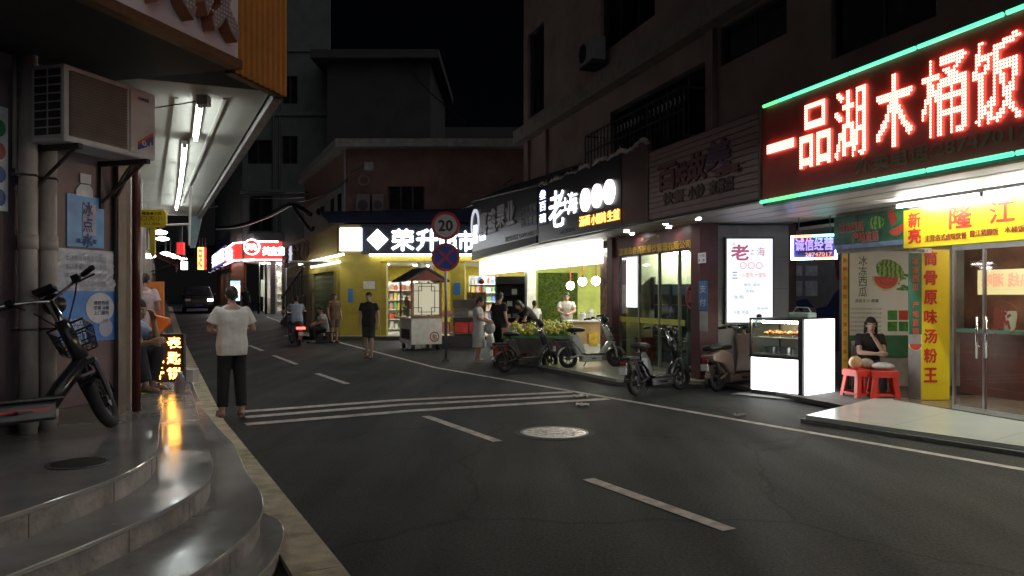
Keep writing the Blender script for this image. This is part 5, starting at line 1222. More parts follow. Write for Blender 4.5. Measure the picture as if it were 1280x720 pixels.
pm = MB(); A = Vector(side[0]) + n2 * .06 + D2 * .1
pm.tube([(A.x, A.y - 30, 3.2), (A.x, A.y - 30, 7.1)], .05, 8); obj('downpipe', pm, mat('blue_grey_pipe', (.3, .34, .4), .5), t)
for i, (p0, p1, y0, y1) in enumerate(((446, 463, 243, 271), (466, 480, 243, 270))):
    q = thing('wall_unit', ('left', 'right')[i] + ' grey boxed unit on the pink wall beside the dark window', 'air conditioner', ((gx(p0, 28.9) + gx(p1, 28.9)) / 2, 28.9, gz(y1, 28.9))); w_ = gx(p1, 28.9) - gx(p0, 28.9); h_ = gz(y0, 28.9) - gz(y1, 28.9)
    obj('casing', MB().b(-w_ / 2, w_ / 2, -.15, .29, 0, h_), mat('unit_grey', (.2, .17, .16), .6), q, bevel=.02); obj('grille', MB().disc_y((0, h_ * .5), min(w_, h_) * .38, -.16, -.151), mat('grille_dark', (.06, .055, .055), .6), q)
# lamp bracket and spotlights on its wall
t = thing('bracket_lamp', 'unlit bracket floodlight with coiled wires on the pink corner', 'lamp', (gx(452, 28.9), 29.15, 5.7))
obj('arm', MB().tube([(-.45, .0, .6), (.1, -.5, .75), (.35, -.6, .7)], .025, 6), DSTEEL, t); obj('head', MB().b(.2, .5, -.75, -.5, .55, .85), GREY, t)
rnd = random.Random(9); cm = MB(); cm.tube([(.1 + .22 * math.cos(i * .9) + rnd.uniform(-.05, .05), -.3 + rnd.uniform(-.1, .1), .25 + .2 * math.sin(i * .9)) for i in range(22)], .014, 5); obj('wire_coil', cm, mat('wire_pale', (.3, .3, .3), .5), t, smooth=True)
# ================================================================== BUILDINGS BEHIND
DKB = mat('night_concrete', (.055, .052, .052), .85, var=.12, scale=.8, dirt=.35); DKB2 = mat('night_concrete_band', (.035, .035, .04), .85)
t = thing('concrete_block', 'grey concrete block with a flat roof behind the pink building', 'building', (gx(465, 46), 50, 0))
x0, x1 = gx(409, 46) - gx(465, 46), gx(538, 46) - gx(465, 46)
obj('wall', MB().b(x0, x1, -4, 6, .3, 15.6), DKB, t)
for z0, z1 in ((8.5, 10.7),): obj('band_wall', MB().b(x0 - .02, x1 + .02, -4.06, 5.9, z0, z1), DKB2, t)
obj('roof_slab', MB().b(x0 - .8, x1 + .6, -4.9, 6, 15.6, 16.1), DKB, t)
for i in range(4):
    f = obj('window', MB().b(x0 + .6 + i * 1.35, x0 + 1.5 + i * 1.35, -4.09, -4.065, 9.0, 10.3), DSTEEL, t); obj('pane', MB().b(x0 + .66 + i * 1.35, x0 + 1.44 + i * 1.35, -4.098, -4.091, 9.06, 10.24), DGLASS, f, loc=(0, 0, 0))
t = thing('dark_tower', 'nearly black apartment tower behind the gap left of the right-hand block', 'building', (gx(590, 70), 74, 0))
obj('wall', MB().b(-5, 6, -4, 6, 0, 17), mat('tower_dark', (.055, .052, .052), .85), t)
for i in range(4):
    for j in range(3):
        f = obj('window', MB().b(-4 + i * 2.6, -2.6 + i * 2.6, -4.06, -4.001, 7.5 + j * 3, 9 + j * 3), DSTEEL, t); obj('pane', MB().b(-3.9 + i * 2.6, -2.7 + i * 2.6, -4.07, -4.061, 7.6 + j * 3, 8.9 + j * 3), DGLASS, f, loc=(0, 0, 0))
# green-grey tiled building with the red convenience store
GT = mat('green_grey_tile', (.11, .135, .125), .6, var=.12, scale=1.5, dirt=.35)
gd = 48.0; gxx = gx(303, gd); GB = rise(gd)
t = thing('green_tile_building', 'tall dim green tiled building up the street above the red convenience store', 'building', (gxx + 3.5, gd, GB))
def gl_(px): return gx(px, gd) - gxx - 3.5
def gzz(py): return gz(py, gd) - GB
hs = [(gl_(304), gl_(340), gzz(205), gzz(175)), (gl_(311), gl_(340), gzz(289), gzz(245)), (gl_(352), gl_(372), gzz(205), gzz(170)), (gl_(304), gl_(340), gzz(130), gzz(100)), (gl_(304), gl_(340), gzz(60), gzz(30)), (gl_(352), gl_(372), gzz(130), gzz(95))]
obj('front_wall', wall_mb(gl_(303), gl_(412), 3.4, 26, 0, .3, hs), GT, t)
for a, b2, za, zb in hs:
    f = MB()
    for x in (a, (a + b2) / 2 - .03, b2 - .06): f.b(x, x + .06, .1, .18, za, zb)
    f.b(a + .06, b2 - .06, .103, .177, za, za + .06)
    f = obj('window', f, DSTEEL, t); obj('pane', MB().b(a, b2, .183, .19, za, zb), DGLASS, f, loc=(0, 0, 0))
for py in (237, 140, 60): obj('floor_band', MB().b(gl_(303) - .1, gl_(412), -.14, -.002, gzz(py) - .25, gzz(py)), mat('green_band', (.12, .14, .14), .6), t)
for p in (342, 350): obj('downpipe', MB().cyl((gl_(p), -.08, 4), (gl_(p), -.08, 26), .06, n=8), DSTEEL, t)
q_ = [Vector((gl_(303), 0)), Vector((gl_(303) + D2.x * 26, D2.y * 26))]
obj('street_wall', MB().prism_xy([(q_[0].x, .002), (q_[1].x, q_[1].y), (q_[1].x + .4, q_[1].y), (q_[0].x + .35, .002)], 3.4, 26), GT, t)
obj('ground_floor_pier', MB().b(gl_(352), gl_(357), -.02, .3, 0, 3.4).b(gl_(338), gl_(344), -.02, .3, 0, 3.4), mat('shop_pier_grey', (.25, .26, .26), .5), t)
obj('shop_back', MB().b(gl_(300), gl_(358), 4.5, 4.7, 0, 3.4), mat('store_white', (.7, .7, .66), .5), t)
obj('shop_ceiling', MB().b(gl_(300), gl_(358), .01, 4.5, 3.25, 3.38), WHITE, t)
obj('shop_door_frame', MB().b(gl_(331), gl_(333.5), -.01, .1, 0, 3.2).b(gl_(322), gl_(324), -.01, .1, 0, 3.2), BLACK, t)
obj('pale_board', MB().b(gl_(313), gl_(321), 2.0, 2.1, 1.1, 2.2), mat('pale_green_board', (.55, .62, .52), .5), t)
sm_ = MB()
for k in range(5): sm_.b(gl_(333), gl_(345), 1.6, 2.0, .4 + k * .5, .45 + k * .5).b(gl_(333) + .05, gl_(344), 1.7, 1.95, .45 + k * .5, .75 + k * .5)
obj('store_shelves', sm_, mat('store_goods', (.45, .38, .28), .5, var=.7, scale=6), t)
obj('shop_counter', MB().b(gl_(316), gl_(330), 2.2, 2.8, 0, 1.0), mat('store_counter', (.5, .48, .42), .4), t)
obj('wood_panel', MB().prism_xy([(gl_(303) - .02, .30), (gl_(303) + D2.x * 22 - .1, D2.y * 22), (gl_(303) + D2.x * 22 + .2, D2.y * 22 + .1), (gl_(303) + .15, .30)], 0, 3.4), mat('wood_brown', (.28, .12, .05), .5), t)
t2 = thing('convenience_store_sign', 'red shop sign with white neon edging and a round white m emblem', 'sign', (gxx + 1, gd - .6, GB + 3.4))
def sl_(px, d=gd - .6): return gx(px, d) - gxx - 1
za, zb = gz(325, gd) - GB - 3.4, gz(303, gd) - GB - 3.4
REDS = emis('store_red', (1.0, .06, .045), .75, True, (.6, .03, .03)); STW = emis('store_white_neon', (1, .95, .95), 5)
obj('panel', MB().b(sl_(318), sl_(352), 0, .12, za, zb), REDS, t2)
obj('corner_panel', MB().prism_xy([(sl_(318), 0), (sl_(300) + n2.x * .85, 1.6 + n2.y * .85), (sl_(300) + n2.x * .7, 1.72 + n2.y * .7), (sl_(318), .12)], za, zb), REDS, t2)
def sp_(k, o): return (sl_(300) + D2.x * k + n2.x * o, 1.6 + D2.y * k + n2.y * o)
obj('side_panel', MB().prism_xy([sp_(.01, .85), sp_(8, .85), sp_(8, .70), sp_(.01, .70)], za, zb), REDS, t2)
obj('violet_panel', MB().prism_xy([sp_(8.02, .85), sp_(24, .85), sp_(24, .70), sp_(8.02, .70)], za + .2, zb + .35), emis('violet_lit', (.20, .12, .45), .35, True, (.16, .10, .30)), t2)
for zz in (za, zb): obj('side_neon', MB().tube([(*sp_(.05, .9), zz), (*sp_(8, .9), zz)], .05, 6), STW, t2)
cx_, cz_ = sl_(315.5), (za + zb) / 2 + .22
obj('emblem_disc', MB().disc_y((cx_, cz_), .44, -.15, -.06, 28), REDS, t2)
obj('emblem_ring', MB().ring_y((cx_, cz_), .42, .49, -.17, -.05, 28), STW, t2)
obj('emblem_letter', text_mb('m', .52, .34, cx_, -.151, cz_, .03, .06), STW, t2)
for i, ch in enumerate('美宜佳'): obj('character', text_mb(ch, .42, .5, sl_(333) + i * .46, -.002, (za + zb) / 2 - .02, .04, .05), STW, t2)
obj('neon_edge', MB().b(sl_(322), sl_(348), -.05, -.001, zb - .04, zb + .04).b(sl_(318), sl_(352), -.05, -.001, za - .05, za + .02), STW, t2)
obj('corner_neon', MB().tube([(sl_(318), -.02, za), (sl_(300) + n2.x * .9, 1.57 + n2.y * .9, za)], .05, 6).tube([(sl_(318), -.02, zb), (sl_(300) + n2.x * .9, 1.57 + n2.y * .9, zb)], .04, 6), STW, t2)
for s_, k0, kw, hh_ in (('手机通讯', 15.5, 13.5, 1.0), ('零食', 4.2, 5.5, .75)):
    tx = text_mb(s_, kw, hh_, 0, 0, 0, .05, .02); A = sp_(k0, .88)
    rotm = Matrix.Translation((A[0], A[1], (za + zb) / 2 + (.27 if kw > 6 else 0))) @ Matrix.Rotation(FS.a, 4, 'Z')
    tx.v = [rotm @ v for v in tx.v]; obj('side_lettering', tx, emis('store_blue_white', (.85, .88, 1), 3.0), t2)
obj('roof_hood', MB().prism_xy([(sl_(318), -.1), (sl_(352), -.1), (sl_(352), .6), (sl_(300), 2.2), (sl_(300) - .75, 1.6)], zb + .06, zb + .55), mat('hood_grey', (.2, .2, .2), .6), t2)
for i, (x, y) in enumerate(((1.5, 1.0), (3, 1.0), (2, 3.0))):
    q = thing('store_ceiling_lamp', ('front left', 'front right', 'rear')[i] + ' ceiling lamp inside the red convenience store', 'ceiling lamp', (gxx + x, gd + y, GB + 3.2)); obj('diffuser', MB().b(-.6, .6, -.15, .15, -.02, .02), PANL, q); obj('frame', MB().b(-.62, .62, -.17, .17, .021, .05), WHITE, q)
q = thing('street_lightbox', 'upright coloured light box on the pavement before the convenience store', 'light box', (gx(294, 46), 46, rise(46)))
obj('body', MB().b(-.30, .30, .02, .14, gz(376, 46) - rise(46), gz(351, 46) - rise(46)), DSTEEL, q)
zq = gz(376, 46) - rise(46); hq = gz(351, 46) - gz(376, 46)
for k, c_ in enumerate(((.2, .5, 1), (.9, .95, 1), (1, .85, .4), (1, .4, .5), (.3, .55, 1))): obj('lit_panel', MB().b(-.28, .28, 0, .019, zq + hq * (4 - k) / 5 + .01, zq + hq * (5 - k) / 5 - .01), emis(f'lightbox{k}', c_, 2.6), q)
obj('stand', MB().b(-.25, .25, .03, .12, 0, zq), DSTEEL, q)
# downlights under that shop's eave further up
for i in range(4):
    y = 50 + i * 4.2; q = thing('eave_lamp', ('nearest', 'second', 'third', 'farthest')[i] + ' small eave lamp along the wall beyond the convenience store', 'downlight', (gxx - 1.2 + D2.x * (2 + i * 4.6), y, GB + 3.05), 0, 'eave lamps beyond the store'); obj('lens', disc_z(.13, 0, .03, 14), emis('eave_glow', (1, .97, .9), 45), q); obj('ring', ring_z(.13, .17, -.01, .04, 14), DSTEEL, q)
# ================================================================== FAR LEFT OF THE STREET
q = FT.thing('red_led_sign', 'red shop sign with amber lit characters hung over the left pavement', 'sign', 17, -.9, 2.7)
def far_sign(nm, lab, px0, px1, y0, y1, d, panel, txt=None, tm=None, vertical=False):
    x0, x1 = gx(px0, d), gx(px1, d); za, zb = gz(y1, d), gz(y0, d); q = thing(nm, lab, 'sign', ((x0 + x1) / 2, d, za)); w_ = x1 - x0; h_ = zb - za
    obj('panel', MB().b(-w_ / 2, w_ / 2, 0, .12, 0, h_), panel, q)
    obj('hanger', MB().b(-w_ / 2 + .05, -w_ / 2 + .09, .03, .08, h_, h_ + .5).b(w_ / 2 - .09, w_ / 2 - .05, .03, .08, h_, h_ + .5), DSTEEL, q)
    if txt:
        n = len(txt)
        for i, ch in enumerate(txt):
            if vertical: obj('character', text_mb(ch, w_ * .7, h_ / n * .75, 0, -.002, h_ * (n - i - .5) / n, .02, .04), tm, q)
            else: obj('character', text_mb(ch, w_ / n * .8, h_ * .75, -w_ / 2 + w_ * (i + .5) / n, -.002, h_ / 2, .02, .04), tm, q)
    return q
bpy.data.objects.remove(q)
far_sign('red_led_sign', 'red shop sign with amber lit characters hung over the left pavement', 204, 221, 304, 316, 22, mat('red_sign_dark', (.3, .03, .02), .4), '生活馆', emis('amber_red', (1, .42, .16), 5))
far_sign('red_box_sign', 'plain glowing red box sign right beside the amber lettered sign', 221, 229, 303, 318, 21.8, emis('red_box', (1, .03, .03), .6, True, (.5, .02, .02)))
far_sign('white_box_sign', 'tiny glowing white box sign lower down the left pavement', 226, 233, 327, 337, 30, emis('white_box', (1, 1, .95), 3))
far_sign('pharmacy_sign', 'upright lit sign half yellow half red over the dark car', 247, 254, 309, 337, 40, emis('yellow_box', (1, .75, .2), 1.6), '足', emis('red_print_lit', (1, .1, .05), 1.5, False))
far_sign('red_column_sign', 'dim red upright panel touching the half yellow sign', 254.5, 257, 309, 337, 40.1, emis('red_box', (1, .03, .03), .6))
for i, (px, py, d, nm) in enumerate(((200, 290.5, 17.5, 'upper round lamp beyond the yellow paddle sign'), (203, 298.5, 20, 'lower round lamp beyond the yellow paddle sign'), (207, 317, 24, 'first lamp of the row below the red sign'), (213, 319, 27, 'second lamp of the row below the red sign'), (220, 321.5, 30, 'third lamp of the row below the red sign'), (229, 323.5, 33, 'last lamp of the row below the red sign'), (184, 320, 15.5, 'lamp behind the yellow paddle stick'))):
    q = thing('shop_lamp', nm, 'lamp', (gx(px, d), d, gz(py, d)), 0, 'lamps along the left shops'); obj('lens', MB().ell((0, 0, 0), (.16, .16, .05)), emis('lamp_glow', (1.0, .97, .9), 14), q, smooth=True); obj('stem', MB().cyl((0, 0, .04), (0, 0, .6), .02, n=6), DSTEEL, q)
q = thing('teal_awning', 'blue-grey folded awning hanging at the far end of the left canopy', 'awning', (gx(241, 18.5), 18.5, gz(310, 18.5)))
obj('cloth', MB().prism_xz([(-.05, 0), (.05, 0), (.22, .75), (.02, .95), (-.12, .5)], -.04, .04), mat('teal_cloth', (.20, .30, .36), .6), q); obj('rail', MB().cyl((-.2, 0, .93), (.6, 0, 1.0), .02), DSTEEL, q)
# yellow paddle-shaped sign on a bracket
d_ = 9.0; x0, x1 = gx(173.5, d_), gx(208.5, d_); za, zb = gz(284.5, d_), gz(262, d_); w = x1 - x0; h = zb - za
q = thing('paddle_sign', 'yellow paddle shaped shop sign with a stick hanging from a bracket', 'sign', ((x0 + x1) / 2, d_, za - .36)); z0 = .36
PY = mat('paddle_yellow', (.62, .46, .03), .35)
rr_ = .05; cr = []
for cx_, cz_, a0 in ((w / 2 - rr_, z0 + h - rr_, 0), (-w / 2 + rr_, z0 + h - rr_, 90), (-w / 2 + rr_, z0 + rr_, 180), (w / 2 - rr_, z0 + rr_, 270)):
    for k in range(5): cr.append((cx_ + rr_ * math.cos(R(a0 + k * 22.5)), cz_ + rr_ * math.sin(R(a0 + k * 22.5))))
obj('board', MB().prism_xz(cr, -.02, .02), PY, q, bevel=.004)
obj('stick', MB().prism_xz([(-.03, 0.06), (.0, 0), (.03, .06), (.03, z0), (-.03, z0)], -.012, .012), PY, q)
BRN = mat('brown_print', (.16, .07, .02), .5)
obj('print', text_mb('美食●小吃', w * .7, .035, 0, -.021, z0 + h * .78, 0, .02), BLACK, q); obj('print', text_mb('口天小', w * .75, .055, 0, -.021, z0 + h * .5, 0, .01), BRN, q); obj('print', text_mb('四人餐馆', w * .55, .03, 0, -.021, z0 + h * .2, 0, .01), BRN, q)
obj('bracket', MB().cyl((w / 2 - .02, .0, z0 + .03), (w / 2 + .22, .1, z0 + .05), .012).cyl((w / 2 + .22, .1, z0 - .2), (w / 2 + .24, .1, z0 + .5), .014), WHITE, q)
# orange sign board behind the standing man
q = thing('orange_board', 'orange board leaning behind the man in the pale shirt', 'board', (gx(197, 14.5), 14.5, .27)); obj('face', MB().b(-.2, .12, -.02, .02, .25, gz(352, 14.5) - .27), mat('orange_board', (.60, .17, .03), .45), q); obj('legs', MB().b(-.2, -.16, -.02, .02, 0, .25).b(.08, .12, -.02, .02, 0, .25), DSTEEL, q)
# dark end of the street
t = thing('street_end_block', 'dark building closing the far end of the street behind the car', 'building', (gx(235, 98), 98, rise(98)))
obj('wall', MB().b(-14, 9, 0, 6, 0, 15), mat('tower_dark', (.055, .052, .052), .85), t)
for i in range(7):
    f = obj('window', MB().b(-12 + i * 2.8, -10.4 + i * 2.8, -.06, -.001, 5, 6.6), DSTEEL, t); obj('pane', MB().b(-11.9 + i * 2.8, -10.5 + i * 2.8, -.07, -.061, 5.1, 6.5), DGLASS, f, loc=(0, 0, 0))
# overhead cables
def cable(lab, pts, r): 
    p = [Vector(q) for q in pts]; c0 = p[0].copy(); o = obj('overhead_cable', MB().tube([q - c0 for q in smooth_path3(p)], r, 6), BLACK, smooth=True); o.location = c0; tag(o, lab, 'cable'); return o
def smooth_path3(P, n=6):
    out = []
    for i in range(len(P) - 1):
        p0, p1, p2, p3 = P[max(i - 1, 0)], P[i], P[i + 1], P[min(i + 2, len(P) - 1)]
        for k in range(n): u = k / n; out.append(.5 * ((2 * p1) + (p2 - p0) * u + (2 * p0 - 5 * p1 + 4 * p2 - p3) * u * u + (3 * p1 - p0 - 3 * p2 + p3) * u ** 3))
    return out + [P[-1]]
def at(px, py, d): return Vector((gx(px, d), d, gz(py, d)))
cable('thick cable bundle sagging from the market corner towards the convenience store', [at(388, 268, 32), at(372, 258, 33), at(360, 257, 34), at(335, 270, 37), at(300, 282, 42), at(270, 285, 47)], .10)
cable('looped cable tail hanging off the market corner', [at(366, 256, 33), at(376, 272, 32.5), at(388, 287, 32), at(392, 284, 31.8)], .07)
cable('thin cable along the pink wall below the roof slab', [at(434, 225, 28.9), at(415, 238, 31), at(392, 248, 33.5), at(372, 252, 36)], .035)
cable('upper thin cable across the green tiled building', [at(385, 240, 34), at(350, 241, 40), at(300, 238, 47)], .025)
cable('lower thin cable across the green tiled building', [at(385, 246, 34), at(350, 248, 40), at(300, 247, 47)], .025)
cable('black wire running along the tarpaulin from the pink corner to the apartment block', [at(436, 265, 28.6), at(480, 264, 28.3), at(560, 262, 27.8), at(595, 254, 26.5), at(640, 224, 24.5)], .025)
cable('wire slanting across the concrete block behind the pink building', [at(505, 75, 44), at(530, 108, 42), at(560, 135, 40), at(582, 153, 38)], .03)
# ================================================================== E-BIKES AND SCOOTERS
SEATM = mat('seat_vinyl', (.022, .021, .021), .45, bump=.15, bscale=80)
LENS = mat('lamp_lens', (.5, .5, .48), .12); REDLENS = mat('red_lens', (.35, .02, .02), .15)
def torus_y(r, t, n=26, m=8, sq=1.0):
    mb = MB(); mb.tube([(r * math.cos(2 * math.pi * i / n), 0, r * math.sin(2 * math.pi * i / n)) for i in range(n)], t, m, closed=True); return mb
def ebike(label, loc, rz, lean=0, body=(.03, .03, .032), accent=None, basket=True, wheel=.205, base=1.14, seat='saddle', steer=0, box=None, group='parked electric bikes', name='electric_bike', fairing=False, mirrors=True):
    t = thing(name, label, 'electric bike', loc, rz, group); t.rotation_euler = (lean, 0, rz)
    key = '%d_%d_%d' % tuple(int(c * 100) for c in body)
    BM = mat('bike_' + key, body, .28, var=.1, coat=.5); AM = mat('bike_accent_' + '_'.join(str(int(c * 100)) for c in (accent or (.5, .5, .52))), accent or (.5, .5, .52), .35, .2)
    xr, xf = -base / 2, base / 2; h = wheel
    def wheel_at(x, M=None):
        mb = torus_y(h - .045, .045); P = Matrix.Translation((x, 0, h)); M = (M or Matrix()) @ P; mb.v = [M @ v for v in mb.v]
        w_ = obj('wheel', mb, RUBBER, t, smooth=True)
        r_ = torus_y(h - .088, .012, 24, 6); r_.cyl((0, -.05, 0), (0, .05, 0), .045, n=12)
        for k in range(6):
            a = math.pi / 3 * k; r_.tube([(.04 * math.cos(a), 0, .04 * math.sin(a)), ((h - .085) * math.cos(a), 0, (h - .085) * math.sin(a))], .011, 6)
        r_.v = [M @ v for v in r_.v]; obj('rim', r_, DSTEEL, w_)
    # steering assembly turns about the head tube
    hx, hz = xf - .16, .62; top = Vector((xf - .29, 0, 1.0)); bot = Vector((xf - .06, 0, .46)); ax = (top - bot).normalized()
    Ms = Matrix.Translation(bot) @ Matrix.Rotation(steer, 4, ax) @ Matrix.Translation(-bot)
    def turned(mb): mb.v = [Ms @ v for v in mb.v]; return mb
    wheel_at(xr); wheel_at(xf, Ms)
    fk = MB()
    for s_ in (-1, 1): fk.tube([(xf - .075, s_ * .075, .52), (xf - .02, s_ * .075, .34), (xf, s_ * .07, h)], [.022, .024, .016], 8)
    fk.b(xf - .10, xf - .03, -.09, .09, .50, .54); obj('fork', turned(fk), DSTEEL if accent is None else AM, t, smooth=False)
    fd = MB(); n = 12; pts = []
    for i in range(n + 1):
        a = R(20 + 125 * i / n); pts.append((xf + (h + .025) * math.cos(a), (h + .025) * math.sin(a) + h))
    for i in range(n):
        (xa, za), (xb, zb) = pts[i], pts[i + 1]
        fd.add([(xa, -.06, za), (xa, .06, za), (xb, .06, zb), (xb, -.06, zb), (xa, -.055, za + .012), (xa, .055, za + .012), (xb, .055, zb + .012), (xb, -.055, zb + .012)], [(0, 1, 2, 3), (7, 6, 5, 4), (0, 4, 5, 1), (3, 2, 6, 7)])
    obj('front_mudguard', turned(fd), BM, t, smooth=True)
    st = MB().tube([bot, top], [.04, .034], 10); obj('steering_stem', turned(st), CHROME if not fairing else BM, t, smooth=True)
    hb = MB()
    for s_ in (-1, 1): hb.tube([(top.x, 0, top.z), (top.x + .02, s_ * .12, top.z + .055), (top.x - .05, s_ * .24, top.z + .07), (top.x - .16, s_ * .36, top.z + .055)], .0125, 8)
    H = obj('handlebar', turned(hb), CHROME, t, smooth=True)
    for s_ in (-1, 1):
        gp = MB(); gp.tube([(top.x - .10, s_ * .30, top.z + .063), (top.x - .19, s_ * .395, top.z + .05)], .021, 8)
        gp.tube([(top.x - .02, s_ * .25, top.z + .06), (top.x - .09, s_ * .37, top.z + .04)], .007, 6)
        gp.box((top.x - .06, s_ * .235, top.z + .07), (.06, .05, .045))
        obj('grip', turned(gp), BLACK, H)
    hl = MB().ell((top.x + .075, 0, top.z + .0), (.075, .085, .085), 12, 8); L_ = obj('headlamp', turned(hl), BLACK, t, smooth=True)
    ll = MB().cyl((top.x + .12, 0, top.z), (top.x + .152, 0, top.z), .065, .05, 14); obj('lens', turned(ll), LENS, L_)
    ds = MB().box((top.x - .02, 0, top.z + .085), (.11, .14, .03)); obj('dash', turned(ds), BLACK, t)
    cbm = MB()
    for s_ in (-1, 1): cbm.tube([(top.x - .04, s_ * .23, top.z + .06), (top.x + .06, s_ * .16, top.z + .0), (top.x + .08, s_ * .05, top.z - .16), (bot.x + .02, s_ * .03, bot.z + .12)], .006, 5)
    obj('cables', turned(cbm), BLACK, t, smooth=True)
    if mirrors:
        for s_ in (-1, 1):
            mm = MB(); mm.tube([(top.x - .04, s_ * .24, top.z + .08), (top.x - .0, s_ * .30, top.z + .20)], .006, 5); mm.ell((top.x, s_ * .32, top.z + .23), (.015, .055, .04), 10, 6)
            obj('mirror', turned(mm), BLACK, t)
    if basket:
        bk = MB(); x0, x1, z0, z1, hw = top.x + .12, top.x + .33, top.z - .36, top.z - .17, .13
        for z, g in ((z0, .025), ((z0 + z1) / 2, .01), (z1, 0)):
            bk.tube([(x0 + g, -hw + g, z), (x1 - g, -hw + g, z), (x1 - g, hw - g, z), (x0 + g, hw - g, z)], .006 if z < z1 else .009, 5, closed=True)
        for i in range(7):
            u = i / 6
            for s_ in (-1, 1): bk.tube([(x0 + .02 + (x1 - x0 - .04) * u, s_ * (hw - .025), z0), (x0 + (x1 - x0) * u, s_ * hw, z1)], .0035, 4)
            bk.tube([(x1 - .025, -hw + .02 + (2 * hw - .04) * u, z0), (x1, -hw + 2 * hw * u, z1)], .0035, 4); bk.tube([(x0 + .02, -hw + .02 + (2 * hw - .04) * u, z0), (x1 - .02, -hw + .02 + (2 * hw - .04) * u, z0)], .0035, 4)
        obj('basket', turned(bk), BLACK, t)
    # frame: head tube, step-through, deck
    fm = MB(); fm.tube([bot + Vector((-.03, 0, .1)), (xf - .27, 0, .34), (xf - .34, 0, .24)], [.055, .06, .06], 10); fm.tube([(xf - .33, 0, .235), (xr + .30, 0, .235), (xr + .20, 0, .34), (xr + .12, 0, .56)], [.055, .055, .055, .045], 10)
    for s_ in (-1, 1): fm.tube([(xr + .24, s_ * .07, .28), (xr, s_ * .085, h)], .02, 6)
    obj('frame', fm, BM, t, smooth=True)
    dk = MB().b(xr + .34, xf - .28, -.12, .12, .27, .30); obj('footboard', dk, BLACK, t, bevel=.008)
    bt = MB().b(xr + .27, xf - .34, -.115, .115, .13, .268); obj('battery_case', bt, BM if accent is None else AM, t, bevel=.02)
    if fairing:
        lg = MB().prism_xz([(xf - .36, .28), (xf - .22, .30), (xf - .10, .62), (xf - .22, .95), (xf - .30, .93), (xf - .27, .6)], -.17, .17); obj('leg_shield', lg, BM, t, bevel=.02)
        rc = MB().prism_xz([(xr + .40, .24), (xr + .34, .62), (xr + .05, .70), (xr - .22, .62), (xr - .20, .52), (xr + .08, .46), (xr + .22, .30)], -.13, .13); obj('rear_cowl', rc, BM, t, bevel=.03)
    if not fairing:
        sb_ = MB().prism_xz([(xr + .37, .30), (xr + .30, .56), (xr + .20, .70), (xr + .08, .69), (xr + .06, .56), (xr + .22, .40), (xr + .27, .30)], -.075, .075); obj('seat_tube_cover', sb_, BM, t, bevel=.02)
        hs_ = MB().tube([top + (bot - top) * .25 + Vector((.02, 0, 0)), top + (bot - top) * .8 + Vector((.02, 0, 0))], [.05, .065], 10, sq=(1.3, .9)); obj('stem_cover', turned(hs_), BM, t, smooth=True)
    rkm = MB()
    for s_ in (-1, 1):
        rkm.tube([(xr + .12, s_ * .08, .55), (xr - .25, s_ * .08, .56)], .01, 6); rkm.tube([(xr, s_ * .09, h), (xr - .12, s_ * .085, .56)], .009, 6); rkm.tube([(xr + .03, s_ * .075, .3), (xr - .08, s_ * .08, .55)], [.028, .022], 8)
    for x in (0, -.12, -.24): rkm.tube([(xr + x + .02, -.08, .56), (xr + x + .02, .08, .56)], .008, 5)
    obj('rear_rack', rkm, DSTEEL, t)
    rf_ = MB(); pts = []
    for i in range(13): a = R(45 + 130 * i / 12); pts.append((xr + (h + .03) * math.cos(a), (h + .03) * math.sin(a) + h))
    for (xa, za), (xb, zb) in zip(pts, pts[1:]): rf_.add([(xa, -.06, za), (xa, .06, za), (xb, .06, zb), (xb, -.06, zb), (xa, -.055, za + .012), (xa, .055, za + .012), (xb, .055, zb + .012), (xb, -.055, zb + .012)], [(0, 1, 2, 3), (7, 6, 5, 4), (0, 4, 5, 1), (3, 2, 6, 7)])
    obj('rear_mudguard', rf_, BM, t, smooth=True)
    obj('tail_lamp', MB().b(xr - .29, xr - .25, -.06, .06, .50, .55), REDLENS, t, bevel=.008)
    obj('plate', MB().b(xr - .31, xr - .295, -.07, .07, .36, .47), WHITE, t)
    obj('seat_post', MB().cyl((xr + .17, 0, .5), (xr + .15, 0, .74), .018), CHROME, t, smooth=True)
    sm = MB()
    if seat == 'saddle':
        sm.loft([((xr + .0, 0, .80), .05, .02), ((xr + .03, 0, .80), .11, .045), ((xr + .15, 0, .80), .125, .055), ((xr + .26, 0, .795), .07, .05), ((xr + .36, 0, .79), .04, .03), ((xr + .38, 0, .785), .015, .012)], Vector((0, 1, 0)), 14)
        sm.cyl((xr + .10, -.05, .73), (xr + .10, -.05, .78), .018).cyl((xr + .10, .05, .73), (xr + .10, .05, .78), .018)
    else:
        sm.loft([((xr - .22, 0, .72), .06, .03), ((xr - .18, 0, .73), .12, .05), ((xr + .15, 0, .74), .14, .06), ((xr + .38, 0, .73), .10, .05), ((xr + .44, 0, .72), .04, .03)], Vector((0, 1, 0)), 14)
    obj('seat', sm, SEATM, t, smooth=True)
    if seat == 'saddle': obj('rear_seat', MB().b(xr - .24, xr + .02, -.10, .10, .575, .63), SEATM, t, bevel=.02)
    ks = MB().tube([(-.05, .08, .2), (-.12, .22, .012)], .01, 6); obj('kickstand', ks, DSTEEL, t)
    for s_ in (-1, 1): obj('pedal', MB().cyl((-.02, s_ * .13, .2), (-.02, s_ * .19, .2), .012).box((-.02, s_ * .2, .2), (.09, .07, .02)), BLACK, t)
    if box: obj('rear_box', MB().b(xr - .36, xr - .02, -.15, .15, .635, .90), mat('rear_box', box, .4), t, bevel=.03)
    return t
fw = Vector((-3.13, 5.84)); hd = math.atan2(.80, .60)
c_ = fw - Vector((math.cos(hd), math.sin(hd))) * .57
near = ebike('black electric bike with a wire basket parked against the cream pipes on the tiled platform', (c_.x, c_.y, .57), hd, R(-9), (.022, .022, .025), None, True, steer=R(52), mirrors=False)
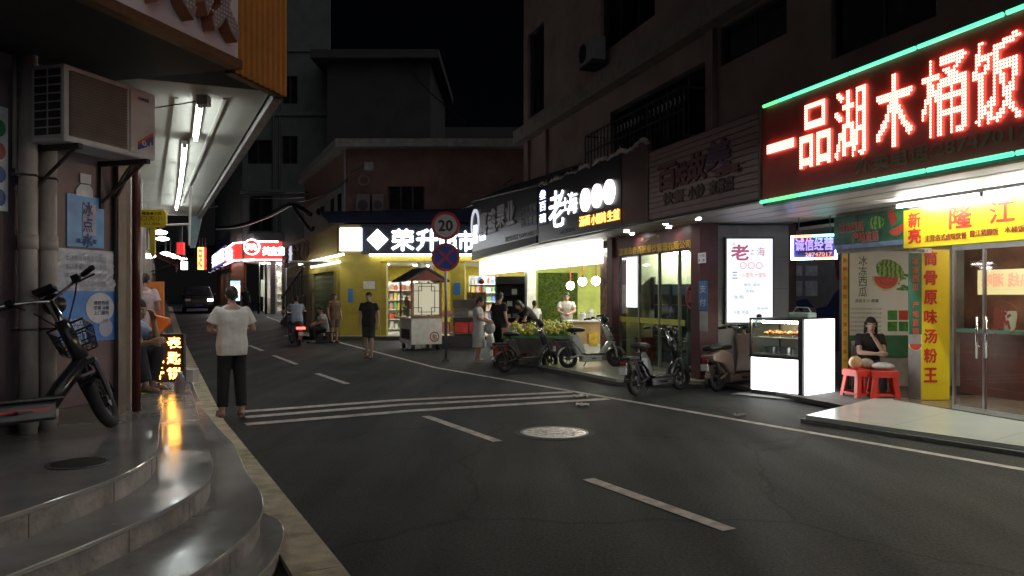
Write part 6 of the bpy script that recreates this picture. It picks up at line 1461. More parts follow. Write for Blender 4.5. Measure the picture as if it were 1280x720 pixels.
obj('side_stripe', MB().b(-.22, .18, -.125, -.121, .20, .22), mat('stripe_red', (.5, .04, .03), .4), near)
near2 = MB().prism_xz([(-.57 + .40, .27), (-.57 + .30, .68), (-.57 - .08, .66), (-.57 - .18, .56), (-.57 + .12, .46), (-.57 + .24, .30)], -.12, .12); obj('rear_cowl', near2, mat('dark_cowl', (.05, .05, .055), .3), near, bevel=.02)
def by(pr, pf, z=0):  # heading and centre from the two wheel contacts read off the photo
    a, b2 = ground(*pr, z), ground(*pf, z); d = (b2 - a); return (a + b2) / 2, math.atan2(d.y, d.x), d.length
c, a, L = by((797, 495), (851, 488)); ebike('black electric bike with a saddle and basket standing before the glass-fronted shop', (c.x, c.y, 0), a, R(-4), (.02, .02, .022), None, True, base=1.16, steer=R(-12), mirrors=False)
c, a, L = by((712, 460.5), (768, 459), .1); ebike('pale silver electric bike beside the yellow fruit display', (c.x, c.y, .10), a, R(-4), (.50, .52, .50), (.45, .47, .45), True, base=1.05, steer=R(10), mirrors=False)
c, a, L = by((893, 489.5), (948, 482)); ebike('beige and black scooter half hidden behind the glowing snack case', (c.x, c.y, 0), a, R(-4), (.34, .25, .22), None, False, base=1.2, seat='long', fairing=True, mirrors=True)
c, a, L = by((652, 473.5), (683, 470)); ebike('dark electric bike pointing at the fruit cart in front of its tray', (gx(660, 16.2), 16.3, 0), R(28), R(-4), (.05, .05, .05), None, False, base=1.1, steer=R(5), mirrors=False)
# ================================================================== PEOPLE
def person(label, loc, rz, J=None, shirt=(.7, .7, .7), bottom=(.03, .03, .03), style='trousers', hair=(.015, .012, .011), long_hair=False, shoes=(.05, .045, .04), sleeve=.55, leg=.95, skin=(.42, .25, .18), build=1.0, look=(0, -1, -.1), face=False, voxel=.011, group=None, scale=1.0, loose=1.0, bare_feet=False, name='person'):
    P = dict(pel=(0, 0, .93), wst=(0, .0, 1.08), cst=(0, 0, 1.27), nck=(0, .015, 1.43), hd=(0, -.01, 1.575),
             shL=(.175, 0, 1.385), shR=(-.175, 0, 1.385), elL=(.225, .03, 1.12), elR=(-.225, .03, 1.12), wrL=(.235, -.05, .88), wrR=(-.235, -.05, .88),
             hiL=(.085, 0, .90), hiR=(-.085, 0, .90), knL=(.09, -.015, .49), knR=(-.09, -.015, .49), anL=(.095, .02, .075), anR=(-.095, .02, .075), toL=(.115, -.15, .03), toR=(-.115, -.15, .03))
    if J: P.update(J)
    P = {k: Vector(v) * scale for k, v in P.items()}; s = scale
    t = thing(name, label, 'person', loc, rz, group)
    SK = mat('skin_%d' % int(skin[0] * 100), skin, .5, var=.08)
    right = (P['shL'] - P['shR']).normalized(); hr = (P['hiL'] - P['hiR']).normalized()
    def torso(mb, g=0, z0=-.07, top=True):
        up = (P['wst'] - P['pel']).normalized(); base = P['pel'] + up * z0 * s
        rings = [(base, (.15 * build + g) * s, (.11 * build + g) * s), (P['pel'], (.165 * build + g) * s, (.12 * build + g) * s), (P['wst'], (.145 * build + g) * s, (.105 * build + g) * s), (P['cst'], (.165 * build + g) * s, (.115 * build + g) * s), (P['cst'].lerp(P['nck'], .6), (.165 + g) * s, (.095 + g) * s), (P['cst'].lerp(P['nck'], .9), (.10 + g) * s, (.07 + g * .7) * s)]
        if g: rings.append((P['nck'] + Vector((0, .008, -.008)) * s, .072 * s, .070 * s))
        if top: rings.append((P['nck'] + Vector((0, 0, .015)) * s, (.062 + g * .35) * s, (.06 + g * .35) * s))
        mb.loft(rings, [hr, hr, (hr + right).normalized(), right, right, right, right][:len(rings)], 16)
    mb = MB(); torso(mb); look = Vector(look).normalized()
    # head
    side = look.cross(Vector((0, 0, 1))).normalized(); upv = side.cross(look).normalized()
    MH = Matrix(((side.x, -look.x, upv.x, P['hd'].x), (side.y, -look.y, upv.y, P['hd'].y), (side.z, -look.z, upv.z, P['hd'].z), (0, 0, 0, 1)))
    hd = MB().ell((0, .008 * s, .025 * s), (.073 * s, .093 * s, .095 * s), 16, 12); hd.ell((0, -.022 * s, -.045 * s), (.055 * s, .062 * s, .062 * s), 14, 10)
    hd.cap((0, -.085 * s, .02 * s), .010 * s, (0, -.103 * s, -.018 * s), .016 * s)
    for q in (-1, 1): hd.ell((q * .074 * s, .012 * s, -.005 * s), (.014 * s, .024 * s, .034 * s), 8, 6); hd.ell((q * .018 * s, -.088 * s, -.02 * s), (.01 * s, .01 * s, .008 * s), 6, 5)
    hd.cap((-.02 * s, -.080 * s, -.062 * s), .009 * s, (.02 * s, -.080 * s, -.062 * s), .009 * s)
    mb.add(hd.v, hd.f, MH); mb.cap(P['nck'] - Vector((0, 0, .04)) * s, .055 * s, P['hd'] + Vector((0, .01, -.03)) * s, .05 * s, 12)
    for q in 'LR':
        sh, el, wr, hi, kn, an, to = (P[k + q] for k in ('sh', 'el', 'wr', 'hi', 'kn', 'an', 'to'))
        mb.cap(sh, .052 * s, el, .038 * s); mid = el.lerp(wr, .3); mb.cap(el, .038 * s, mid, .039 * s); mb.cap(mid, .039 * s, wr, .026 * s)
        mb.cap(hi, .085 * build * s, kn, .052 * s, 12); cm_ = kn.lerp(an, .32) + (Vector((0, .015, 0)) * s); mb.cap(kn, .052 * s, cm_, .055 * s, 12); mb.cap(cm_, .055 * s, an, .034 * s, 12)
        mid = an.lerp(to, .55); mb.cap(an + (an - to).normalized() * .03 * s + Vector((0, 0, -.035)) * s, .034 * s, mid - Vector((0, 0, .02)) * s, .036 * s); mb.cap(mid - Vector((0, 0, .02)) * s, .036 * s, to, .025 * s)
        # hand: palm, four unequal bent fingers, thumb from the side of the palm
        d = (wr - el).normalized(); sgn = 1 if q == 'L' else -1
        inn = Vector((-sgn, 0, 0)) - d * d.dot(Vector((-sgn, 0, 0))); inn = inn.normalized() if inn.length > .1 else Vector((0, 0, 1)); ac = d.cross(inn).normalized()
        if ac.dot(Vector((0, -1, 0))) < 0: ac = -ac
        pc = wr + d * .05 * s
        for k in range(4):
            o = ac * (.030 - .020 * k) * s; kn_ = wr + d * .088 * s + o; L_ = (.040, .045, .042, .032)[k] * s
            mb.cap(wr + o * .5 + d * .01 * s, .018 * s, kn_, .0135 * s, 8); p1 = kn_ + (d * .9 + inn * .35) * L_; mb.cap(kn_, .0115 * s, p1, .0105 * s, 8); mb.cap(p1, .0105 * s, p1 + (d * .6 + inn * .8) * L_ * .7, .009 * s, 8)
        th = wr + d * .03 * s + ac * .028 * s; t1 = th + (d * .7 + ac * .6 + inn * .3) * .042 * s; mb.cap(th, .016 * s, t1, .0125 * s, 8); mb.cap(t1, .0125 * s, t1 + (d * .85 + inn * .5) * .03 * s, .0105 * s, 8)
    body = remesh(mb, 'body', SK, t, voxel * s, 3)
    # clothes
    SM = mat('cloth_%d_%d_%d' % tuple(int(c * 100) for c in shirt), shirt, .85, var=.12, scale=9, bump=.9, bscale=8); BMt = mat('cloth_%d_%d_%d' % tuple(int(c * 100) for c in bottom), bottom, .85, var=.15, scale=9, bump=.9, bscale=9)
    def flat(m_, a, ra, b2, rb, n=12): m_.tube([a, a.lerp(b2, .35), a.lerp(b2, .7), b2], [ra, ra + (rb - ra) * .35, ra + (rb - ra) * .7, rb], n)
    g = .020 * loose
    sm = MB()
    if style == 'dress':
        up = Vector((0, 0, 1)); kz = P['anL'].z + .30 * s; hem = (P['knL'] + P['knR']) / 2; hem.z = kz
        sm.loft([(hem, .21 * s, .17 * s), (P['pel'].lerp(hem, .5), .20 * s, .155 * s), (P['pel'], .185 * s, .145 * s), (P['wst'], .17 * s, .135 * s), (P['cst'], .185 * s, .14 * s), (P['cst'].lerp(P['nck'], .6), .18 * s, .115 * s), (P['cst'].lerp(P['nck'], .95), .10 * s, .08 * s)], right, 18)
    else: torso(sm, g, -.13 if style != 'tucked' else -.02, False)
    for q in 'LR': sh, el, wr = P['sh' + q], P['el' + q], P['wr' + q]; sm.cap(sh - Vector((0, 0, .012)) * s, .062 * s, sh.lerp(el, .2), .060 * s); flat(sm, sh.lerp(el, .08), .058 * s, sh.lerp(el, sleeve / .55 * .62), (.052 + g * .75) * s)
    o = remesh(sm, 'dress' if style == 'dress' else 'shirt', SM, t, .012 * s, 3)
    if style != 'dress':
        bm_ = MB(); torso2 = [(P['pel'] - (P['wst'] - P['pel']).normalized() * .07 * s, .165 * build * s, .125 * build * s), (P['pel'], .172 * build * s, .13 * build * s), (P['wst'], .15 * build * s, .112 * build * s)]
        bm_.loft(torso2, hr, 16)
        for q in 'LR':
            hi, kn, an = P['hi' + q], P['kn' + q], P['an' + q]; bm_.cap(hi, .098 * build * s, hi.lerp(kn, .3), .09 * build * s, 14)
            if style == 'shorts': flat(bm_, hi, .098 * build * s, hi.lerp(kn, .93), .088 * s, 14)
            else:
                bm_.cap(hi, .10 * build * s, kn, .082 * s, 14); flat(bm_, kn, .082 * s, kn.lerp(an, leg), .072 * s, 14)
        remesh(bm_, 'shorts' if style == 'shorts' else 'trousers', BMt, t, .012 * s, 3)
    if not bare_feet:
        FM_ = mat('shoe_%d' % int(shoes[0] * 100), shoes, .6); fm = MB()
        for q in 'LR':
            an, to = P['an' + q], P['to' + q]; dd = (to - an); dd.z = 0; dd.normalize(); sd = Vector((-dd.y, dd.x, 0)); zb = min(an.z - .075 * s, to.z - .03 * s)
            M = Matrix(((sd.x, dd.x, 0, 0), (sd.y, dd.y, 0, 0), (0, 0, 1, 0), (0, 0, 0, 1))); M.translation = Vector((an.x, an.y, zb)); k = len(fm.v)
            pr = [(-.032, -.055), (.032, -.055), (.040, .05), (.045, .13), (.03, .185), (-.01, .195), (-.038, .15), (-.042, .05)]
            m2 = MB().prism_xy([(x * s * 1.05, y * s) for x, y in pr], 0, .024 * s); m2.tube([(-.044 * s, .10 * s, .024 * s), (-.03 * s, .11 * s, .068 * s), (.0, .115 * s, .078 * s), (.03 * s, .11 * s, .066 * s), (.046 * s, .10 * s, .024 * s)], .011 * s, 6); fm.add(m2.v, m2.f, M)
        obj('sandals', fm, FM_, t)
    HM = mat('hair_%d' % int(hair[0] * 1000), hair, .65, var=.4, scale=30, bump=.5, bscale=60)
    hm = MB().ell((0, .014 * s, .036 * s), (.082 * s, .100 * s, .098 * s), 18, 14)
    keep = []
    for f in hm.f:
        c = sum((hm.v[i] for i in f), Vector()) / len(f); y_, z_ = c.y / s, c.z / s
        if not ((y_ < -.045 and z_ < .062) or (y_ < .0 and z_ < .02) or z_ < -.055): keep.append(f)
    hm.f = keep; h2 = MB(); h2.add(hm.v, hm.f, MH)
    if long_hair:
        b_ = MH @ Vector((0, .06, .0)) * 1; h2.cap(MH @ (Vector((0, .05, .02)) * s), .075 * s, MH @ (Vector((0, .085, -.20)) * s), .055 * s, 12)
        for q in (-1, 1): h2.cap(MH @ (Vector((q * .07, .02, .03)) * s), .03 * s, MH @ (Vector((q * .075, .03, -.15)) * s), .028 * s, 10)
    else:
        h2.cap(MH @ (Vector((0, .075, .01)) * s), .045 * s, MH @ (Vector((0, .075, -.045)) * s), .032 * s, 10)
    ho = obj('hair', h2, HM, t, smooth=True)
    if face:
        em = MB(); ew = MB(); bw = MB()
        for q in (-1, 1):
            ew.ell((q * .030 * s, -.079 * s, .012 * s), (.014 * s, .006 * s, .007 * s), 8, 6); em.ell((q * .030 * s, -.084 * s, .012 * s), (.0065 * s, .004 * s, .0065 * s), 8, 6); bw.tube([(q * .014 * s, -.087 * s, .030 * s), (q * .032 * s, -.084 * s, .035 * s), (q * .050 * s, -.072 * s, .029 * s)], .004 * s, 5)
        for m_, nm, mt in ((ew, 'eye_white', WHITE), (em, 'iris', BLACK), (bw, 'eyebrow', HM)):
            m2 = MB().add(m_.v, m_.f, MH); obj(nm, m2, mt, t, smooth=True)
        m2 = MB().tube([(-.022 * s, -.086 * s, -.06 * s), (0, -.090 * s, -.062 * s), (.022 * s, -.086 * s, -.06 * s)], .0055 * s, 6); obj('mouth', MB().add(m2.v, m2.f, MH), mat('lip', (.33, .11, .09), .5), t, smooth=True)
    return t
streetward = math.atan2(D2.y, D2.x) + R(90)   # facing away up the street (local -y along D2)
w0 = ground(290, 524)
person('person in a loose white T-shirt and cropped black trousers walking away along the kerb', (w0.x, w0.y, .035), streetward + R(6),
       dict(elL=(.27, -.02, 1.13), wrL=(.17, -.20, 1.10), elR=(-.27, -.02, 1.13), wrR=(-.17, -.20, 1.10), hd=(0, -.035, 1.565), knL=(.10, -.03, .49), anL=(.12, .0, .075), toL=(.14, -.17, .03), knR=(-.10, .0, .49), anR=(-.115, .05, .08), toR=(-.13, -.11, .03)),
       (.72, .71, .69), (.012, .012, .013), 'trousers', loose=1.9, leg=.86, look=(0, -1, -.25), shoes=(.22, .15, .11), sleeve=.62, scale=1.0)
# seated man on the platform step
person('man in a light blue shirt sitting hunched with his hand at his face', (-4.28, 8.42, .57), R(75),
       dict(pel=(0, .06, .30), wst=(0, .02, .45), cst=(0, -.06, .62), nck=(0, -.14, .75), hd=(0, -.21, .875), shL=(.17, -.08, .715), shR=(-.17, -.08, .715), elL=(.20, -.30, .52), wrL=(.10, -.33, .76), elR=(-.19, -.26, .50), wrR=(-.14, -.50, .54),
            hiL=(.085, .03, .28), hiR=(-.085, .03, .28), knL=(.13, -.36, .44), knR=(-.13, -.33, .44), anL=(.13, -.28, .075), anR=(-.12, -.42, .075), toL=(.14, -.44, .03), toR=(-.13, -.58, .03)),
       (.30, .36, .50), (.028, .028, .034), 'trousers', look=(0, -1, -.28), shoes=(.16, .13, .11), face=True, leg=.9, skin=(.40, .25, .17))
t = thing('low_stool', 'low dark stool under the seated man by the amber LED board', 'stool', (-4.34, 8.44, .57)); obj('seat', MB().b(-.15, .15, -.14, .14, .17, .20), mat('stool_wood', (.12, .07, .04), .5), t)
for sx in (-.12, .12):
    for sy in (-.11, .11): obj('leg', MB().b(sx - .015, sx + .015, sy - .015, sy + .015, 0, .17), MATS['stool_wood'], t)
person('man in a pale pink-white T-shirt standing at the left shop doorway seen from behind', (gx(179, 12.6), 12.6, .29), streetward - R(20),
       dict(elL=(.24, -.03, 1.13), wrL=(.20, -.22, .98), elR=(-.24, .0, 1.12), wrR=(-.22, -.15, .92), hd=(0, -.05, 1.555)), (.66, .52, .55), (.10, .09, .12), 'shorts', look=(0, -1, -.35), build=1.05, hair=(.02, .012, .011), loose=1.3, skin=(.45, .24, .19))
q = thing('orange_bag', 'orange shopping bag hanging by the pale-shirted man behind the seated man', 'bag', (gx(199, 11.6), 11.6, gz(414, 11.6)), R(12)); obj('bag_body', MB().prism_xz([(-.13, .02), (.02, -.04), (.16, .10), (.15, .20), (-.07, .25), (-.12, .22)], -.07, .07), mat('orange_bag', (.70, .16, .02), .45, bump=.4, bscale=14), q, bevel=.02); obj('handles', MB().tube([(-.05, 0, .24), (.0, 0, .34), (.08, 0, .22)], .008, 5), MATS['orange_bag'], q)
obj('inner_cloth', MB().ell((-.02, 0, -.06), (.11, .06, .09), 10, 7), mat('grey_blue_cloth', (.30, .34, .42), .8), q, smooth=True)
mk = ground(461, 447)
person('man in a black T-shirt and dark shorts walking towards the camera past the market', (mk.x, mk.y, 0), R(-8), dict(elL=(.25, .02, 1.12), wrL=(.27, -.04, .88), elR=(-.25, .03, 1.12), wrR=(-.24, -.03, .88), knL=(.09, -.05, .49), anL=(.09, -.06, .08), toL=(.10, -.22, .03), knR=(-.085, .0, .5), anR=(-.08, .10, .10), toR=(-.09, -.05, .03)),
       (.014, .014, .015), (.022, .024, .034), 'shorts', face=True, skin=(.38, .25, .17), build=1.05, look=(0, -1, -.05))
g1 = ground(598, 452)
person('woman in a long pale grey dress looking down at the bag in her hands', (g1.x, g1.y, 0), R(78), dict(elL=(.21, -.06, 1.14), wrL=(.13, -.27, 1.06), elR=(-.21, -.06, 1.14), wrR=(-.13, -.27, 1.06), hd=(0, -.055, 1.56)), (.46, .46, .44), (.4, .4, .4), 'dress', look=(0, -1, -.45), scale=.93, hair=(.018, .015, .013), shoes=(.5, .5, .48), skin=(.42, .27, .19))
q = thing('grey_plastic_bag', 'silver grey plastic bag held by the woman in the grey dress', 'bag', (g1.x + .27, g1.y + .05, .70)); obj('bag_body', MB().ell((0, 0, .12), (.14, .09, .16), 12, 9), mat('grey_bag', (.38, .40, .42), .3, bump=.6, bscale=18), q, smooth=True); obj('handles', MB().tube([(-.05, 0, .26), (0, 0, .34), (.05, 0, .26)], .008, 5), MATS['grey_bag'], q)
q = thing('white_plastic_bag', 'white plastic bag hanging low between the two standing women', 'bag', (gx(613, 18.6), 18.6, .36)); obj('bag_body', MB().ell((0, 0, .14), (.10, .07, .19), 12, 9), mat('white_bag', (.6, .6, .58), .35, bump=.6, bscale=18), q, smooth=True); obj('handles', MB().tube([(-.04, 0, .31), (.02, 0, .44), (.04, 0, .31)], .008, 5), MATS['white_bag'], q)
g2 = ground(624, 450.5)
person('woman in a black dress standing with her back half turned beside the woman in grey', (g2.x, g2.y, 0), R(140), dict(hd=(0, -.03, 1.57)), (.012, .012, .013), (.016, .016, .018), 'trousers', look=(.25, -1, -.2), hair=(.012, .01, .009), shoes=(.35, .33, .3), loose=1.7, skin=(.42, .27, .2))
person('person in dark clothes bending forward over the fruit boxes', (gx(662, 20.4), 20.4, .0), R(-62), dict(pel=(0, .12, .90), wst=(0, .05, 1.04), cst=(0, -.10, 1.19), nck=(0, -.24, 1.27), hd=(0, -.34, 1.36), shL=(.17, -.15, 1.24), shR=(-.17, -.15, 1.24), elL=(.20, -.26, .98), wrL=(.16, -.40, .80), elR=(-.20, -.26, .98), wrR=(-.16, -.40, .80)), (.03, .027, .027), (.03, .03, .035), 'trousers', look=(0, -.8, -.6), long_hair=True, skin=(.42, .27, .2))
person('child in a white patterned top standing behind the bending person', (gx(668, 21.4), 21.4, .115), R(200), None, (.68, .66, .62), (.3, .2, .2), 'dress', scale=.80, hair=(.02, .015, .012), skin=(.42, .28, .2))
person('fruit seller in a white shirt leaning on the counter and facing the street', (gx(708, 21.3), 21.3, .115), R(-3), dict(cst=(0, -.06, 1.24), nck=(0, -.10, 1.38), hd=(0, -.15, 1.50), wst=(0, .0, 1.07), shL=(.175, -.08, 1.33), shR=(-.175, -.08, 1.33), elL=(.24, -.20, 1.10), wrL=(.06, -.36, 1.02), elR=(-.24, -.20, 1.10), wrR=(-.06, -.38, 1.02)), (.62, .60, .56), (.1, .1, .12), 'trousers', face=True, scale=.97, skin=(.50, .30, .2), look=(0, -1, -.12))
sw = Vector((gx(1087, 12.35), 12.35, -.02))
person('woman with long dark hair in a black top sitting with her chin on her hand', (sw.x, sw.y, 0), R(-12),
       dict(pel=(0, .10, .50), wst=(0, .07, .66), cst=(0, .0, .85), nck=(0, -.05, 1.00), hd=(.0, -.09, 1.135), shL=(.165, -.02, .96), shR=(-.165, -.02, .96), elL=(.16, -.20, .72), wrL=(.02, -.22, .93), elR=(-.19, -.17, .70), wrR=(.05, -.27, .69), hiL=(.085, .06, .48), hiR=(-.085, .06, .48), knL=(.11, -.36, .49), knR=(-.11, -.36, .49), anL=(.10, -.34, .075), anR=(-.10, -.34, .075), toL=(.11, -.50, .03), toR=(-.11, -.50, .03)),
       (.014, .014, .015), (.03, .03, .04), 'trousers', long_hair=True, face=True, look=(-.12, -1, -.25), skin=(.44, .29, .22), voxel=.009)
t = thing('white_chair', 'white plastic chair under the seated long-haired woman', 'chair', (sw.x, sw.y + .06, 0), R(-12)); obj('seat', MB().b(-.21, .21, -.22, .2, .39, .42), WHITE, t, bevel=.01); obj('backrest', MB().b(-.2, .2, .20, .23, .5, .86), WHITE, t, bevel=.01)
for sx in (-.19, .19):
    for sy in (-.19, .19): obj('leg', MB().cyl((sx, sy, 0), (sx, sy, .39), .018, n=8), WHITE, t)
    obj('back_post', MB().cyl((sx, .215, .42), (sx, .215, .86), .016, n=8), WHITE, t)
# moving scooter with its rider
sc = Vector((gx(369, 25), 25, 0))
ebike('dark scooter with a glowing tail lamp ridden away past the market', (sc.x, sc.y, 0), math.atan2(D2.y, D2.x) + R(2), 0, (.12, .13, .16), None, False, base=1.2, seat='long', fairing=True, group='scooters on the road', mirrors=True)
tl = MB().b(-.93, -.90, -.14, .14, .55, .62); sct = [o for o in bpy.data.objects if o.get('label', '').startswith('dark scooter')][0]; obj('lit_tail_lamp', tl, emis('tail_red', (1, .04, .03), 7), sct)
person('rider in a pale blue shirt sitting on the moving scooter', (sc.x, sc.y, 0), streetward + R(2), dict(pel=(0, .30, .86), wst=(0, .27, 1.0), cst=(0, .20, 1.19), nck=(0, .15, 1.35), hd=(0, .11, 1.49), shL=(.175, .18, 1.31), shR=(-.175, .18, 1.31), elL=(.26, .02, 1.12), wrL=(.36, -.17, 1.10), elR=(-.26, .02, 1.12), wrR=(-.36, -.17, 1.10), hiL=(.09, .27, .83), hiR=(-.09, .27, .83), knL=(.15, -.12, .74), knR=(-.15, -.12, .74), anL=(.13, -.06, .38), anR=(-.13, -.06, .38), toL=(.14, -.22, .33), toR=(-.14, -.22, .33)), (.36, .42, .52), (.06, .07, .12), 'trousers', group=None, loose=1.4)
person('person in brown standing in front of the lit side door of the market', (gx(418, 26.4), 26.4, .0), R(40), None, (.16, .10, .06), (.14, .09, .07), 'shorts', skin=(.40, .25, .17), look=(-.2, -1, -.2))
person('person in a white top sitting low by the market side with dark trousers', (gx(404, 26.6), 26.6, .0), R(-55), dict(pel=(0, .06, .46), wst=(0, .05, .62), cst=(0, -.01, .82), nck=(0, -.06, .97), hd=(0, -.10, 1.10), shL=(.17, -.02, .93), shR=(-.17, -.02, .93), elL=(.22, -.14, .70), wrL=(.13, -.33, .62), elR=(-.22, -.14, .70), wrR=(-.13, -.33, .62), hiL=(.085, .04, .44), hiR=(-.085, .04, .44), knL=(.11, -.38, .46), knR=(-.11, -.38, .46), anL=(.10, -.36, .075), anR=(-.10, -.36, .075), toL=(.11, -.52, .03), toR=(-.11, -.52, .03)), (.55, .55, .53), (.02, .02, .022), 'trousers')
t = thing('dark_bench', 'dark low bench under the person in the white top by the market', 'bench', (gx(404, 26.7), 26.75, 0), R(-55)); obj('seat', MB().b(-.6, .6, -.15, .2, .34, .38), BLACK, t)
for sx in (-.5, .5): obj('leg', MB().b(sx - .03, sx + .03, -.12, .17, 0, .34), BLACK, t)
person('person in dark clothes walking past the bright convenience store', (gx(307, 46.5), 46.5, rise(46.5)), streetward + R(180), dict(wrL=(.25, -.1, .88)), (.025, .03, .045), (.03, .03, .035), 'trousers', voxel=.014)
# ================================================================== SNACK CASE
A, B = ground(937, 494), ground(1003, 502.5); A = Vector((3.84, 12.42)); B = Vector((4.43, 11.66)); u = (B - A).normalized(); ang = math.atan2(u.y, u.x)
FSn = Fr(A.x, A.y, ang); Lc = (B - A).length; Dc = .86
t = FSn.thing('snack_display_case', 'glowing white snack display case with a glass top and lit cooked food', 'display case', Lc / 2, Dc / 2, .03)
LITP = emis('lit_acrylic', (1.0, 1.0, .99), 2.6)
zt = 1.24
obj('base', MB().b(.02, Lc - .02, .02, Dc - .02, .03, .09), BLACK, t)
obj('core', MB().b(.02, Lc - .02, .03, Dc - .02, .09, .62), GREY, t)
obj('front_lit_panel', MB().b(.03, Lc - .10, .0, .028, .10, .62), LITP, t)
obj('side_lit_panel', MB().b(Lc - .018, Lc + .012, .05, Dc, .08, zt), LITP, t)
fr = MB()
for x, y in ((.0, .0), (Lc - .05, .0), (.0, Dc - .03), (Lc - .05, Dc - .03)): fr.b(x, x + .03, y, y + .03, .63, zt - .02)
fr.b(Lc - .095, Lc - .022, -.002, .045, .09, zt)
fr.b(0, Lc - .022, -.004, Dc, zt - .02, zt + .01).b(0, Lc - .10, -.004, .03, .62, .66)
obj('frame', fr, mat('case_frame', (.06, .06, .065), .35, .5), t)
obj('front_glass', MB().b(.032, Lc - .10, .004, .010, .662, zt - .022), GLS, t); obj('left_glass', MB().b(.004, .010, .032, Dc - .03, .64, zt - .022), GLS, t)
obj('back_panel', MB().b(.03, Lc - .03, Dc - .025, Dc - .01, .64, zt - .02), mat('case_back', (.30, .26, .22), .4), t)
obj('glass_shelf', MB().b(.035, Lc - .10, .05, Dc - .06, .93, .945), mat('shelf_white', (.55, .55, .52), .3), t); obj('deck', MB().b(.035, Lc - .10, .05, Dc - .06, .66, .68), STEEL, t)
for i, (x0, y0, z) in enumerate(((.15, .10, 1.19),)): obj('case_lamp', MB().cyl((.10, .2, 1.185), (Lc - .16, .2, 1.185), .018, n=8), emis('case_lamp', (1, .82, .55), 60), t)
rnd = random.Random(6)
FOOD = [mat('fried_brown', (.38, .13, .035), .45, var=.5, scale=20, bump=.6, bscale=60), mat('roast_red', (.42, .08, .03), .4, var=.4, scale=20), mat('golden', (.60, .32, .09), .45, var=.4, scale=20)]
for i in range(4):
    tr = obj('food_tray', MB().b(-.10, .10, -.22, .22, 0, .012).b(-.10, .10, -.22, -.21, .012, .035).b(-.10, .10, .21, .22, .012, .035), STEEL); tr.location = FSn.w3(.15 + i * .215, .36, .946 if i % 2 == 0 or i == 3 else .946); tr.rotation_euler = (0, 0, ang); tag(tr, ('leftmost', 'second', 'third', 'rightmost')[i] + ' steel food tray on the shelf of the snack case', 'tray', 'trays in the snack case')
    for k in range(9):
        x, y = .15 + i * .215 + rnd.uniform(-.07, .07), .36 + rnd.uniform(-.17, .17); f = obj('fried_snack', MB().ell((0, 0, .035), (rnd.uniform(.03, .05), rnd.uniform(.025, .04), .03), 9, 6), FOOD[(i + k) % 3], smooth=True); f.location = FSn.w3(x, y, .962 + rnd.uniform(0, .03)); f.rotation_euler = (0, 0, rnd.random() * 3); tag(f, 'brown fried snack heaped on a tray in the lit display case', 'snack', 'fried snacks in the case')
for i, (x, lab) in enumerate(((.18, 'left'), (.45, 'middle'), (.70, 'right'))):
    f = obj('food_pan', MB().tube([(0, 0, 0), (0, 0, .10), (0, 0, .10), (0, 0, .02)], [.10, .12, .11, .09], 18), STEEL, smooth=False); f.location = FSn.w3(x, .35, .681); tag(f, f'{lab} steel pan on the bottom deck of the snack case', 'pan', 'pans in the snack case')
q = thing('case_top_boxes', 'pale green plastic box on top of the snack case', 'box', FSn.w3(Lc * .75, .35, zt + .012), ang); obj('box', MB().b(-.18, .18, -.12, .12, 0, .09), mat('pale_green_box', (.42, .52, .47), .4), q, bevel=.02); obj('handle', MB().tube([(-.16, 0, .08), (-.1, 0, .17), (.1, 0, .17), (.16, 0, .08)], .01, 6), MATS['pale_green_box'], q)
q = thing('black_phone_stand', 'small black stand on top of the snack case', 'stand', FSn.w3(Lc * .72, .62, zt + .012), ang); obj('foot', MB().b(-.1, .1, -.05, .05, 0, .03), BLACK, q); obj('plate', MB().b(-.13, .10, -.01, .01, .03, .16), BLACK, q)
pd_ = [tuple(FSn.w3(x, y)[:2]) for x, y in ((-.15, -.28), (Lc + .03, -.12), (Lc + .08, Dc), (-.1, Dc))]
struct('case_slab', MB().prism_xy(pd_, -.02, .028), mat('pale_slab_tile', (.40, .40, .40), .25, dirt=.3))
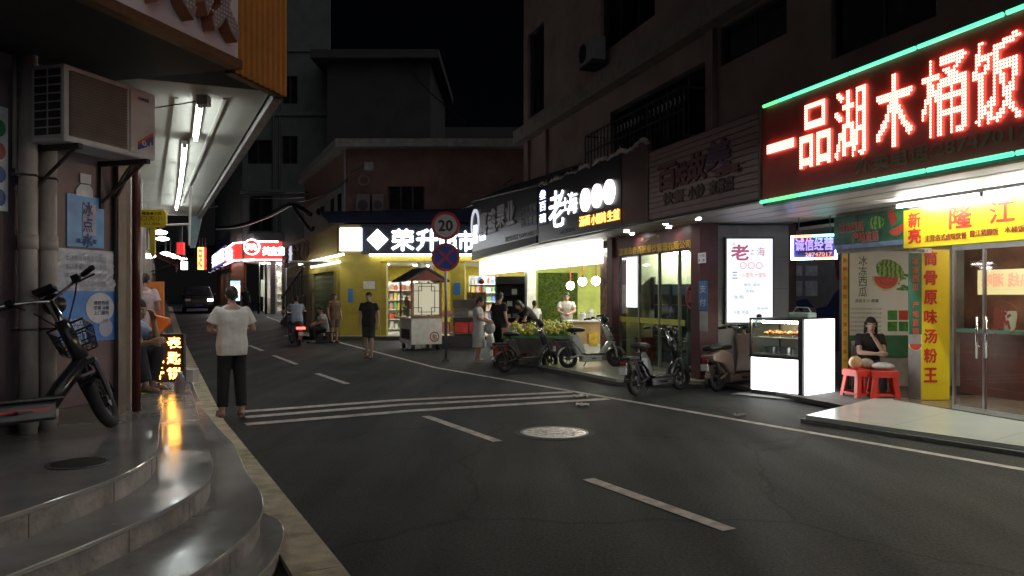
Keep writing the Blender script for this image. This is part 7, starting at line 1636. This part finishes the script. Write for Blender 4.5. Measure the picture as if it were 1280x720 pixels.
# ================================================================== RED STOOLS
def stool(label, loc, rz):
    t = thing('plastic_stool', label, 'stool', loc, rz, 'red plastic stools'); t.scale = (1.2, 1.2, 1.05); m = mat('red_plastic', (.62, .045, .03), .32, var=.05)
    obj('seat', MB().prism_xy([(-.15, -.13), (-.13, -.15), (.13, -.15), (.15, -.13), (.15, .13), (.13, .15), (-.13, .15), (-.15, .13)], .44, .47), m, t, bevel=.006)
    obj('apron', MB().b(-.15, .15, -.155, -.145, .38, .445).b(-.15, .15, .145, .155, .38, .445).b(-.155, -.145, -.143, .143, .38, .445).b(.145, .155, -.143, .143, .38, .445), m, t)
    for sx in (-1, 1):
        for sy in (-1, 1):
            L = MB(); a, b2 = Vector((sx * .135, sy * .135, .44)), Vector((sx * .18, sy * .18, 0))
            L.add([(a.x - .035 * sx * 0 - sx * .06, a.y, .40), (a.x, a.y, .40), (b2.x, b2.y, 0), (b2.x - sx * .055, b2.y, 0), (a.x - sx * .06, a.y - sy * .015, .40), (a.x, a.y - sy * .015, .40), (b2.x, b2.y - sy * .015, 0), (b2.x - sx * .055, b2.y - sy * .015, 0)], [(0, 1, 2, 3), (7, 6, 5, 4), (0, 4, 5, 1), (1, 5, 6, 2), (2, 6, 7, 3), (3, 7, 4, 0)])
            L.add([(a.x, a.y - sy * .06, .40), (a.x, a.y - sy * .0155, .40), (b2.x, b2.y - sy * .0155, 0), (b2.x, b2.y - sy * .055, 0), (a.x - sx * .015, a.y - sy * .06, .40), (a.x - sx * .015, a.y - sy * .0155, .40), (b2.x - sx * .015, b2.y - sy * .0155, 0), (b2.x - sx * .015, b2.y - sy * .055, 0)], [(0, 1, 2, 3), (7, 6, 5, 4), (0, 4, 5, 1), (1, 5, 6, 2), (2, 6, 7, 3), (3, 7, 4, 0)])
            obj('leg', L, m, t)
    obj('cross_rail', MB().b(-.15, .15, -.168, -.158, .12, .15).b(-.15, .15, .158, .168, .12, .15).b(-.168, -.158, -.155, .155, .121, .149).b(.158, .168, -.155, .155, .121, .149), m, t)
    return t
s1 = ground(1079, 503.5); s2 = Vector((gx(1108, 11.35), 11.35, 0))
stool('red plastic stool nearest the snack case with bread bags on it', (s1.x, s1.y + .1, 0), R(12)); stool('red plastic stool at the right with a white bag on it', (s2.x, s2.y + .1, 0), R(-14))
for i, (x, y, r, c_, lab) in enumerate(((s1.x - .07, s1.y + .1, (.10, .09, .10), (.55, .33, .16), 'bag of brown bread on the left red stool'), (s1.x + .12, s1.y + .16, (.12, .09, .08), (.42, .36, .26), 'wrapped loaf on the left red stool beside the brown bread'), (s2.x + .0, s2.y + .1, (.17, .12, .06), (.62, .62, .62), 'white plastic bag lying on the right red stool'))):
    q = obj('food_bag', MB().ell((0, 0, r[2]), r, 12, 8), mat(f'foodbag{i}', c_, .25, var=.25, scale=12, bump=.6, bscale=16), smooth=True); q.location = (x, y, .495); tag(q, lab, 'bag')
    q2 = q
# ================================================================== FOOD CART
t = thing('food_cart', 'little roofed food cart with a cream lattice panel and a red-brown gable', 'food cart', (gx(527, 23), 23, 0), R(24))
CW = mat('cart_white', (.60, .59, .55), .45, dirt=.2); CWO = mat('cart_wood', (.24, .09, .04), .5, var=.25)
x0, x1, y0, y1 = -.47, .47, -.5, .75
obj('base_box', MB().b(x0, x1, y0, y1, .18, .93), CW, t, bevel=.01)
for sx in (-.38, .38):
    for sy in (-.4, .6):
        w_ = obj('wheel', MB().cyl((sx - .03, sy, .09), (sx + .03, sy, .09), .09, n=14), RUBBER, t); obj('bracket', MB().b(sx - .04, sx + .04, sy - .03, sy + .03, .12, .18), DSTEEL, w_)
obj('emblem', MB().ring_y((.24, .40), .115, .15, y0 - .006, y0 - .001, 22), mat('emblem_brown', (.24, .06, .04), .5), t); obj('emblem_character', text_mb('包', .15, .15, .24, y0 - .003, .40, .003, .03), MATS['emblem_brown'], t)
gf = MB()
for i in range(9): gf.b(x0 - .012, x0 - .002, y0 + .15 + i * .10, y0 + .21 + i * .10, .32, .62)
obj('side_lettering_blocks', gf, mat('cart_black', (.03, .03, .03), .5), t)
obj('counter', MB().b(x0 - .14, x1 + .02, y0 + .1, y1 + .05, .931, .965), STEEL, t)
for x, y in ((x0, y0), (x1 - .05, y0), (x0, y1 - .05), (x1 - .05, y1 - .05)): obj('post', MB().b(x, x + .05, y, y + .05, .966, 2.05), CWO, t)
obj('cross_rail', MB().b(x0 + .051, x1 - .051, y0 + .002, y0 + .05, .966, 1.02), CWO, t)
obj('lattice_panel', MB().b(x0 + .06, x1 - .06, y0 + .015, y0 + .035, 1.03, 1.98), emis('cart_cream', (1.0, .93, .70), .22, False, (.62, .56, .40)), t)
lt = MB(); LX0, LX1, LZ0, LZ1 = x0 + .06, x1 - .06, 1.03, 1.98
def bar(xa, xb, za, zb): lt.b(xa, xb, y0 + .0, y0 + .014, za, zb)
bar(LX0, LX1, LZ1 - .02, LZ1); bar(LX0, LX1, LZ0, LZ0 + .02); bar(LX0, LX0 + .02, LZ0 + .02, LZ1 - .02); bar(LX1 - .02, LX1, LZ0 + .02, LZ1 - .02)
obj('lattice_border', lt, BLACK, t); lt = MB(); w_ = .016
ix0, ix1, iz0, iz1 = LX0 + .16, LX1 - .16, LZ0 + .10, LZ1 - .10
def bar2(xa, xb, za, zb, k=0): lt.b(xa, xb, y0 - .001 - k, y0 + .0139, za, zb)
for x in (ix0, ix1): bar2(x - w_ / 2, x + w_ / 2, iz0, iz1)
for z in (iz0, iz1): bar2(ix0 + w_ / 2, ix1 - w_ / 2, z - w_ / 2, z + w_ / 2, .001)
for sx, xx in ((-1, ix0), (1, ix1)):
    for sz, zz in ((-1, iz0), (1, iz1)):
        xa, xb = sorted((xx - sx * .10, xx + sx * .0)); 
        bar2(min(xx + sx * .155, xx - sx * .1), max(xx + sx * .155, xx - sx * .1), zz - sz * .13 - w_ / 2, zz - sz * .13 + w_ / 2, .002)
        za, zb = sorted((zz - sz * .13, zz + sz * .085)); bar2(xx - sx * .10 - w_ / 2, xx - sx * .10 + w_ / 2, za, zb, .003)
obj('lattice_bars', lt, BLACK, t)
obj('left_glass', MB().b(x0 + .01, x0 + .018, y0 + .06, y1 - .06, 1.0, 1.95), GLS, t)
for i, (yy_, z, c_) in enumerate(((.0, 1.35, (.55, .12, .06)), (.25, 1.45, (.50, .18, .08)), (.1, 1.1, (.3, .45, .12)), (.4, 1.15, (.45, .2, .1)))): obj('goods_panel', MB().b(x0 + .05, x0 + .09, yy_ - .12, yy_ + .12, z - .12, z + .12), mat(f'cartgoods{i}', c_, .5, var=.6, scale=10), t)
obj('shelf', MB().b(x0 + .06, x1 - .06, y0 + .1, y1 - .06, 1.22, 1.24), STEEL, t)
GAB = mat('gable_red', (.26, .07, .055), .6, var=.2); RFD = mat('roof_tile_dark', (.05, .055, .065), .6, var=.3)
zr = 2.05; ap = zr + .34
obj('gable', MB().prism_xz([(x0 - .10, zr), (x1 + .10, zr), (0, ap - .02)], y0 - .06, y0 - .03), GAB, t)
rm = MB()
for sx in (-1, 1):
    xa, xb = 0, sx * (abs(x0) + .20)
    rm.add([(xa, y0 - .12, ap), (xb, y0 - .12, zr - .04), (xb, y1 + .12, zr - .04), (xa, y1 + .12, ap), (xa, y0 - .12, ap + .04), (xb, y0 - .12, zr), (xb, y1 + .12, zr), (xa, y1 + .12, ap + .04)], [(0, 1, 2, 3), (7, 6, 5, 4), (0, 4, 5, 1), (1, 5, 6, 2), (2, 6, 7, 3)])
obj('roof', rm, RFD, t)
ri = MB()
for sx in (-1, 1):
    for i in range(9): y = y0 - .08 + i * (y1 - y0 + .16) / 8; ri.tube([(0, y, ap + .045), (sx * (abs(x0) + .2), y, zr + .005)], .018, 5)
obj('roof_ribs', ri, RFD, t)
q = thing('cart_lantern', 'red lantern string hanging at the right side of the food cart', 'lantern', (gx(549, 23), 23.2, gz(400, 23)))
for i in range(6): obj('bead', MB().ell((0, 0, .05 + i * .16), (.07, .07, .07), 10, 7), mat('lantern_red', (.45, .06, .03), .4), q, smooth=True)
# ================================================================== ROAD SIGN
sp = ground(557, 452)
t = thing('traffic_sign_post', 'grey post carrying a round 20 speed sign above a round no stopping sign', 'road sign', (sp.x, sp.y, 0))
obj('post', MB().cyl((0, .05, 0), (0, .05, 3.65), .035, n=12), mat('galvanised', (.35, .35, .35), .45, .6), t, smooth=True); obj('foot', MB().cyl((0, .05, 0), (0, .05, .05), .10, .08, n=14), DARKCON, t)
D_ = sp.y; z1, z2 = gz(282, D_), gz(321.5, D_); r = .345
SR = mat('sign_red', (.42, .04, .04), .4); SWH = mat('sign_face_white', (.42, .40, .40), .4); SBL = mat('sign_blue', (.03, .06, .34), .4)
p1 = obj('speed_disc', MB().disc_y((0, z1), r, -.005, .008, 40), SWH, t); obj('red_ring', MB().ring_y((0, z1), r * .80, r, -.012, -.0055, 40), SR, p1); obj('number', text_mb('20', .34, .26, 0, -.007, z1, .003, .04), BLACK, p1)
p2 = obj('no_stopping_disc', MB().disc_y((0, z2), r, -.005, .008, 40), SBL, t); obj('red_ring', MB().ring_y((0, z2), r * .83, r, -.012, -.0055, 40), SR, p2)
cr = MB()
for a in (45, 135):
    dx, dz = math.cos(R(a)), math.sin(R(a)); L_ = r * .83; w_ = .028; off = 0 if a == 45 else .0015
    cr.prism_xz([(dx * L_ - dz * w_, z2 + dz * L_ + dx * w_), (-dx * L_ - dz * w_, z2 - dz * L_ + dx * w_), (-dx * L_ + dz * w_, z2 - dz * L_ - dx * w_), (dx * L_ + dz * w_, z2 + dz * L_ - dx * w_)], -.011 - off, -.0055)
obj('red_cross', cr, SR, p2)
obj('clamp', MB().b(-.05, .05, .009, .06, z1 - .03, z1 + .03).b(-.05, .05, .009, .06, z2 - .03, z2 + .03), DSTEEL, t)
# ================================================================== FRUIT STALL
fx0, fx1 = gx(636, 17.6), gx(722, 17.6)
t = thing('fruit_stall', 'low fruit stall with a sloping tray under heaps of yellow fruit', 'stall', ((fx0 + fx1) / 2, 17.9, 0)); w = (fx1 - fx0)
obj('tray', MB().add([(-w / 2, -.45, .62), (w / 2, -.45, .62), (w / 2, .45, .84), (-w / 2, .45, .84), (-w / 2, -.45, .66), (w / 2, -.45, .66), (w / 2, .45, .88), (-w / 2, .45, .88)], [(3, 2, 1, 0), (4, 5, 6, 7), (0, 1, 5, 4), (1, 2, 6, 5), (2, 3, 7, 6), (3, 0, 4, 7)]), mat('green_cloth', (.05, .16, .05), .8), t)
for sx in (-w / 2 + .06, w / 2 - .06):
    for sy, zt_ in ((-.4, .62), (.4, .82)): obj('leg', MB().b(sx - .025, sx + .025, sy - .025, sy + .025, 0, zt_), DSTEEL, t)
obj('front_skirt', MB().b(-w / 2, w / 2, -.47, -.455, .30, .64), mat('stall_skirt', (.08, .075, .06), .8, var=.4), t)
rnd = random.Random(12); FY1 = mat('fruit_yellow', (.85, .68, .10), .4, var=.2, scale=9); FY2 = mat('fruit_green_yellow', (.62, .66, .14), .4, var=.2, scale=9)
fmesh = None; fms = []
for i in range(250):
    x = rnd.uniform(-w / 2 + .08, w / 2 - .08); y = rnd.uniform(-.40, .40)
    if x < -w * .22 and rnd.random() < .6: continue
    z = .67 + (y + .45) / .9 * .22 + rnd.uniform(0, .10); m = FY1 if rnd.random() < .6 else FY2
    if len(fms) < 2: o = obj('fruit', MB().ell((0, 0, .04), (.038, .035, .034), 10, 7), (FY1, FY2)[len(fms)], smooth=True); fms.append(o)
    else: o = fms[i % 2].copy(); COL.objects.link(o)
    o.location = ((fx0 + fx1) / 2 + x, 17.9 + y, z); tag(o, 'round yellow-green fruit heaped on the stall tray', 'fruit', 'yellow fruit on the stall')
for i in range(26):
    o = obj('red_fruit', MB().ell((0, 0, .035), (.04, .04, .037), 10, 7), mat('fruit_pink', (.52, .20, .15), .45), smooth=True) if i == 0 else o.copy()
    if i: COL.objects.link(o)
    o.location = (gx(650, 19.2) + rnd.uniform(-.35, .30), 19.2 + rnd.uniform(-.2, .2), .80 + rnd.uniform(0, .08)); tag(o, 'pinkish fruit in the box under the bending person', 'fruit', 'pink fruit in the back box')
fruit_box((gx(650, 19.2), 19.2, .55), 'pale crate of pinkish fruit at the hands of the bending person', (.5, .3, .25), .9, .55, .24)
q = thing('crate_stand', 'dark stand carrying the crate of pinkish fruit', 'stand', (gx(650, 19.2), 19.2, 0)); obj('top', MB().b(-.45, .45, -.27, .27, .5, .549), BLACK, q)
for sx in (-.4, .4): obj('leg', MB().b(sx - .03, sx + .03, -.25, .25, 0, .5), BLACK, q)
fruit_box((gx(630, 18.2), 18.0, .12), 'red crate on the low trolley left of the fruit stall', (.50, .05, .03), .42, .40, .34)
fruit_box((gx(640, 18.4), 18.2, .30), 'green crate tucked behind the red crate by the fruit stall', (.10, .30, .06), .40, .40, .30)
q = thing('low_trolley', 'low dark trolley under the red crate', 'trolley', (gx(632, 18.2), 18.05, 0)); obj('deck', MB().b(-.32, .36, -.24, .42, .08, .118), DSTEEL, q)
for sx in (-.26, .3):
    for sy in (-.18, .34): obj('wheel', MB().cyl((sx - .015, sy, .04), (sx + .015, sy, .04), .04, n=12), RUBBER, q)
q = obj('crate_support', MB().b(-.18, .18, -.15, .15, 0, .17), BLACK); q.location = (gx(640, 18.4), 18.2, .125); tag(q, 'dark block under the green crate', 'block')
q = thing('fruit_cartons', 'stack of colourful cartons under the fruit stall', 'boxes', (gx(668, 17.8), 17.8, 0))
for i, c_ in enumerate(((.45, .16, .06), (.55, .5, .42), (.12, .28, .26), (.5, .4, .1))): obj('carton', MB().b(-.34 + i * .17, -.185 + i * .17, -.12, .1, 0, .50), mat(f'fcarton{i}', c_, .6), q)
# ================================================================== LED BOARD ON THE LEFT STEP
d_ = 9.7; x0, x1 = gx(185.5, d_), gx(228.5, d_); z0, z1 = gz(476, d_), gz(419, d_)
t = thing('led_signboard', 'amber LED signboard on a stand on the left step with six glowing characters', 'sign', ((x0 + x1) / 2, d_, .42)); w = x1 - x0
AMB = emis('led_amber', (1.0, .43, .06), 22)
obj('panel', MB().b(-w / 2, w / 2, 0, .05, z0 - .42, z1 - .42), mat('led_panel_dark', (.05, .025, .012), .4), t)
obj('frame', MB().b(-w / 2 - .015, -w / 2 + .004, -.012, .06, z0 - .435, z1 - .405).b(w / 2 - .004, w / 2 + .015, -.012, .06, z0 - .435, z1 - .405).b(-w / 2 + .0045, w / 2 - .0045, -.011, .059, z1 - .424, z1 - .405).b(-w / 2 + .0045, w / 2 - .0045, -.011, .059, z0 - .435, z0 - .416), BLACK, t)
hh = (z1 - z0) / 3
for r_, row in enumerate(('修表', '配匙', '开锁')):
    for c2, ch in enumerate(row): obj('character', led_mb(ch, w * .40, hh * .78, -w * .25 + c2 * w * .5, -.004, z1 - .42 - hh * (r_ + .5), .0135, .0062, .012), AMB, t)
for sx in (-1, 1): obj('leg', MB().cyl((sx * (w / 2 - .02), .03, 0), (sx * (w / 2 - .02), .03, z0 - .42), .012, n=8), BLACK, t)
for x in (-w / 2, w / 2 - .03): obj('foot', MB().b(x, x + .03, -.12, .16, 0, .012), BLACK, t)
q = thing('drink_bottle', 'greyish water bottle standing beside the amber LED signboard', 'bottle', (gx(225, 9.3), 9.3, .42)); obj('bottle_body', MB().tube([(0, 0, 0), (0, 0, .19), (0, 0, .23), (0, 0, .24)], [.055, .055, .03, .028], 16), mat('bottle_grey', (.30, .26, .26), .2), q, smooth=False); obj('lid', MB().cyl((0, 0, .24), (0, 0, .265), .03, n=14), WHITE, q); obj('label_band', MB().tube([(0, 0, .06), (0, 0, .15)], .0565, 16), mat('bottle_band', (.22, .20, .22), .5), q)
q = obj('white_carton', MB().b(-.13, .13, -.1, .1, 0, .17), mat('carton_white', (.5, .48, .47), .7)); q.location = (gx(233, 10.6), 10.6, .42); tag(q, 'small white carton behind the LED signboard at the kerb', 'box')
# flat yellow-green mat lying on the top platform
PT = mat('yellow_green_mat', (.40, .42, .06), .4, dirt=.4)
struct('mat_patch', MB().b(gx(170, 8.3), gx(193, 8.3), 8.02, 8.30, .572, .576), PT)
# ================================================================== CAR FAR UP THE STREET
def car(label, loc, rz, col):
    t = thing('parked_car', label, 'car', loc, rz); BM = mat('car_black', col, .35, .0, var=.05)
    L2_, W2 = 2.25, .90   # faces -y
    prof = [(-L2_, .45), (-L2_ + .03, .85), (-L2_ + .25, 1.0), (-1.15, 1.08), (-.55, 1.62), (.1, 1.72), (1.5, 1.68), (L2_ - .15, 1.15), (L2_, .95), (L2_, .45), (1.85, .28), (-1.95, .28)]
    mb = MB(); n = len(prof)
    for s_ in (-1, 1):
        for y, z in prof: mb.v.append(Vector((s_ * (W2 - (.16 if z > 1.2 else .0) - (.05 if z < .4 else 0)), y, z)))
    mb.f += [list(range(n))[::-1], [n + i for i in range(n)]] + [[i, (i + 1) % n, n + (i + 1) % n, n + i] for i in range(n)]
    obj('body', mb, BM, t, bevel=.05)
    obj('windscreen', MB().add([(-.70, -1.12, 1.12), (.70, -1.12, 1.12), (.64, -.60, 1.60), (-.64, -.60, 1.60)], [(0, 1, 2, 3)]), DGLASS, t, loc=(0, -.02, .01))
    for s_ in (-1, 1):
        obj('side_window', MB().add([(s_ * .885, -.9, 1.12), (s_ * .885, 1.5, 1.12), (s_ * .77, 1.3, 1.6), (s_ * .77, -.45, 1.6)], [(0, 1, 2, 3)]), DGLASS, t)
        obj('headlight', MB().b(s_ * .66 - .16, s_ * .66 + .16, -2.28, -2.2, .74, .90), emis('headlight', (1, .98, .9), 9) if s_ > 0 else LENS, t)
        obj('mirror', MB().ell((s_ * 1.0, -.85, 1.15), (.1, .07, .08), 10, 7), BM, t)
        for y in (-1.35, 1.4):
            w_ = obj('wheel', MB().cyl((s_ * .72, y, .34), (s_ * .92, y, .34), .34, n=20), RUBBER, t); obj('rim', MB().cyl((s_ * .921, y, .34), (s_ * .93, y, .34), .21, n=14), STEEL, w_)
    obj('grille', MB().b(-.45, .45, -2.29, -2.22, .62, .84), DSTEEL, t); obj('bumper', MB().b(-.86, .86, -2.33, -2.2, .36, .58), BM, t, bevel=.03); obj('number_plate', MB().b(-.24, .24, -2.35, -2.331, .42, .54), mat('plate_blue', (.04, .08, .3), .4), t)
    return t
car('black car facing the camera at the far end of the street', (gx(247, 51), 51, rise(51)), math.atan2(D2.y, D2.x) - R(90) , (.004, .004, .005))
bpy.data.scenes.remove(TS)
